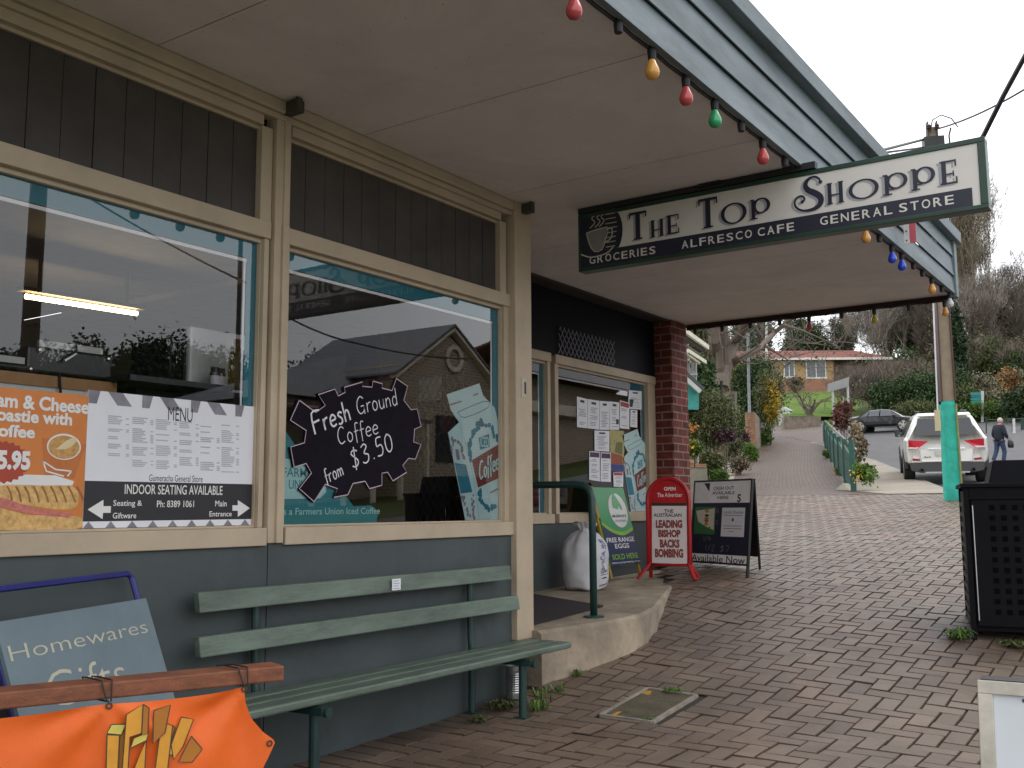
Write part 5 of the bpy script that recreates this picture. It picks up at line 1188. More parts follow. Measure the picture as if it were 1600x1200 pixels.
b = MB(); b.box(-.9, -.4, y0-.3, 3.26, .36, z0m-.03); b.build('cabinet', M('cabinet_dark', (.03, .027, .025), .6), sh)
OIL = M('oil_yellow', (.40, .28, .03), .2, .15, 9); 
def bottle(u, vb, vt, r, mats, lab, tall):
    p = onX(u, vb, -.25); zt2 = onX(u, vt, -.25).z; h = zt2-z0m+.004; p.z = z0m-.004
    t = T('bottle' if tall else 'spice_jar', lab, 'bottle' if tall else 'jar', tuple(p))
    b = MB(); b.lathe(p, [(r*.9, 0), (r, .01), (r, h*.62), (r*.8, h*.74), (r*.42, h*.84), (r*.4, h*.9)] if tall else [(r*.95, 0), (r, .008), (r, h*.72), (r*.8, h*.8)], 16); b.build('body', mats[0], t, smooth=False)
    b = MB(); b.lathe(p+V((0, 0, h*(.9 if tall else .8))), [(r*.45, 0), (r*.45, h*.1), (r*.3, h*.1)] if tall else [(r*.85, 0), (r*.85, h*.2), (r*.5, h*.2)], 14); b.build('cap', mats[1], t)
    if not tall: b = MB(); b.lathe(p+V((0, 0, h*.12)), [(r*1.02, 0), (r*1.02, h*.45)], 14, cap=False); b.build('paper_label', PAPER, t)
bottle(369, 605, 530, .042, (OIL, M('cap_orange', (.42, .16, .02), .5)), 'tall bottle of yellow oil beside the microwave', True)
bottle(382, 606, 548, .036, (M('oil_deep', (.36, .26, .01), .2), M('cap_amber', (.4, .22, .03), .5)), 'shorter bottle of deep yellow oil nearest the teal border', True)
bottle(335, 601, 574, .024, (M('jar_dark', (.10, .09, .08), .2), PRB), 'small jar with a white label', False)
bottle(345, 602, 576, .022, (M('jar_brown', (.20, .07, .03), .2), PRB), 'small jar of red brown spice', False)
fl_ = T('ceiling_lamp', 'lit fluorescent tube hanging inside the shop', 'lamp', tuple(onX(126, 477, -3.2)))
p, q = onX(40, 463, -3.2), onX(214, 490, -3.2)
b = MB(); b.tube([p, q], .017, 10); b.build('tube', TUBEM, fl_)
b = MB(); b.bar(p+V((-.0, -.05, .05)), q+V((0, .05, .05)), .09, .03); b.bar(p+V((0, .1, .06)), p+V((0, .1, 3.1-p.z)), .02, .02, (1, 0, 0)); b.bar(q+V((0, -.1, .06)), q+V((0, -.1, 3.1-q.z)), .02, .02, (1, 0, 0)); b.build('batten', M('batten_dark', (.14, .12, .10), .6), fl_)
# ================================================================ utility pole (concrete between steel channels)
pc = onG(1490, 782); PD = (pc-CAM).dot(FW); vz = at(1458, 182, PD+.3).z-pc.z
ua = radians(-14); UX = V((cos(ua), sin(ua), 0)).normalized(); UX = V((RT.x, RT.y, 0)).normalized(); UX = (UX+V((.25, -.1, 0))).normalized(); UY = V((-UX.y, UX.x, 0))
po_ = T('utility_pole', 'concrete and steel power pole with a bright turquoise painted base', 'power pole', tuple(pc))
PCON = M('pole_concrete', (.25, .20, .135), .85, .2, 4, bump=.4); RUST = M('pole_steel', (.07, .028, .024), .6, .3, 6); TURQ = M('turquoise_paint', (.02, .44, .33), .6, .14, 4, bump=.2, dirt=(5, .3))
wl = lambda z: .138-.050*min(1, z/vz)           # half width
def taper(mb, z0, z1, k0, k1, d0, d1, f=1.0):
    vs = []
    for z in (z0, z1):
        for a_, c_ in ((k0, d0), (k1, d0), (k1, d1), (k0, d1)):
            vs.append(pc+UX*(a_*wl(z))+UY*(c_*(1-.3*z/vz))+V((0, 0, z)))
    mb.mesh(vs, [(3, 2, 1, 0), (4, 5, 6, 7), (0, 1, 5, 4), (1, 2, 6, 5), (2, 3, 7, 6), (3, 0, 4, 7)])
zt_ = at(1470, 625, PD).z-pc.z
b = MB(); taper(b, zt_, vz, -.78, .78, -.055, .055); b.build('concrete_core', PCON, po_)
b = MB(); taper(b, zt_-.0, vz+.1, -1, -.78, -.10, .10); taper(b, zt_, vz+.1, .78, 1, -.10, .10); b.build('steel_channel', RUST, po_)
b = MB(); taper(b, -.1, zt_-.003, -.80, .80, -.062, .06); taper(b, -.1, zt_-.06, -1.02, -.8, -.104, .1); b.m = 1; taper(b, -.1, zt_-.06, .8, 1.02, -.104, .1); b.build('painted_base', [TURQ, M('base_edge', (.20, .22, .07), .6, .3, 9)], po_)
bx = at(1456, 200, PD)-pc; b = MB(); z_ = bx.z; o = pc+V((0, 0, z_))
b.obox(o-UX*.17-UY*.16+V((0, 0, -.10)), UX*.34, UY*.22, V((0, 0, .2))); b.build('junction_box', BLACKM, po_)
b = MB()
for k, (dx, dz) in enumerate(((-.07, .25), (.07, .25))):
    b.lathe(o+UX*dx-UY*.1+V((0, 0, dz)), [(.02, 0), (.045, .02), (.03, .04), (.045, .06), (.02, .09)], 8)
b.build('insulator', M('insulator_brown', (.06, .025, .03), .3), po_)
b = MB(); b.tube([o+UX*-.05+V((0, 0, .2))-UY*.1, o+UX*-.0+V((0, 0, .42))-UY*.1, o+UX*.15+V((0, 0, .5))-UY*.1, o+UX*.32+V((0, 0, .42))-UY*.1, o+UX*.42+V((0, 0, .25))-UY*.1], .012, 5)
b.tube([o+UX*.30+V((0, 0, .25))-UY*.1, o+UX*.26+V((0, 0, .1))-UY*.1, o+UX*.28+V((0, 0, -.3))-UY*.1, o+UX*.1+V((0, 0, -.5))-UY*.1], .016, 5)
b.tube([o+UX*-.17+V((0, 0, -.1))-UY*.1, o+UX*-.32+V((0, 0, -.25))-UY*.1, o+UX*-.28+V((0, 0, -.55))-UY*.1, o+UX*-.05+V((0, 0, -.7))-UY*.1], .014, 5); b.build('jumper_wire', CABLE, po_)
b = MB(); q0 = pc-UX*.20-UY*.1; b.tube([q0+V((0, 0, 1.2)), q0+UX*.04+V((0, 0, 3.8)), q0+UX*.06+V((0, 0, vz-.6))], .014, 8); b.build('conduit', M('conduit_white', (.6, .58, .6), .5), po_)
b = MB(); b.obox(q0-UX*.05-UY*.03+V((0, 0, 1.2)), UX*.085, UY*.06, V((0, 0, .36))); b.build('meter_box', M('meter_cream', (.50, .42, .25), .6), po_)
def wire(lab, pts, r=.011, sag=.0, name='overhead_cable', grp=None):
    P_ = []
    for a_, c_ in zip(pts, pts[1:]):
        for k in range(12): t = k/12; P_.append(V(a_)*(1-t)+V(c_)*t-V((0, 0, sag*4*t*(1-t))))
    P_.append(V(pts[-1])); b = MB(); b.tube(P_, r, 5)
    return tag(b.build(name, CABLE), lab, 'cable', grp)
wire('overhead cable running right from the pole top', [o+UX*.05-UY*.1+V((0, 0, .24)), at(1600, 140, PD-3), at(1900, 60, PD-8)], .016, .06)
wire('upper cable running left from the pole box behind the awning', [o+UX*-.15+V((0, 0, .1)), at(1366, 238, PD-3.5), at(1200, 340, PD-8)], .024)
wire('lower cable running left from the pole box behind the awning', [o+UX*-.17+V((0, 0, -.05)), at(1372, 240, PD-3), at(1250, 320, PD-6)], .018)
wire('thick black service cable rising steeply behind the hanging sign', [at(1515, 250, 7.5), at(1537, 212, 7.4), at(1568, 150, 7.2), at(1606, 80, 7.0), at(1700, -130, 6.6)], .019)
wire('thin distant wire across the sky on the right', [at(1480, 408, 70), at(1640, 412, 70)], .012); wire('second thin distant wire across the sky on the right', [at(1480, 420, 72), at(1640, 424, 72)], .012)
# ================================================================ white four wheel drive
def car_space(c, hd, scale=1):
    f = V((-sin(hd), cos(hd), 0)); r_ = V((cos(hd), sin(hd), 0))
    sl_ = (G(c.x+f.x*2, c.y+f.y*2)-G(c.x-f.x*2, c.y-f.y*2))/4; up = V((0, 0, 1)); f2 = (f+up*sl_).normalized(); up2 = r_.cross(f2)
    return lambda x, y, z: c+r_*x*scale+f2*y*scale+up2*z*scale
def loft(mb, C_, st, closed=True):
    'st: list of (y, half profile [(x,z)...] from bottom centre to top centre)'
    vs = []; n = None
    for y, pf in st:
        ring = [(x, z) for x, z in pf]+[(-x, z) for x, z in pf[::-1]]
        yy = y if not isinstance(y, list) else None; n = len(ring)
        for k, (x, z) in enumerate(ring): vs.append(C_(x, (y if yy is not None else y[min(k, n-1-k)]), z))
    fs = [(i*n+j, i*n+(j+1) % n, (i+1)*n+(j+1) % n, (i+1)*n+j) for i in range(len(st)-1) for j in range(n)]
    fs += [tuple(range(n))[::-1], tuple(range((len(st)-1)*n, len(st)*n))]
    mb.mesh(vs, fs)
def wheel(C_, x, y, r_, wd, par, rimm, out):
    ax = (C_(1, 0, 0)-C_(0, 0, 0)).normalized()*out
    b = MB(); b.lathe(C_(x, y, r_), [(r_*.62, -wd/2), (r_*.95, -wd/2), (r_, -wd/2+.03), (r_, wd/2-.03), (r_*.95, wd/2), (r_*.66, wd/2), (r_*.64, wd/2-.03)], 24, ax=ax); w_ = b.build('wheel', M('tyre', (.018, .017, .017), .85), par)
    b = MB(); b.lathe(C_(x, y, r_), [(r_*.64, wd/2-.035), (r_*.6, wd/2-.02)], 24, ax=ax); cen = C_(x, y, r_)+ax*(wd/2-.012); a_ = ax.orthogonal().normalized(); e_ = ax.cross(a_); b.m = 1
    for k in range(5):
        for dt in (-.16, .16):
            t = 2*pi*k/5+dt; d_ = a_*cos(t)+e_*sin(t); nn = ax.cross(d_); b.obox(cen+d_*.05-nn*.022, d_*(r_*.58), nn*.044, ax*.012)
    b.lathe(cen, [(.07, 0), (.05, .015)], 12, ax=ax); b.lathe(cen-ax*.02, [(r_*.64, 0), (r_*.64, .03), (r_*.58, .03), (r_*.58, 0)], 24, ax=ax, cap=False); b.build('rim', [M('rim_gap', (.03, .03, .03), .6), rimm], w_)
SV = onG(1485, 748); sd_ = 24.6; SV = at(1481, 747, sd_); SV.z = G(SV.x, SV.y)-.11
suv = T('parked_car', 'white four wheel drive parked on the road behind the turquoise pole', 'car', tuple(SV)); C_ = car_space(SV, radians(15))
CARW = M('car_white', (.72, .70, .65), .22, .03, 2, coat=.6); CDK = M('car_dark_trim', (.035, .034, .034), .6); CGL = M('car_glass', (.012, .012, .015), .06, spec=.7); TAILR = M('tail_red', (.50, .015, .03), .15); TAILW = M('tail_clear', (.62, .52, .50), .2)
lo = [(0, .42), (.80, .42), (.93, .55)]
pr = lambda w_, zb, wr, zr: [(0, .46), (.82, .46), (w_-.02, .56), (w_, .80), (w_-.01, zb-.06), (w_-.06, zb), (wr, zr-.08), (wr-.14, zr), (0, zr+.015)]
st = [([.12, .12, .10, .06, .06, .09, .60, .66, .66], pr(.90, 1.16, .66, 1.69)), ([.42, .42, .40, .36, .36, .40, .84, .90, .90], pr(.965, 1.17, .68, 1.735)), (1.6, pr(.97, 1.15, .69, 1.75)), (2.6, pr(.97, 1.12, .68, 1.74)), ([3.2, 3.2, 3.2, 3.2, 3.2, 3.35, 2.95, 2.9, 2.9], pr(.965, 1.09, .64, 1.68)), ([3.6]*5+[3.62, 3.6, 3.58, 3.58], [(0, .46), (.82, .46), (.94, .56), (.96, .78), (.95, 1.02), (.90, 1.07), (.6, 1.13), (.4, 1.14), (0, 1.15)]), (4.5, [(0, .46), (.8, .46), (.9, .56), (.92, .75), (.9, .93), (.85, .98), (.6, 1.04), (.4, 1.05), (0, 1.06)]), (4.75, [(0, .5), (.7, .5), (.8, .58), (.82, .7), (.8, .85), (.75, .9), (.5, .93), (.3, .94), (0, .94)])]
b = MB(); loft(b, C_, st); bd = b.build('body', CARW, suv, smooth=False, bev=.02)
def quadp(pts, off=(0, -.012, 0)): return [C_(x+off[0], y+off[1], z+off[2]) for x, y, z in pts]
b = MB(); rw = [(-.70, .135, 1.20), (.70, .135, 1.20), (.60, .515, 1.62), (-.60, .515, 1.62)]; b.prism(quadp(rw, (0, -.02, 0)), C_(0, .03, 0)-C_(0, 0, 0)); b.build('rear_window', CGL, suv, bev=.01)
b = MB(); b.prism([C_(-.63, .50, 1.67), C_(.63, .50, 1.67), C_(.60, .68, 1.725), C_(-.60, .68, 1.725)], C_(0, 0, .03)-C_(0, 0, 0)); b.build('spoiler', CARW, suv, bev=.01)
for s_ in (-1, 1):
    b = MB(); b.prism([C_(s_*x, y, z) for x, y, z in ((.40, .028, 1.06), (.84, .06, 1.10), (.90, .12, 1.07), (.90, .10, .88), (.66, .03, .88))], C_(0, .03, 0)-C_(0, 0, 0)); tl_ = b.build('tail_light', TAILR, suv)
    b = MB(); b.prism([C_(s_*x, y, z) for x, y, z in ((.62, .022, .925), (.89, .085, .925), (.89, .075, .885), (.67, .022, .885))], C_(0, .02, 0)-C_(0, 0, 0)); b.build('clear_lens', TAILW, tl_)
    b = MB(); b.prism([C_(s_*x, y, z) for x, y, z in ((.60, .02, .63), (.78, .035, .65), (.78, .035, .59), (.62, .02, .58))], C_(0, .03, 0)-C_(0, 0, 0)); b.build('reflector', M('reflector_red', (.30, .02, .02), .3), suv)
    b = MB(); b.lathe(C_(s_*.58, -.0, .36), [(.05, -.02), (.05, .1), (.042, .1), (.042, -.018)], 12, ax=-(C_(0, 1, 0)-C_(0, 0, 0))); b.build('exhaust', M('exhaust_steel', (.12, .11, .11), .35, metal=.8), suv)
    b = MB(); sd2 = [(.965, .62, 1.2), (.965, 2.9, 1.16), (.72, 2.45, 1.60), (.715, .98, 1.63)]
    for xa, xb in ((.5, 1.3), (1.36, 2.2), (2.27, 3.15)):
        yb0, yb1 = xa+.05, xb-.0; t0 = lambda y: (.955, y, 1.19)
        top0, top1 = max(yb0, .85), min(yb1, 2.75)
        b.prism([C_(s_*.93, yb0+.05, 1.19), C_(s_*.93, yb1, 1.17), C_(s_*.73, top1-.05, 1.58), C_(s_*.73, top0+.08, 1.58)], C_(s_*.012, 0, .006)-C_(0, 0, 0))
    b.build('side_window', CGL, suv)
    b = MB(); b.bar(C_(s_*.85, 2.95, 1.13), C_(s_*1.0, 2.95, 1.19), .05, .04); b.prism([C_(s_*x, 2.90, z) for x, z in ((.93, 1.12), (1.08, 1.13), (1.10, 1.28), (.95, 1.29))], C_(0, .12, 0)-C_(0, 0, 0)); b.m = 1; b.prism([C_(s_*x, 2.89, z) for x, z in ((.945, 1.135), (1.065, 1.145), (1.085, 1.265), (.96, 1.275))], C_(0, .01, 0)-C_(0, 0, 0)); b.build('mirror', [CDK if s_ < 0 else CARW, M('mirror_glass', (.4, .45, .5), .05, metal=.9)], suv)
    b = MB(); b.tube([C_(s_*.55, .8, 1.765), C_(s_*.55, .95, 1.80), C_(s_*.56, 2.4, 1.80), C_(s_*.55, 2.55, 1.76)], .02, 6); b.build('roof_rail', CDK, suv)
    for y in (.85, 3.75):
        wheel(C_, s_*.84, y, .385, .26, suv, M('rim_silver', (.4, .4, .4), .35, metal=.6), s_)
        b = MB(); n_ = 14
        for i in range(n_):
            t0, t1 = pi*i/n_, pi*(i+1)/n_; f_ = lambda t, r_: C_(s_*.975, y+cos(t)*r_, .385+sin(t)*r_)
            b.prism([f_(t0, .40), f_(t1, .40), f_(t1, .48), f_(t0, .48)], C_(-s_*.1, 0, 0)-C_(0, 0, 0))
        b.build('arch_trim', CDK, suv)
b = MB(); b.prism([C_(x, y, z) for x, y, z in ((-.86, .04, .54), (.86, .04, .54), (.82, .0, .34), (.6, -.02, .29), (-.6, -.02, .29), (-.82, .0, .34))], C_(0, .14, 0)-C_(0, 0, 0)); b.build('rear_bumper', CDK, suv, bev=.015)
b = MB(); b.bar(C_(-.5, -.03, .30), C_(.5, -.03, .30), .03, .03); b.build('bumper_strip', M('bumper_silver', (.4, .4, .4), .3, metal=.7), suv)
b = MB(); b.prism(quadp([(-.56, .03, .56), (.56, .03, .56), (.58, .05, .60), (.60, .05, .86), (-.60, .05, .86), (-.58, .05, .60)], (0, -.0, 0)), C_(0, .02, 0)-C_(0, 0, 0)); tg = b.build('tailgate', CARW, suv, bev=.008)
b = MB(); b.prism([C_(x, .02, z) for x, z in ((-.26, .70), (.26, .70), (.26, .82), (-.26, .82))], C_(0, .01, 0)-C_(0, 0, 0)); b.build('number_plate', M('plate_pale', (.5, .5, .45), .5), tg)
b = MB(); b.bar(C_(-.42, .025, .885), C_(.42, .025, .885), .02, .03); b.build('chrome_strip', M('chrome', (.6, .6, .6), .2, metal=.9), tg)
b = MB()
def badge(s_, x0, x1, z0, z1):
    vs, fs, a0, a1, c0, c1 = textmesh(s_, .02); b.mesh([C_(x0+(x-a0)/(a1-a0)*(x1-x0), .022, z0+(y-c0)/(c1-c0)*(z1-z0)) for x, y in vs], fs)
badge('4x4', -.52, -.36, .655, .70); badge('Jeep', .38, .52, .665, .70) if False else None
b.build('badge', M('badge_grey', (.2, .2, .2), .3, metal=.8), tg)
# ================================================================ dark sedan across the road
sg = at(1382, 671, 55); g0 = onG(1385, 671); DS = (g0-CAM).dot(FW); print('sedan depth', DS, g0)
vd = V((g0.x-CAM.x, g0.y-CAM.y, 0)).normalized(); rgt = V((vd.y, -vd.x, 0)); fwd = (rgt-vd*.30).normalized(); hd = atan2(-fwd.x, fwd.y)
g0.z = G(g0.x, g0.y)-.1; cs = car_space(g0, hd, 1.0); sed = T('parked_car', 'dark charcoal sedan seen side on beyond the fence', 'car', tuple(g0))
SC = 1.0*DS*112/FPX/4.75; C_ = lambda x, y, z: cs(x*SC, (y-2.4)*SC, z*SC)
CARD = M('car_charcoal', (.018, .018, .022), .22, .1, 3, coat=.6)
P2 = lambda w_, zb, wr, zr, zbm=.28: [(0, zbm), (.74, zbm), (w_, .42), (w_+.01, .62), (w_-.02, zb), (wr+.08, zb+.03), (wr, zr-.05), (wr-.1, zr), (0, zr+.01)]
st = [(0.0, P2(.78, .86, .6, .93, .42)), (.15, P2(.84, .90, .62, 1.0)), ([.75]*5+[.7, .8, .85, .85], P2(.88, .93, .60, 1.06)), ([1.3]*5+[.95, 1.45, 1.5, 1.5], P2(.89, .93, .57, 1.38)), (2.0, P2(.90, .92, .57, 1.43)), (2.6, P2(.90, .91, .57, 1.42)), ([3.1]*5+[3.3, 3.0, 2.95, 2.95], P2(.90, .89, .57, 1.34)), ([3.6]*5+[3.65, 3.6, 3.6, 3.6], P2(.89, .86, .60, .96)), (4.4, P2(.84, .76, .6, .82)), (4.75, P2(.72, .62, .5, .68, .36)), (4.82, P2(.62, .56, .45, .6, .4))]
b = MB(); loft(b, C_, st); b.build('body', CARD, sed, bev=.02)
for s_ in (-1, 1):
    b = MB()
    for pts in ([(1.02, .98), (1.42, .97), (1.52, 1.30), (1.42, 1.29)], [(1.48, .97), (2.2, .96), (2.2, 1.37), (1.58, 1.32)], [(2.27, .96), (3.25, .95), (2.88, 1.30), (2.27, 1.37)]):
        b.prism([C_(s_*(.845-(z-.95)*.58), y, z) for y, z in pts], C_(s_*.012, 0, .004)-C_(0, 0, 0))
    b.build('side_window', M('sedan_glass', (.06, .065, .075), .06, spec=.8), sed)
    b = MB(); b.prism([C_(s_*x, y, z) for x, y, z in ((.55, 4.70, .66), (.80, 4.42, .72), (.82, 4.40, .62), (.62, 4.72, .56))], C_(0, .04, 0)-C_(0, 0, 0)); b.build('headlight', M('headlight_clear', (.6, .6, .62), .1), sed)
    b = MB(); b.ball(C_(s_*.98, 3.2, .96), .09, .09, .07, 8, 6); b.build('mirror', CARD, sed)
    for y in (.95, 3.75): wheel(lambda x, yy, z: C_(x, yy, z), s_*.80, y, .32, .2, sed, M('rim_alloy', (.5, .48, .44), .35, metal=.5), s_)
# ================================================================ person
mp = onG(1563, 722); mp.z -= .1; MD = (mp-CAM).dot(FW); Hm = MD*(722-648)/FPX; k_ = Hm/1.70; print('man', mp, MD, Hm)
vd = V((mp.x-CAM.x, mp.y-CAM.y, 0)).normalized(); rgt = V((vd.y, -vd.x, 0)); hdv = (vd*.75+rgt*.66).normalized(); sdv = V((hdv.y, -hdv.x, 0))
Mn = lambda x, y, z: mp+sdv*(x*k_)+hdv*(y*k_)+V((0, 0, z*k_))
pn = T('person', 'grey haired man in dark jacket and jeans walking away with a black bag', 'person', tuple(mp))
SKIN = M('skin', (.42, .22, .16), .55, .1, 20); JACK = M('jacket_navy', (.013, .016, .03), .8, .2, 12, bump=.3); JEAN = M('jeans_blue', (.03, .05, .10), .85, .25, 14, bump=.2)
v_ = [(0, .02, .95), (0, .03, 1.15), (0, .06, 1.38), (0, .09, 1.47), (0, .12, 1.55), (0, .14, 1.63), (.17, .06, 1.38), (.25, .04, 1.12), (.22, .20, .93), (-.17, .05, 1.38), (-.24, .02, 1.12), (-.20, .16, .93), (.09, .02, .92), (.11, .12, .50), (.11, .02, .09), (.11, .16, .04), (-.09, .02, .92), (-.10, -.04, .50), (-.10, -.26, .12), (-.10, -.16, .04)]
e_ = [(0, 1), (1, 2), (2, 3), (3, 4), (4, 5), (2, 6), (6, 7), (7, 8), (2, 9), (9, 10), (10, 11), (0, 12), (12, 13), (13, 14), (14, 15), (0, 16), (16, 17), (17, 18), (18, 19)]
r_ = [.12, .12, .12, .05, .07, .075, .06, .045, .03, .06, .045, .03, .075, .055, .04, .035, .075, .055, .04, .035]
skinned('body', [Mn(*p) for p in v_], e_, [q*k_ for q in r_], SKIN, pn)
jv = [(0, .02, .80), (0, .02, 1.10), (0, .05, 1.32), (0, .08, 1.45), (.17, .05, 1.38), (.26, .03, 1.12), (.24, .16, .97), (-.17, .04, 1.38), (-.25, .01, 1.12), (-.22, .12, .97)]
skinned('jacket', [Mn(*p) for p in jv], [(0, 1), (1, 2), (2, 3), (2, 4), (4, 5), (5, 6), (2, 7), (7, 8), (8, 9)], [(.20*k_, .16*k_), (.185*k_, .15*k_), (.19*k_, .14*k_), .075*k_, .095*k_, .075*k_, .06*k_, .095*k_, .075*k_, .06*k_], JACK, pn)
tv = [(0, .02, .93), (.09, .02, .84), (.115, .12, .50), (.11, .03, .12), (-.09, .02, .84), (-.105, -.04, .50), (-.10, -.24, .15)]
skinned('trousers', [Mn(*p) for p in tv], [(0, 1), (1, 2), (2, 3), (0, 4), (4, 5), (5, 6)], [.13*k_, .105*k_, .08*k_, .07*k_, .105*k_, .08*k_, .07*k_], JEAN, pn)
b = MB(); hc = Mn(0, .13, 1.60); b.ball(hc, .088*k_, .100*k_, .115*k_, 14, 10); b.ball(Mn(0, .235, 1.585), .02*k_, .025*k_, .02*k_, 8, 6); b.ball(Mn(.088, .13, 1.59), .014*k_, .022*k_, .032*k_, 8, 6); b.ball(Mn(-.088, .13, 1.59), .014*k_, .022*k_, .032*k_, 8, 6); b.build('head', SKIN, pn, smooth=True)
b = MB(); b.ball(Mn(0, .115, 1.625), .092*k_, .098*k_, .102*k_, 14, 10); b.build('hair', M('hair_grey', (.50, .45, .42), .8, .2, 60, bump=.5), pn, smooth=True)
for s_, hx, hy, hz in ((1, .22, .21, .90), (-1, -.20, .17, .90)):
    fv = [(hx, hy, hz), (hx, hy+.02, hz-.05)]; fe = [(0, 1)]; fr_ = [.03*k_, .035*k_]
    for q, (dx, L_) in enumerate(((-.03, .065), (-.01, .075), (.012, .07), (.03, .055))):
        i = len(fv); fv += [(hx+dx, hy+.03, hz-.075), (hx+dx, hy+.04, hz-.075-L_*.5), (hx+dx, hy+.03, hz-.075-L_)]; fe += [(1, i), (i, i+1), (i+1, i+2)]; fr_ += [.010*k_]*3
    i = len(fv); fv += [(hx-.03*s_, hy+.05, hz-.04), (hx-.035*s_, hy+.075, hz-.08)]; fe += [(0, i), (i, i+1)]; fr_ += [.011*k_, .009*k_]
    skinned('hand', [Mn(*p) for p in fv], fe, fr_, SKIN, pn, sub=1)
for x, y, z in ((.11, .07, 0), (-.10, -.22, .03)):
    b = MB(); vs = [Mn(x+dx, y+dy, z+dz) for dy, w_, h_ in ((-.09, .038, .085), (.0, .042, .09), (.10, .045, .06), (.17, .035, .04)) for dx, dz in ((-w_, .0), (w_, .0), (w_*.8, h_), (-w_*.8, h_))]
    b.mesh(vs, [(0, 1, 2, 3), (15, 14, 13, 12)]+[(i*4+j, (i+1)*4+j, (i+1)*4+(j+1) % 4, i*4+(j+1) % 4) for i in range(3) for j in range(4)]); b.build('shoe', M('shoe_dark', (.02, .018, .016), .6), pn, bev=.01)
bg_ = T('carry_bag', 'small black bag held at the hip of the walking man', 'bag', tuple(Mn(.28, .30, .72)))
b = MB(); vs = []
for z, w_, d_ in ((.62, .10, .05), (.66, .13, .07), (.76, .135, .075), (.86, .12, .06), (.90, .09, .04)):
    for t in [2*pi*i/12 for i in range(12)]: vs.append(Mn(.26+d_*cos(t), .27+w_*sin(t), z))
b.mesh(vs, [(i*12+j, i*12+(j+1) % 12, (i+1)*12+(j+1) % 12, (i+1)*12+j) for i in range(4) for j in range(12)]+[tuple(range(12))[::-1], tuple(range(48, 60))]); b.build('pouch', BLACKM, bg_, smooth=True)
b = MB(); b.tube([Mn(.26, .19, .89), Mn(.25, .21, .96), Mn(.24, .26, .97), Mn(.26, .34, .89)], .008*k_, 5); b.build('handle', BLACKM, bg_)
# ================================================================ green picket fence along the path
fe_ = T('picket_fence', 'dark green metal picket fence stepping up beside the brick path', 'fence', tuple(onG(1334, 768)))
f0 = onG(1334, 768); f1 = onG(1287, 692); NP = 7; FD = (f1-f0); FDn = V((FD.x, FD.y, 0)).normalized()
PK = M('picket_green', (.010, .075, .055), .5, .2, 6)
for k in range(NP):
    p, q = f0+FD*(k/NP), f0+FD*((k+1)/NP); zt0 = max(p.z, q.z)
    b = MB(); p = V((p.x, p.y, G(p.x, p.y))); b.box(p.x-.05, p.x+.05, p.y-.05, p.y+.05, p.z-.2, p.z+1.12); b.build('post', PK, fe_)
    m_ = 9; L_ = (q-p).length
    for i in range(m_):
        a_ = p+(q-p)*((i+.25)/m_); zz = G(a_.x, a_.y); w_ = L_/m_*.72
        b = MB(); top = zz+.74+.22*(i/m_); sd = FDn*w_; nn = V((-FDn.y, FDn.x, 0))*.02
        P_ = [a_+V((0, 0, zz+.12-a_.z)), a_+sd+V((0, 0, zz+.12-a_.z)), a_+sd+V((0, 0, top+.10-a_.z)), a_+V((0, 0, top-a_.z))]
        b.prism(P_, nn); b.build('picket', PK, fe_)
    b = MB(); b.bar(p+V((0, 0, .25)), V((q.x, q.y, q.z+.25)), .04, .05); b.bar(p+V((0, 0, .62)), V((q.x, q.y, q.z+.62)), .04, .05); b.build('rail', PK, fe_)
b = MB(); b.tube([f0+V((.12, -.05, .9)), f1+V((.1, 0, 1.0))], .018, 6); b.build('top_rail', M('galvanised', (.28, .28, .29), .5), fe_)
# ================================================================ posts, signs
def pole(name, lab, cat, u, vb, vt, D, r, mat, arm=None):
    p, q = at(u[0], vb, D), at(u[1], vt, D); p.z = min(p.z, TZ(p.x, p.y)); t = T(name, lab, cat, tuple(p))
    b = MB(); b.tube([p, q], [r*1.15, r], 10); b.build('post', mat, t)
    if arm: b = MB(); b.tube([q+V((0, 0, -.1)), at(arm[0], arm[1], D)], r*.5, 6); b.lathe(q, [(r*1.5, -.05), (r*1.5, .02), (r*.4, .1)], 10); b.build('arm', mat, t)
    return t
pole('lamp_post', 'plain grey steel lamp post in front of the ivy covered shrub', 'lamp post', (1170, 1168.5), 640, 524, 44, .06, M('post_grey', (.30, .32, .33), .5), (1128, 523))
pole('flagpole', 'tall thin white flagpole rising before the tiled roof', 'flagpole', (1197, 1197), 600, 440, 84, .085, M('pole_white', (.7, .69, .66), .5))
rs2 = T('road_sign', 'back of a pale grey road sign on two posts above the picket fence', 'road sign', tuple(at(1301, 640, 38)))
sp_ = [at(*q, 38) for q in ((1294, 600), (1327, 589), (1326, 604), (1293, 613))]; RSP = Pl(sp_[3], sp_[2]-sp_[3], sp_[0]-sp_[3])
b = MB(); b.prism(sp_, FW*.03); b.build('panel', M('sign_back_grey', (.30, .30, .29), .5, .1, 3), rs2)
for u, v, w_ in ((1302, 648, 599), (1325.5, 645, 592)):
    b = MB(); q = at(u-1.5, w_, 38.1); p = at(u, v, 38.1); p.z = G(p.x, p.y)-.3; b.tube([p, q], .045, 8); b.build('post', M('post_pale', (.42, .42, .42), .5), rs2)
pole('bollard_pipe', 'thin grey pipe standing between the road sign posts', 'pipe', (1317, 1317), 648, 620, 40, .03, MATS['post_grey'])
ds_ = T('direction_sign', 'stack of green and blue street direction blades on a white post', 'direction sign', tuple(at(1534, 632, 50)))
b = MB(); p, q = at(1535, 660, 50), at(1535, 611, 50); p.z = TZ(p.x, p.y); b.tube([p, q], .07, 8); b.build('post', M('post_white', (.62, .62, .60), .5), ds_)
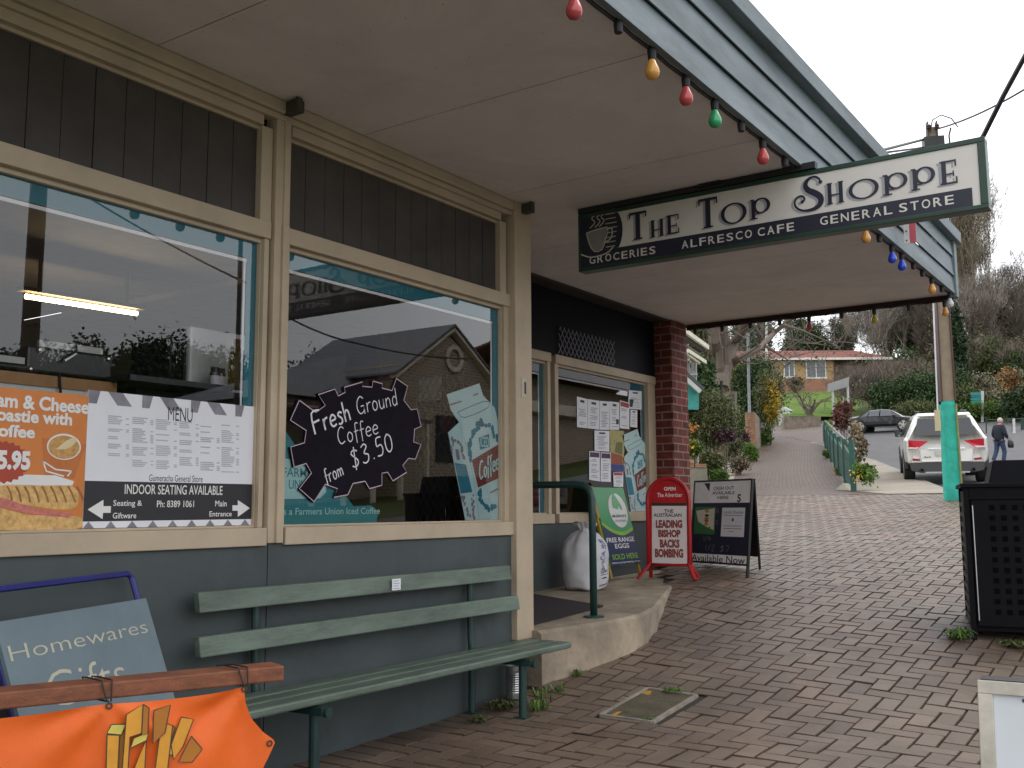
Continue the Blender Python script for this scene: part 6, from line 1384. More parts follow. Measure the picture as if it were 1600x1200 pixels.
for k, (v0, v1, m_) in enumerate(((613, 617.5, 0), (618, 621.5, 1), (622, 625.5, 0), (626, 629.5, 0))):
    b = MB(); sk = k % 2*1.5; b.prism([at(u, v, 49.85) for u, v in ((1516+sk, (v0+v1)/2), (1518+sk, v0), (1533, v0), (1533, v1), (1518+sk, v1))], FW*.03); b.build('blade', [M('blade_green', (.03, .28, .19), .5), M('blade_blue', (.04, .16, .33), .5)][m_], ds_)
# ================================================================ vegetation
def leafm(name, c1, c2): return M(name, c1, .6, 0, .9, tint=.55, col2=c2, spec=.3)
L_OLV = leafm('leaf_olive', (.055, .075, .022), (.095, .10, .035)); L_DRK = leafm('leaf_dark', (.022, .048, .014), (.045, .075, .02)); L_GRN = leafm('leaf_green', (.06, .13, .02), (.11, .17, .03)); L_GUM = leafm('leaf_gum', (.06, .08, .05), (.11, .125, .075))
L_YEL = leafm('leaf_yellow', (.46, .28, .02), (.34, .28, .04)); L_BRN = leafm('leaf_brown', (.15, .115, .07), (.19, .155, .095)); L_ORG = leafm('leaf_orange', (.28, .11, .03), (.20, .11, .03)); L_CYP = leafm('leaf_cypress', (.016, .036, .014), (.030, .055, .020)); L_PUR = leafm('leaf_purple', (.045, .018, .026), (.07, .03, .035)); L_RED = leafm('leaf_red', (.13, .04, .03), (.10, .045, .03)); L_HILL = leafm('leaf_hill', (.115, .112, .06), (.155, .135, .08))
TWIG = M('twig_brown', (.13, .10, .08), .85, .25, 3, tint=.3); TWIGG = M('twig_grey', (.20, .17, .14), .85, .25, 3, tint=.3); BARK = M('bark_grey', (.17, .135, .11), .9, .3, 5, bump=.8, bscale=25, stretch=(4, 4, .6)); TWIGY = M('twig_poplar', (.22, .18, .125), .85, .25, 2, tint=.3)
FLY = M('flower_yellow', (.65, .42, .02), .6, .2, 30); FLO = M('flower_orange', (.55, .20, .03), .6, .2, 30)
def sizeat(D, px): return D*px/FPX
def plant(name, lab, cat, u, v, D, wpx, hpx, mat, n, leaf, clumps=14, stem=True, seed=1, group=None, extra=None, shell=.45, depthk=1.0, spread=.56):
    'v: picture row of the foot; wpx, hpx: half width and full height'
    if D is None: D = (onG(u, v)-CAM).dot(FW)
    c = at(u, v, D)
    if TZ(c.x, c.y) > c.z+.15 and group is None: D = (onG(u, v)-CAM).dot(FW); c = at(u, v, D)
    rx = sizeat(D, wpx); h = sizeat(D, hpx); zg = TZ(c.x, c.y); t = T(name, lab, cat, (c.x, c.y, min(zg, c.z)), group)
    cc = V((c.x, c.y, c.z+h*.52)); b = MB(); cs = leaves(b, cc, (rx*.92, rx*depthk*.92, h*.48), n, leaf, clumps, seed, shell=shell, spread=spread); b.build('foliage', mat, t)
    if stem:
        rd = random.Random(seed); b = MB(); ft = V((c.x, c.y, min(zg, c.z)-.1))
        for p, rr, tn in cs[:10]:
            e = cc+V((p.x*rx*.7, p.y*rx*.7, p.z*h*.36)); mid = ft*.5+e*.5+V((rd.gauss(0, .06*rx), rd.gauss(0, .06*rx), 0)); b.tube([ft+V((rd.gauss(0, .04), rd.gauss(0, .04), 0)), mid, e], [max(.012, rx*.035), max(.01, rx*.022), .008], 5, caps=False)
        b.build('stem', TWIG, t)
    if extra:
        em, en, es_, side, nm = extra; b = MB(); leaves(b, cc+V((rx*side*.8, -rx*depthk*.35, h*-.03)), (rx*(.75 if side else .95), rx*depthk*.8, h*.45), en, es_, 11, seed+5, shell=.25, spread=.5)
        b.build(nm, em, t)
    return t
def tree(name, lab, u, vb, vt, D, wpx, mat, n, leaf, clumps, seed, trunk=.18, crown0=.3, tm=None, group=None, shell=.35, spread=.36, tw=0):
    c = at(u, vb, D); zt2 = at(u, vt, D).z; zg = TZ(c.x, c.y)-.1; rx = sizeat(D, wpx); h = zt2-zg; t = T(name, lab, 'tree', (c.x, c.y, zg), group)
    cz0 = zg+h*crown0; cc = V((c.x, c.y, (cz0+zt2)/2)); b = MB(); cs = leaves(b, cc, (rx*.92, rx*.92, (zt2-cz0)*.47), n, leaf, clumps, seed, shell=shell, spread=spread); b.build('crown', mat, t)
    rd = random.Random(seed); b = MB(); top = V((c.x+rd.gauss(0, .1*rx), c.y, cz0+(zt2-cz0)*.5)); ft = V((c.x, c.y, zg-.2))
    b.tube([ft, ft*.5+top*.5+V((rd.gauss(0, .05*rx), 0, 0)), top], [trunk*1.15, trunk*.85, trunk*.4], 8, caps=False)
    for p, rr, tn in cs[:18]:
        e = cc+V((p.x*rx*.75, p.y*rx*.75, p.z*(zt2-cz0)*.36)); k = rd.uniform(.3, .95); s0 = ft*(1-k)+top*k; b.tube([s0, s0*.45+e*.55+V((0, 0, -.05*h*rd.random())), e], [trunk*.4, trunk*.25, trunk*.08], 5, caps=False)
    b.build('trunk', tm or BARK, t)
    if tw: b = MB(); twigs(b, cc, (rx, rx, (zt2-cz0)*.5), tw, .9, .035, seed+7); b.build('twigs', TWIG, t)
    return t
def baretree(name, lab, u, vb, vt, D, mat, depth, seed, r0, spread=.5, up=.14, n0=4, group=None, lean=(0, 0), cat='tree', leafn=0, leafmat=None, first=.30, leafsz=.05, tw=0, twr=.3, twl=.9, tww=.03):
    c = at(u, vb, D); zt2 = at(u, vt, D).z; zg = TZ(c.x, c.y)-.1; h = zt2-zg; t = T(name, lab, cat, (c.x, c.y, zg), group); rd = random.Random(seed)
    b = MB(); ft = V((c.x, c.y, zg-.15)); p1 = ft+V((lean[0]*.3, lean[1]*.3, h*first)); b.tube([ft, (ft+p1)/2+V((rd.gauss(0, .03*h), 0, 0)), p1], [r0*1.2, r0, r0*.85], 8, caps=False); trunk = b.build('trunk', mat, t)
    b = MB(); ends = []
    for k in range(n0):
        a_ = 2*pi*k/n0+rd.random(); d = V((cos(a_)*spread, sin(a_)*spread, 1.0)); ends += branches(b, p1-V((0, 0, rd.uniform(0, h*first*.4))), d, h*(1-first)*.44, r0*.6, depth, rd, up, spread, max(.006, r0*.04))
    b.build('branches', mat, t)
    if tw:
        b = MB(); ez = max(e.z for e in ends); n_ = tw//len(ends)+1
        for k, e in enumerate(ends): twigs(b, e, (twr*h*.22, twr*h*.22, h*.08), n_, twl, tww, seed+k, up=2.0, clumps=3)
        b.build('twigs', mat, t)
    if leafn:
        b = MB()
        for i in range(leafn):
            P = ends[i % len(ends)]+V((rd.gauss(0, .06*h), rd.gauss(0, .06*h), rd.gauss(0, .06*h))); d = V((rd.gauss(0, 1), rd.gauss(0, 1), rd.gauss(0, 1))).normalized(); a_ = d.orthogonal().normalized(); e_ = d.cross(a_); s_ = leafsz*rd.uniform(.6, 1.4); b.ct = rd.random(); b.poly([P-a_*s_, P-e_*s_*.6, P+a_*s_, P+e_*s_*.6])
        b.build('crown', leafmat, t)
    return t
# bushes and beds left of the path
plant('shrub', 'large olive shrub filling the garden beside the brick pillar', 'shrub', 1112, 697, 25, 46, 84, L_OLV, 20000, .030, 60, seed=3)
plant('shrub', 'bright green rounded shrub at the corner of the brick garden pillar', 'shrub', 1156, 690, None, 17, 46, L_GRN, 3000, .045, 16, seed=4)
plant('shrub', 'low brown tinged shrub spilling over the garden wall', 'shrub', 1145, 722, None, 18, 38, L_OLV, 2500, .04, 14, seed=5)
plant('shrub', 'dry brown tussock shrub on the driveway edge', 'shrub', 1152, 742, None, 19, 30, L_BRN, 3000, .035, 14, seed=6)
plant('shrub', 'dark purple groundcover trailing down beside the driveway', 'shrub', 1165, 718, None, 10, 42, L_PUR, 1800, .04, 12, seed=7)
plant('shrub', 'long dark purple groundcover along the top of the garden wall', 'shrub', 1135, 690, 24.5, 24, 18, L_PUR, 1800, .04, 12, seed=17)
plant('shrub', 'orange leaved shrub next to the brick pillar', 'shrub', 1082, 690, 23, 12, 32, L_OLV, 1500, .04, 10, seed=8, extra=(FLO, 320, .03, 0, 'flowers'))
plant('flowering_plant', 'clump of yellow daisies on the stepped brick wall', 'plant', 1083, 712, 22, 16, 26, L_GRN, 1400, .035, 10, seed=9, stem=False, extra=(FLY, 150, .045, 0, 'flowers'))
plant('shrub', 'green leafy weeds at the foot of the garden wall', 'shrub', 1122, 752, 22, 17, 20, L_GRN, 1300, .04, 10, seed=10, stem=False)
plant('shrub', 'tall dark ivy covered shrub behind the lamp post', 'shrub', 1184, 655, 50, 40, 96, L_DRK, 22000, .065, 60, seed=11, shell=.5)
plant('shrub', 'golden yellow leaved shrub glowing beside the brick path', 'shrub', 1203, 664, 47, 20, 78, L_OLV, 7000, .055, 40, seed=12, extra=(L_YEL, 3800, .05, .35, 'yellow_leaves'))
plant('shrub', 'yellow flowering shrub half hidden behind the gum trunk', 'shrub', 1144, 600, 52, 20, 42, L_YEL, 1500, .10, 14, seed=13)
plant('shrub', 'dark climbing shrub against the neighbouring building', 'shrub', 1102, 630, 38, 20, 66, L_DRK, 4500, .08, 22, seed=14)
plant('hedge', 'flat green hedge top behind the large olive shrub', 'hedge', 1116, 640, 30, 22, 26, L_GRN, 2600, .05, 16, seed=15)
plant('shrub', 'small grassy clump at the foot of the orange brick pillar', 'shrub', 1172, 722, None, 14, 28, L_GRN, 2200, .05, 14, seed=116, stem=False)
plant('shrub', 'leafy green shrub in front of the second wall step', 'shrub', 1113, 744, 22.2, 18, 40, L_OLV, 3600, .035, 18, seed=117)
plant('shrub', 'grassy green clump at the foot of the stone wall', 'shrub', 1193, 696, None, 16, 28, L_GRN, 2000, .06, 14, seed=16, stem=False)
# garden walls
BRO = brickmat('orange_brick', (.42, .17, .07), (.28, .12, .06), (.26, .22, .18), .23, .085, .012); STN = M('rough_stone', (.20, .16, .125), .9, .45, 3.5, bump=1.2, bscale=9); OCON = M('old_concrete', (.19, .17, .13), .9, .35, 3, bump=.6)
def wallseg(lab, u0, u1, vb, vt, D, dp, mat, capm=None, name='garden_wall', D1=None):
    p, q = at(u0, vb, D), at(u1, vb, D1 or D); zt2 = at(u0, vt, D).z; d = V((q.x-p.x, q.y-p.y, 0)); nn = V((-d.y, d.x, 0)).normalized()*dp; z0 = min(TZ(p.x, p.y), TZ(q.x, q.y), p.z)-.3
    t = T(name, lab, 'wall', (p.x, p.y, z0)); zc = zt2-(.17 if capm else 0); b = MB(); b.obox(V((p.x, p.y, z0)), d, nn, V((0, 0, zc-z0))); b.build('wall', mat, t, bev=.01)
    if capm:
        rd = random.Random(int(u0)); L_ = d.length; n_ = max(1, int(L_/.24))
        for r in range(2):
            b = MB()
            for i in range(n_):
                if r == 1 and rd.random() < .3: continue
                a_ = V((p.x, p.y, zc+.004+r*.085))+d*(i/n_)-nn*.05; b.obox(a_, d*(.93/n_), nn*1.1, V((0, 0, .078)))
            b.build('brick_course', capm, t, bev=.005)
wallseg('rendered garden wall with two loose courses of orange brick beside the pillar', 1068, 1106, 770, 718, 21, .4, OCON, BRO)
wallseg('second step of the garden wall topped with orange brick', 1098, 1130, 760, 700, 22.6, .4, OCON, BRO)
wallseg('square orange brick garden pillar at the driveway entrance', 1169, 1181, 692, 645, 42, .4, BRO, None)
wallseg('rough stone garden wall running up beside the path', 1181, 1199, 690, 643, 43, .4, STN, None, D1=52)
wallseg('low stone wall along the edge of the far lawn', 1226, 1283, 662, 651, 56, .5, STN)
wallseg('stone retaining wall under the grass bank on the right', 1512, 1700, 660, 647, 58, .6, STN)
bk_ = T('letter_box', 'small white letter box at the corner of the lawn', 'letter box', tuple(at(1227, 650, 60)))
b = MB(); p = at(1227, 652, 60); b.box(p.x-.35, p.x+.35, p.y-.2, p.y+.2, p.z-.5, p.z+.35); b.prism([p+V((-.45, -.25, .35)), p+V((.45, -.25, .35)), p+V((0, -.25, .62))], (0, .5, 0)); b.build('box', M('box_white', (.5, .5, .48), .6), bk_)
tf = T('post_and_rail', 'weathered timber post and rail beside the olive shrub', 'post', tuple(at(1140, 650, 29)))
b = MB(); b.bar(at(1145, 690, 29), at(1146, 612, 29), .16, .16, (0, 1, 0)); b.build('post', M('grey_timber', (.16, .14, .12), .9, .3, 4), tf)
b = MB(); b.bar(at(1121, 622, 28.9), at(1144, 621, 28.9), .08, .10); b.build('rail', MATS['grey_timber'], tf); b = MB(); b.tube([at(1127, 640, 28.8), at(1127, 595, 28.8)], .05, 8); b.build('stake', BLACKM, tf)
# plants by the fence and weeds
plant('shrub', 'dense weedy planting with yellow flowers right of the fence post', 'shrub', 1350, 758, 21.8, 15, 36, L_GRN, 1800, .035, 12, seed=21, stem=False, extra=(FLY, 40, .03, -.5, 'flowers'), depthk=2.5)
plant('shrub', 'dry straw coloured grasses behind the fence top', 'shrub', 1340, 716, 26, 12, 52, L_BRN, 2600, .05, 14, seed=22, stem=False, depthk=3)
plant('shrub', 'reddish brown shrub under the road sign', 'shrub', 1320, 676, 36, 17, 50, L_RED, 2200, .06, 14, seed=23)
plant('flowering_plant', 'small yellow daisies at the left foot of the fence', 'plant', 1312, 742, None, 9, 14, L_GRN, 500, .03, 8, seed=24, stem=False, extra=(FLY, 50, .03, 0, 'flowers'))
plant('flowering_plant', 'low weeds along the left side of the fence further up', 'plant', 1294, 716, None, 9, 15, L_GRN, 600, .04, 8, seed=25, stem=False)
plant('shrub', 'yellow green rounded shrub on the lawn behind the road sign', 'shrub', 1322, 640, 66, 13, 14, L_GRN, 900, .10, 10, seed=26)
def weed(lab, x, y, r, n, mat, seed, h=.06):
    r *= .7; n = int(n*1.8); h *= .8
    rd = random.Random(seed); z = G(x, y); t = MB()
    for i in range(n):
        a_ = rd.uniform(0, 6.28); d = V((cos(a_), sin(a_), 0)); L_ = r*rd.uniform(.5, 1); w_ = L_*.09; s_ = V((-d.y, d.x, 0)); o_ = V((x+rd.gauss(0, r*.3), y+rd.gauss(0, r*.3), z)); hh_ = h*rd.uniform(.3, 1.2); t.ct = rd.random()
        m1 = o_+d*L_*.5+V((0, 0, hh_)); e1_ = o_+d*L_+V((0, 0, hh_*.5)); t.mesh([o_-s_*w_*.3, o_+s_*w_*.3, m1+s_*w_, m1-s_*w_, e1_], [(0, 1, 2, 3), (3, 2, 4)])
    return tag(t.build('weed', mat), lab, 'weed')
weed('broad leaved green weed growing at the near front bench leg', .38, 5.16, .13, 26, L_GRN, 1, .07); weed('dark mossy weed between the bench legs', .16, 5.12, .14, 60, L_OLV, 2, .05); weed('tall narrow leaf weed between bench leg and step', .30, 5.32, .15, 7, L_GRN, 3, .11)
weed('small brown weed in the joints left of the bench leg', .22, 4.78, .10, 40, L_OLV, 4, .03); weed('small clump at the foot of the concrete step', .23, 5.86, .06, 26, L_GRN, 5, .05); weed('green tuft at the corner of the concrete step', .28, 5.56, .07, 22, L_GRN, 6, .05)
weed('weeds growing against the near corner of the bin', bc.x-.09, bc.y+.0, .16, 70, L_GRN, 7, .08); weed('flat weeds along the front of the bin', bc.x+.3, bc.y-.02, .2, 50, L_OLV, 8, .04); weed('grass tuft at the foot of the turquoise pole', pc.x+.5, pc.y-.6, .28, 60, L_GRN, 9, .12); weed('moss tufts on the far edge of the pit lid', .93, 5.86, .10, 50, L_GRN, 10, .02); weed('moss tufts at the near corner of the pit lid', 1.05, 5.27, .05, 30, L_GRN, 11, .015)
# trees
def gum():
    D = 41; t = T('gum_tree', 'big pale barked gum tree with spreading forked limbs', 'tree', tuple(at(1127, 640, D))); rd = random.Random(2)
    P_ = lambda u, v, d=0: at(u, v, D+d); tw = sizeat(D, 11)
    b = MB(); g_ = P_(1125, 640); g_.z = TZ(g_.x, g_.y)-.2; b.tube([g_, P_(1126, 615), P_(1127, 595), P_(1128, 578)], [tw*1.35, tw*1.05, tw*.9, tw*.35], 10); b.build('trunk', BARK, t)
    b = MB(); limbs = [([(1124, 606), (1122, 570), (1117, 530), (1112, 490), (1106, 440)], .36), ([(1127, 606), (1129, 570), (1130, 520), (1126, 470), (1130, 420)], .34), ([(1129, 608), (1135, 575), (1148, 535), (1168, 505), (1190, 470)], .30), ([(1131, 600), (1138, 572), (1155, 560), (1185, 545), (1210, 520), (1240, 495), (1275, 480)], .2), ([(1122, 612), (1108, 578), (1090, 556), (1070, 540)], .28), ([(1126, 604), (1125, 572), (1124, 545), (1130, 515), (1146, 480)], .22), ([(1121, 540), (1115, 525), (1122, 505)], .1), ([(1195, 540), (1215, 552), (1235, 565)], .07), ([(1225, 508), (1250, 515), (1290, 532)], .07)]
    ends = []
    for pts, r_ in limbs:
        q = [P_(u, v, rd.uniform(-1, 1)*(.5+i*.5)) for i, (u, v) in enumerate(pts)]; n_ = len(q); b.tube(q, [r_*(1-.7*i/(n_-1)) for i in range(n_)], 8, caps=False); ends.append((q[-1], q[-1]-q[-2], r_))
        for k in range(3): i = rd.randrange(1, n_); ends.append((q[i], (q[i]-q[i-1])+V((rd.gauss(0, .8), rd.gauss(0, .8), rd.gauss(0, .5))), r_*.6))
    tips = []
    for p, d, r_ in ends: tips += branches(b, p, d, 1.9, max(.03, r_*.35), 3, rd, .1, .5, .012)
    b.build('limbs', BARK, t)
    b = MB()
    for i in range(3200):
        P = tips[i % len(tips)]+V((rd.gauss(0, .35), rd.gauss(0, .35), rd.gauss(.1, .35))); d = V((rd.gauss(0, 1), rd.gauss(0, 1), rd.gauss(0, 1))).normalized(); a_ = d.orthogonal().normalized(); e_ = d.cross(a_); s_ = .07*rd.uniform(.6, 1.4); b.ct = rd.random(); b.poly([P-a_*s_, P-e_*s_*.4, P+a_*s_, P+e_*s_*.4])
    b.build('crown', L_GUM, t)
gum()
baretree('bare_tree', 'small bare fruit tree on the lawn in front of the house', 1266, 652, 566, 60, TWIG, 3, 31, .17, .75, .05, 5, first=.28)
baretree('bare_shrub', 'wide tangle of bare brown branches left of the charcoal sedan', 1368, 655, 560, 63, TWIG, 4, 33, .22, 1.0, .02, 7, first=.16, cat='shrub', leafn=1500, leafmat=L_HILL, leafsz=.05, tw=5000, twr=1.2, twl=.5, tww=.025)
baretree('bare_shrub', 'dense dark bare bush behind the sedan and pole', 1420, 652, 548, 66, TWIG, 4, 34, .22, 1.0, .02, 7, first=.14, cat='shrub', leafn=4000, leafmat=L_HILL, leafsz=.06, tw=6000, twr=1.2, twl=.5, tww=.025)
plant('shrub', 'dark evergreen bush low behind the charcoal sedan', 'shrub', 1396, 648, 70, 36, 56, L_DRK, 12000, .08, 40, seed=41)
plant('shrub', 'dark evergreen bush left of the white four wheel drive', 'shrub', 1448, 645, 72, 40, 60, L_DRK, 12000, .08, 40, seed=42)
plant('hedge', 'yellow green grassy hedge above the white four wheel drive', 'hedge', 1434, 662, 60, 34, 36, L_OLV, 10000, .06, 40, seed=43, stem=False)
plant('shrub', 'brown rounded bush at the left end of the house', 'shrub', 1240, 612, 84, 15, 22, L_BRN, 1200, .14, 10, seed=44)
tree('cypress', 'dark narrow cypress just right of the power pole', 1498, 640, 462, 68, 17, L_CYP, 12000, .14, 60, 51, .2, .02, shell=.2)
baretree('bare_tree', 'tall bare poplar rising above the end of the awning', 1524, 640, 332, 98, TWIGY, 5, 52, .28, .11, .55, 7, first=.10, leafn=1500, leafmat=L_HILL, leafsz=.06, tw=9000, twr=.25, tww=.04)
baretree('bare_tree', 'shorter bare poplar close left of the tall one', 1507, 640, 408, 99, TWIGY, 5, 53, .22, .12, .5, 6, first=.10, leafn=900, leafmat=L_HILL, leafsz=.06, tw=7000, twr=.28, tww=.04)
for k, (lab, u, vt, D, wp, mt, n_) in enumerate((('dark green gum tree behind the left of the tiled roof', 1178, 476, 112, 44, L_GUM, 5200), ('broad dark gum tree behind the middle of the tiled roof', 1262, 486, 118, 52, L_DRK, 7000), ('grey green gum tree behind the right of the tiled roof', 1322, 478, 116, 32, L_GUM, 3000),
        ('olive gum tree seen past the brick pillar', 1105, 470, 90, 46, L_OLV, 6000), ('brown green tree right of the tiled roof', 1392, 470, 110, 34, L_GUM, 2200), ('olive tree between house and pole', 1436, 476, 106, 36, L_OLV, 4200), ('brown tree left of the cypress', 1466, 470, 98, 26, L_BRN, 3000),
        ('tall brown olive tree right of the cypress', 1530, 470, 92, 34, L_BRN, 5600), ('tall olive tree behind the walking man', 1562, 452, 96, 34, L_OLV, 6000), ('brown tree at the right edge of the picture', 1600, 462, 94, 34, L_BRN, 5600), ('dark green tree top at the right edge of the sky', 1618, 405, 130, 30, L_DRK, 4200), ('olive tree low right of the cypress', 1545, 520, 84, 44, L_OLV, 7000), ('dark tree low at the right edge', 1596, 540, 80, 34, L_DRK, 6000))):
    tree('gum_tree', lab, u, 640, vt, D, wp, L_HILL if mt is L_BRN else mt, n_*3 if mt is not L_BRN else n_, .12, 60, 60+k, .22, .10 if k > 6 else .3, group='trees on the hill', tm=TWIG, spread=.26, tw=(4200 if mt is L_BRN else 900))
for k, (lab, u, vt, D) in enumerate((('thin bare tree against the sky right of the roof', 1378, 478, 104), ('leaning bare tree between roof and pole', 1412, 466, 101), ('bare tree beside the poplars', 1548, 440, 95), ('bare tree over the walking man', 1580, 430, 97), ('bare tree left of the power pole', 1450, 458, 100))):
    baretree('bare_tree', lab, u, 640, vt, D, TWIGG if k < 3 else TWIG, 4, 80+k, .16, .45, .2, 5, group='bare trees on the hill', first=.25, leafn=500, leafmat=L_HILL, leafsz=.07, tw=4200, twr=.45, tww=.035)
plant('shrub', 'orange autumn shrub at the right edge above the man', 'shrub', 1580, 640, 74, 28, 66, L_HILL, 6000, .08, 30, seed=71, extra=(L_ORG, 2600, .085, .1, 'autumn_leaves'))
plant('shrub', 'dark brown shrub behind the direction sign', 'shrub', 1530, 650, 72, 30, 64, L_HILL, 8000, .08, 36, seed=72); plant('shrub', 'low dark shrub right of the walking man', 'shrub', 1592, 655, 66, 26, 44, L_DRK, 8000, .07, 36, seed=73)
plant('shrub', 'olive shrub low between pole and direction sign', 'shrub', 1514, 656, 63, 22, 52, L_OLV, 8000, .07, 36, seed=76); plant('shrub', 'olive brown shrub above the stone retaining wall', 'shrub', 1556, 652, 68, 26, 46, L_HILL, 8000, .07, 36, seed=77); plant('shrub', 'dark shrub cut off by the right edge of the picture', 'shrub', 1625, 655, 64, 26, 70, L_DRK, 8000, .08, 36, seed=78)
plant('hedge', 'grassy green bank above the stone retaining wall', 'hedge', 1530, 655, 60, 34, 28, L_GRN, 9000, .06, 40, seed=74, stem=False); plant('shrub', 'dark green shrub directly right of the pole base', 'shrub', 1508, 655, 64, 16, 76, L_DRK, 8000, .07, 36, seed=75)
for k, (u, D_, hp_, wp_) in enumerate(((1345, 96, 44, 26), (1385, 100, 56, 30), (1415, 98, 60, 30), (1450, 100, 66, 30), (1478, 96, 70, 28), (1512, 94, 74, 26), (1545, 92, 70, 28), (1578, 92, 72, 30), (1612, 92, 76, 30), (1640, 90, 80, 30), (1235, 106, 50, 30), (1300, 108, 50, 30), (1180, 100, 60, 30))):
    c_ = at(u, 620, D_); vv = 620
    for _ in range(60):
        c_ = at(u, vv, D_)
        if c_.z > TZ(c_.x, c_.y): break
        vv -= 1
    plant('shrub', 'dusky green shrub in the thicket on the hill behind the road', 'shrub', u, vv+6, D_, wp_, hp_, (L_OLV, L_HILL, L_DRK)[k % 3], 5200, .13, 30, seed=300+k, group='thicket on the hill')
# small railings on the right
rf = T('railing', 'thin dark railing along the grass on the far right', 'railing', tuple(at(1570, 684, 46)))
b = MB()
for u in (1541, 1582, 1596, 1622): b.tube([at(u, 690, 44), at(u, 652, 44)], .03, 6)
b.tube([at(1541, 656, 44), at(1660, 652, 44)], .02, 5); b.build('bars', M('railing_dark', (.03, .05, .045), .5), rf)
b = MB(); b.prism([at(u, v, 44.2) for u, v in ((1597, 655), (1660, 652), (1660, 688), (1597, 684))], FW*.02); b.build('mesh_panel', M('mesh_green', (.03, .085, .06), .6), rf)
pole('marker_post', 'short white marker post in front of the railing', 'post', (1584.5, 1584), 676, 654, 43, .05, M('post_white', (.6, .6, .6), .5))
# ================================================================ house on the hill
D = 90; hp = at(1150, 612, D); hs_ = T('brick_house', 'cream brick house with a long red tiled roof on the hill', 'house', tuple(hp))
TILE = brickmat('roof_tile', (.27, .085, .058), (.19, .065, .046), (.09, .035, .028), .30, .32, .03, .8); YBR = brickmat('yellow_brick', (.46, .29, .13), (.40, .245, .11), (.36, .26, .15), .25, .09, .012); RBR = M('orange_render', (.30, .14, .085), .8, .1, 2); WHT = M('trim_white', (.62, .60, .56), .6)
xh = V((RT.x, RT.y, 0)).normalized(); yh = V((-xh.y, xh.x, 0)); HB = at(1268, 612, D); HH = lambda u, v, d=0: at(u, v, D)+yh*d
w0 = (HH(1120, 561)-HB).dot(xh); w1 = (HH(1350, 561)-HB).dot(xh); w2 = (HH(1392, 561)-HB).dot(xh); ze = HH(1268, 560).z; zr_ = HH(1268, 535).z; zb = HB.z-1.5
Hp = lambda x, y, z: V((HB.x, HB.y, 0))+xh*x+yh*y+V((0, 0, z))
zlow = HH(1268, 594).z
b = MB(); b.obox(Hp(w0, 0, zlow), xh*((HH(1304, 561)-HB).dot(xh)-w0), yh*8, V((0, 0, ze-zlow))); b.build('wall', YBR, hs_)
b = MB(); b.obox(Hp(w0, -.03, zb), xh*((HH(1304, 561)-HB).dot(xh)-w0), yh*8, V((0, 0, zlow-.004-zb))); b.build('base_wall', RBR, hs_)
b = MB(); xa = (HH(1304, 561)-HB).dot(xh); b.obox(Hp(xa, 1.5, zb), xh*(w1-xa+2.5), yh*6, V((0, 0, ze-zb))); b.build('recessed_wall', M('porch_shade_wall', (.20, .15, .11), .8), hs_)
yr = 4.2; b = MB(); A_ = [Hp(w0-2, -.6, ze-.02), Hp(w2, -.6, ze-.02), Hp(w2, 9, ze-.02), Hp(w0-2, 9, ze-.02)]; R0, R1 = Hp(w0-1, yr, zr_), Hp((HH(1362, 535)-HB).dot(xh), yr, zr_)
b.mesh(A_+[R0, R1], [(0, 1, 5, 4), (1, 2, 5), (2, 3, 4, 5), (3, 0, 4), (3, 2, 1, 0)]); b.build('roof', TILE, hs_)
b = MB(); b.bar(Hp(w0-2, -.68, ze-.08), Hp(w2, -.68, ze-.08), .12, .2); b.build('gutter', WHT, hs_)
for (u0, u1, v0, v1) in ((1227, 1241, 565, 588), (1262, 1290, 564, 589), (1307, 1313, 563, 590)):
    p, q = HH(u0, v1), HH(u1, v0); x0_, x1_ = (p-HB).dot(xh), (q-HB).dot(xh); z0_, z1_ = p.z, q.z; b = MB(); yo = 0 if u0 < 1300 else 1.5
    for (a_, c_, e_, g_) in ((x0_-.1, x0_, z0_, z1_), (x1_, x1_+.1, z0_, z1_), (x0_-.1, x1_+.1, z1_, z1_+.1), (x0_-.15, x1_+.15, z0_-.15, z0_), ((x0_+x1_)/2-.04, (x0_+x1_)/2+.04, z0_, z1_)): b.obox(Hp(a_, yo-.08, e_), xh*(c_-a_), yh*.12, V((0, 0, g_-e_)))
    wf = b.build('window', WHT, hs_); b = MB(); b.obox(Hp(x0_, yo-.03, z0_), xh*(x1_-x0_), yh*.05, V((0, 0, z1_-z0_))); b.build('pane', M('house_glass', (.10, .11, .12), .1), wf)
b = MB(); p, q = HH(1313, 596), HH(1320, 563); xx = (p-HB).dot(xh); b.obox(Hp(xx, 1.42, p.z), xh*((q-HB).dot(xh)-xx), yh*.1, V((0, 0, q.z-p.z))); b.m = 1; b.ball(Hp(xx+.25, 1.4, (p.z+q.z)/2), .15, .06, .15, 10, 6); b.build('door', [M('door_brown', (.25, .15, .09), .6), M('door_wreath', (.12, .08, .03), .7)], hs_)
# bright lawn in front of the house
LAWN = M('lawn_grass', (.085, .155, .022), .9, .2, .5, bump=.6, bscale=20, col2=(.11, .17, .03), spec=.1)
lp = [onG(1228, 650), onG(1290, 650)]
for nm, pts in (('lawn', [at(1222, 650, 58), at(1290, 650, 58), at(1400, 652, 64), at(1400, 612, 86), at(1222, 612, 86)]),):
    b = MB(); n_ = 14
    a0, a1, a2, a3 = pts[0], V(pts[2]), V(pts[3]), pts[4]; vs = []
    for j in range(n_+1):
        for i in range(n_+1):
            s_, t_ = i/n_, j/n_; P = (a0*(1-s_)+a1*s_)*(1-t_)+(a3*(1-s_)+a2*s_)*t_; vs.append((P.x, P.y, P.z))
    b.mesh(vs, [(j*(n_+1)+i, j*(n_+1)+i+1, (j+1)*(n_+1)+i+1, (j+1)*(n_+1)+i) for j in range(n_) for i in range(n_)]); b.build(nm, LAWN, smooth=True, kind='structure')
    b = MB()
    for q in ((0, n_), ): pass
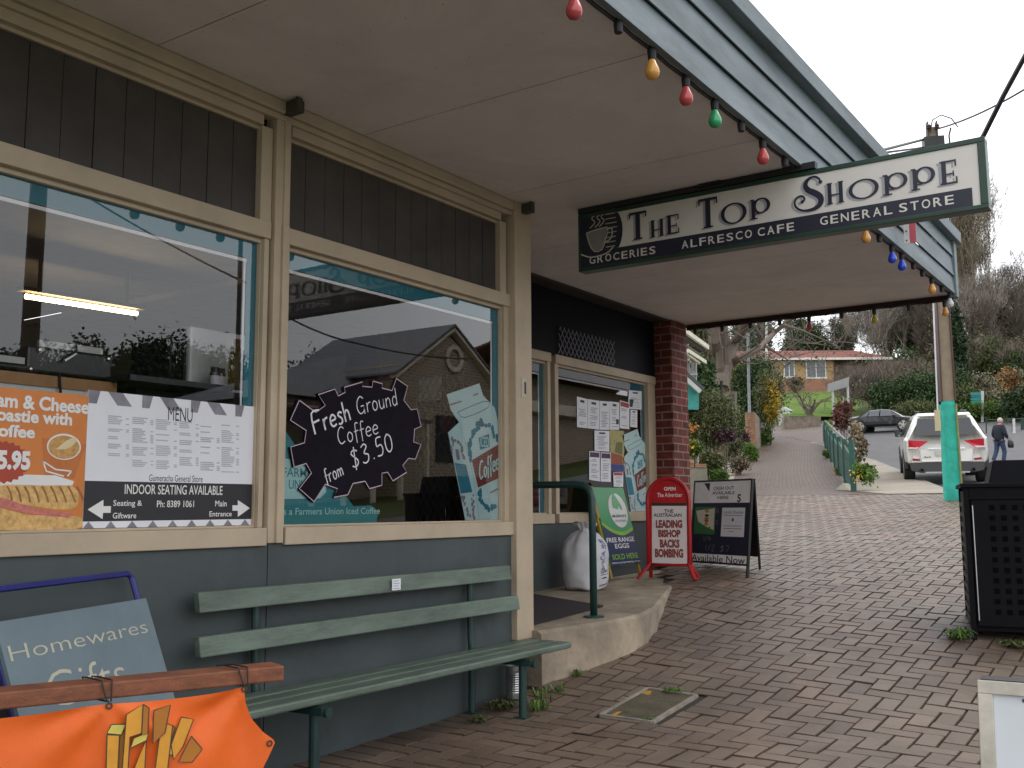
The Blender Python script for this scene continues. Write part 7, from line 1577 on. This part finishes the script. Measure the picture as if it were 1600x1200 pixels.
# neighbouring verandah and shed past the brick pillar
nb = T('neighbour_building', 'building with pale striped eaves past the brick pillar', 'building', tuple(at(1085, 640, 26)))
b = MB(); NBM = M('neighbour_wall', (.13, .11, .09), .8); p = at(1060, 640, 27); q = at(1088, 640, 30); p.z = TZ(p.x, p.y)-.3; b.obox(p, V((q.x-p.x, q.y-p.y, 0)), V((-4, 2, 0)), V((0, 0, at(1060, 556, 27).z-p.z))); b.build('wall', NBM, nb)
b = MB()
for (u0, v0, u1, v1, wd) in ((1062, 511, 1106, 543, .2), (1074, 548, 1102, 566, .16), (1066, 549, 1092, 568, .10), (1064, 556, 1082, 569, .10)): b.bar(at(u0, v0, 26), at(u1, v1, 28.5), .08, wd*.6, UP)
b.build('eave_board', M('eave_cream', (.60, .57, .46), .6), nb)
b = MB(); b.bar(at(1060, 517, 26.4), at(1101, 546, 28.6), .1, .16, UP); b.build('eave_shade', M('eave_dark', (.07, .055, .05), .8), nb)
b = MB()
for u in (1076, 1082, 1087): b.bar(at(u, 600, 27.5), at(u, 566, 27.5), .05, .05, (0, 1, 0))
b.bar(at(1068, 585, 27.4), at(1090, 585, 27.4), .05, .05); b.build('verandah_rail', M('rail_grey', (.33, .32, .31), .6), nb)
sh_ = T('garden_shed', 'turquoise shed gable with a pale barge board past the pillar', 'shed', tuple(at(1075, 640, 24.5)))
SHT = M('shed_turquoise', (.05, .30, .27), .6); b = MB(); b.prism([at(u, v, 24.5) for u, v in ((1058, 640), (1092, 640), (1092, 612), (1071, 592), (1058, 580))], FW*2); b.build('wall', SHT, sh_)
b = MB(); b.bar(at(1060, 582, 24.4), at(1093, 612, 24.4), .3, .10, UP); b.build('barge_board', M('barge_pale', (.5, .5, .47), .6), sh_); b = MB(); b.bar(at(1060, 578, 24.9), at(1093, 608, 24.9), 1.2, .08, UP); b.build('roof', M('shed_roof', (.06, .07, .07), .6), sh_)
# ================================================================ across the street (seen only as reflections in the shop windows)
def mir(u, v, X): p = onX(u, v, -X); return V((X, p.y, p.z))
XG = 19.0
ga = mir(706, 515, XG); gl_, gr_ = mir(612, 598, XG), mir(790, 592, XG)
ht = T('stone_house', 'brick gabled cottage across the street reflected in the middle window', 'house', (XG, ga.y, 2))
SBR = brickmat('cottage_brick', (.40, .27, .18), (.24, .165, .11), (.50, .43, .34), .34, .12, .03)
zg_ = G(XG, ga.y)-.8
hw2 = (gr_.y-gl_.y)/2*.85; ez = (gl_.z+gr_.z)/2+.25
b = MB(); b.prism([(XG, ga.y-hw2, zg_), (XG, ga.y+hw2, zg_), (XG, ga.y+hw2, ez), (XG, ga.y, ga.z-.25), (XG, ga.y-hw2, ez)], (5, 0, 0)); b.build('gable_wall', SBR, ht)
CRM2 = M('barge_cream', (.75, .64, .50), .6); b = MB()
for s_ in (-1, 1): b.bar((XG-.12, ga.y+.0*s_, ga.z), (XG-.12, ga.y+s_*(hw2+.35), ez-.45), .1, .30, (1, 0, 0))
b.build('barge_board', CRM2, ht)
rc = mir(712, 560, XG); b = MB(); RG = Pl((XG-.02, 0, 0), (0, -1, 0))
for i in range(24):
    t0, t1 = 2*pi*i/24, 2*pi*(i+1)/24; b.prism([(XG-.04, rc.y+r_*cos(t), rc.z+r_*sin(t)) for r_, t in ((.34, t0), (.34, t1), (.52, t1), (.52, t0))], (-.06, 0, 0))
b.build('round_vent', CRM2, ht)
SLATE = M('slate_roof', (.16, .165, .19), .6, .2, 2); b = MB()
for s_ in (-1, 1): b.prism([(XG-.3, ga.y, ga.z+.12), (XG-.3, ga.y+s_*(hw2+.4), ez-.36), (XG+6, ga.y+s_*(hw2+.4), ez-.36), (XG+6, ga.y, ga.z+.12)], (0, 0, .08))
rl, rr2 = mir(585, 546, XG+3), mir(470, 612, XG)
b.mesh([(XG+.6, rr2.y, rr2.z), (XG+.6, ga.y, rr2.z), (XG+4, ga.y, rl.z), (XG+4, rl.y, rl.z), (XG+8, rr2.y, rr2.z), (XG+8, ga.y, rr2.z)], [(0, 1, 2, 3), (4, 0, 3), (5, 4, 3, 2)]); b.build('roof', SLATE, ht)
b = MB(); b.box(XG+1, XG+7.5, rr2.y+.4, ga.y-hw2, zg_, rr2.z-.05); b.build('wing_wall', SBR, ht)
b = MB(); v0 = mir(440, 640, XG-2); b.prism([(XG-1.6, rr2.y-1, rr2.z-.75), (XG-1.6, ga.y-hw2, rr2.z-.75), (XG+1, ga.y-hw2, rr2.z-.3), (XG+1, rr2.y-1, rr2.z-.3)], (0, 0, .1)); b.build('verandah_roof', M('verandah_red', (.16, .055, .04), .6), ht)
for k in range(5): y = rr2.y-.8+k*(ga.y-hw2-rr2.y+.6)/4; b = MB(); b.box(XG-1.55, XG-1.42, y-.06, y+.06, zg_, rr2.z-.72); b.build('verandah_post', CRM2, ht)
b = MB(); b.box(XG-.04, XG-.01, ga.y-.8, ga.y+.8, zg_+1.6, zg_+3.3); b.build('window', M('cottage_glass', (.04, .045, .05), .1), ht)
h2 = T('brick_house', 'long brick shop with arched parapet across the street reflected in the far window', 'house', (XG, 44, 3))
b = MB(); y0, y1 = ga.y+8, ga.y+30; z0 = G(XG, y0)-1; b.box(XG, XG+9, y0, y1, z0, z0+5.2); b.build('wall', SBR, h2); b = MB(); b.prism([(XG-1, y0-.5, z0+5.2), (XG-1, y1+.5, z0+5.2), (XG+4.5, y1-2, z0+7.4), (XG+4.5, y0+2, z0+7.4)], (0, 0, .12)); b.prism([(XG+10, y0-.5, z0+5.2), (XG+10, y1+.5, z0+5.2), (XG+4.5, y1-2, z0+7.4), (XG+4.5, y0+2, z0+7.4)], (0, 0, .12)); b.build('roof', M('verandah_red', (.16, .055, .04), .6), h2)
b = MB(); b.box(XG-.5, XG, y0, y1, z0+3.6, z0+4.1); b.build('cornice', CRM2, h2)
def fartree(lab, u, vt, X, r, mat, seed, n=2600, kind='tree'):
    p = mir(u, vt, X); zg = G(p.x, p.y)-.3; h = p.z-zg; t = T('street_tree', lab, 'tree', (p.x, p.y, zg), 'trees across the street'); b = MB(); leaves(b, (p.x, p.y, zg+h*.58), (r, r, h*.42), n*4, .13, 60, seed, spread=.26, shell=.1); b.build('crown', mat, t)
    b = MB(); b.tube([(p.x, p.y, zg), (p.x+.2, p.y, zg+h*.4), (p.x, p.y+.2, zg+h*.75)], [.25, .2, .08], 7); b.build('trunk', BARK, t)
for k, (u, vt, X, r, m_) in enumerate(((40, 530, 42, 3.2, L_DRK), (95, 520, 44, 3.6, L_DRK), (150, 528, 40, 2.6, L_DRK), (215, 522, 42, 3.0, L_DRK), (262, 520, 43, 3.2, L_DRK), (300, 528, 40, 2.8, L_DRK), (345, 535, 42, 3.2, L_OLV), (470, 548, 40, 3.6, L_OLV), (530, 545, 42, 3.8, L_BRN), (420, 560, 38, 3.0, L_DRK), (10, 540, 46, 4, L_OLV))):
    fartree(['dark round tree', 'bushy dark tree', 'tall dark tree', 'broad dark tree', 'leafy dark tree', 'low dark tree', 'olive tree', 'open olive tree', 'brown bare looking tree', 'small dark tree', 'far olive tree'][k]+' across the street reflected in the shop window', u, vt, X, r, m_, 200+k)
pp_ = mir(62, 330, 12); t = T('utility_pole', 'brown timber power pole across the street reflected in the left window', 'power pole', (12, pp_.y, 0)); b = MB(); b.tube([(12, pp_.y, -1), (12, pp_.y+.05, 11)], [.16, .12], 10); b.build('post', M('pole_timber', (.07, .045, .035), .8, .3, 3), t)
b = MB(); b.bar((11.9, pp_.y-1, 9.6), (11.9, pp_.y+1, 9.6), .1, .12); b.build('crossarm', MATS['pole_timber'], t)
p2 = mir(383, 330, 14); t = T('utility_pole', 'thin dark steel pole across the street reflected beside the teal border', 'power pole', (14, p2.y, 0)); b = MB(); b.tube([(14, p2.y, -1), (14, p2.y, 9.5)], [.06, .05], 8); b.build('post', BLACKM, t); b = MB(); b.bar((14, p2.y, 9.3), (12.9, p2.y, 9.5), .06, .06); b.build('lamp_arm', BLACKM, t)
wire('service wire reflected across the left window', [mir(150, 310, 12), mir(392, 441, 10)], .018, .05); wire('service wire reflected across the middle window', [mir(430, 480, 13), mir(560, 535, 13), mir(745, 560, 13)], .022, .1)
wire('street cable reflected above the left window', [(12, pp_.y-14, 6.9), (12, pp_.y, 7.1), (12, pp_.y+16, 8.4)], .03, .3)
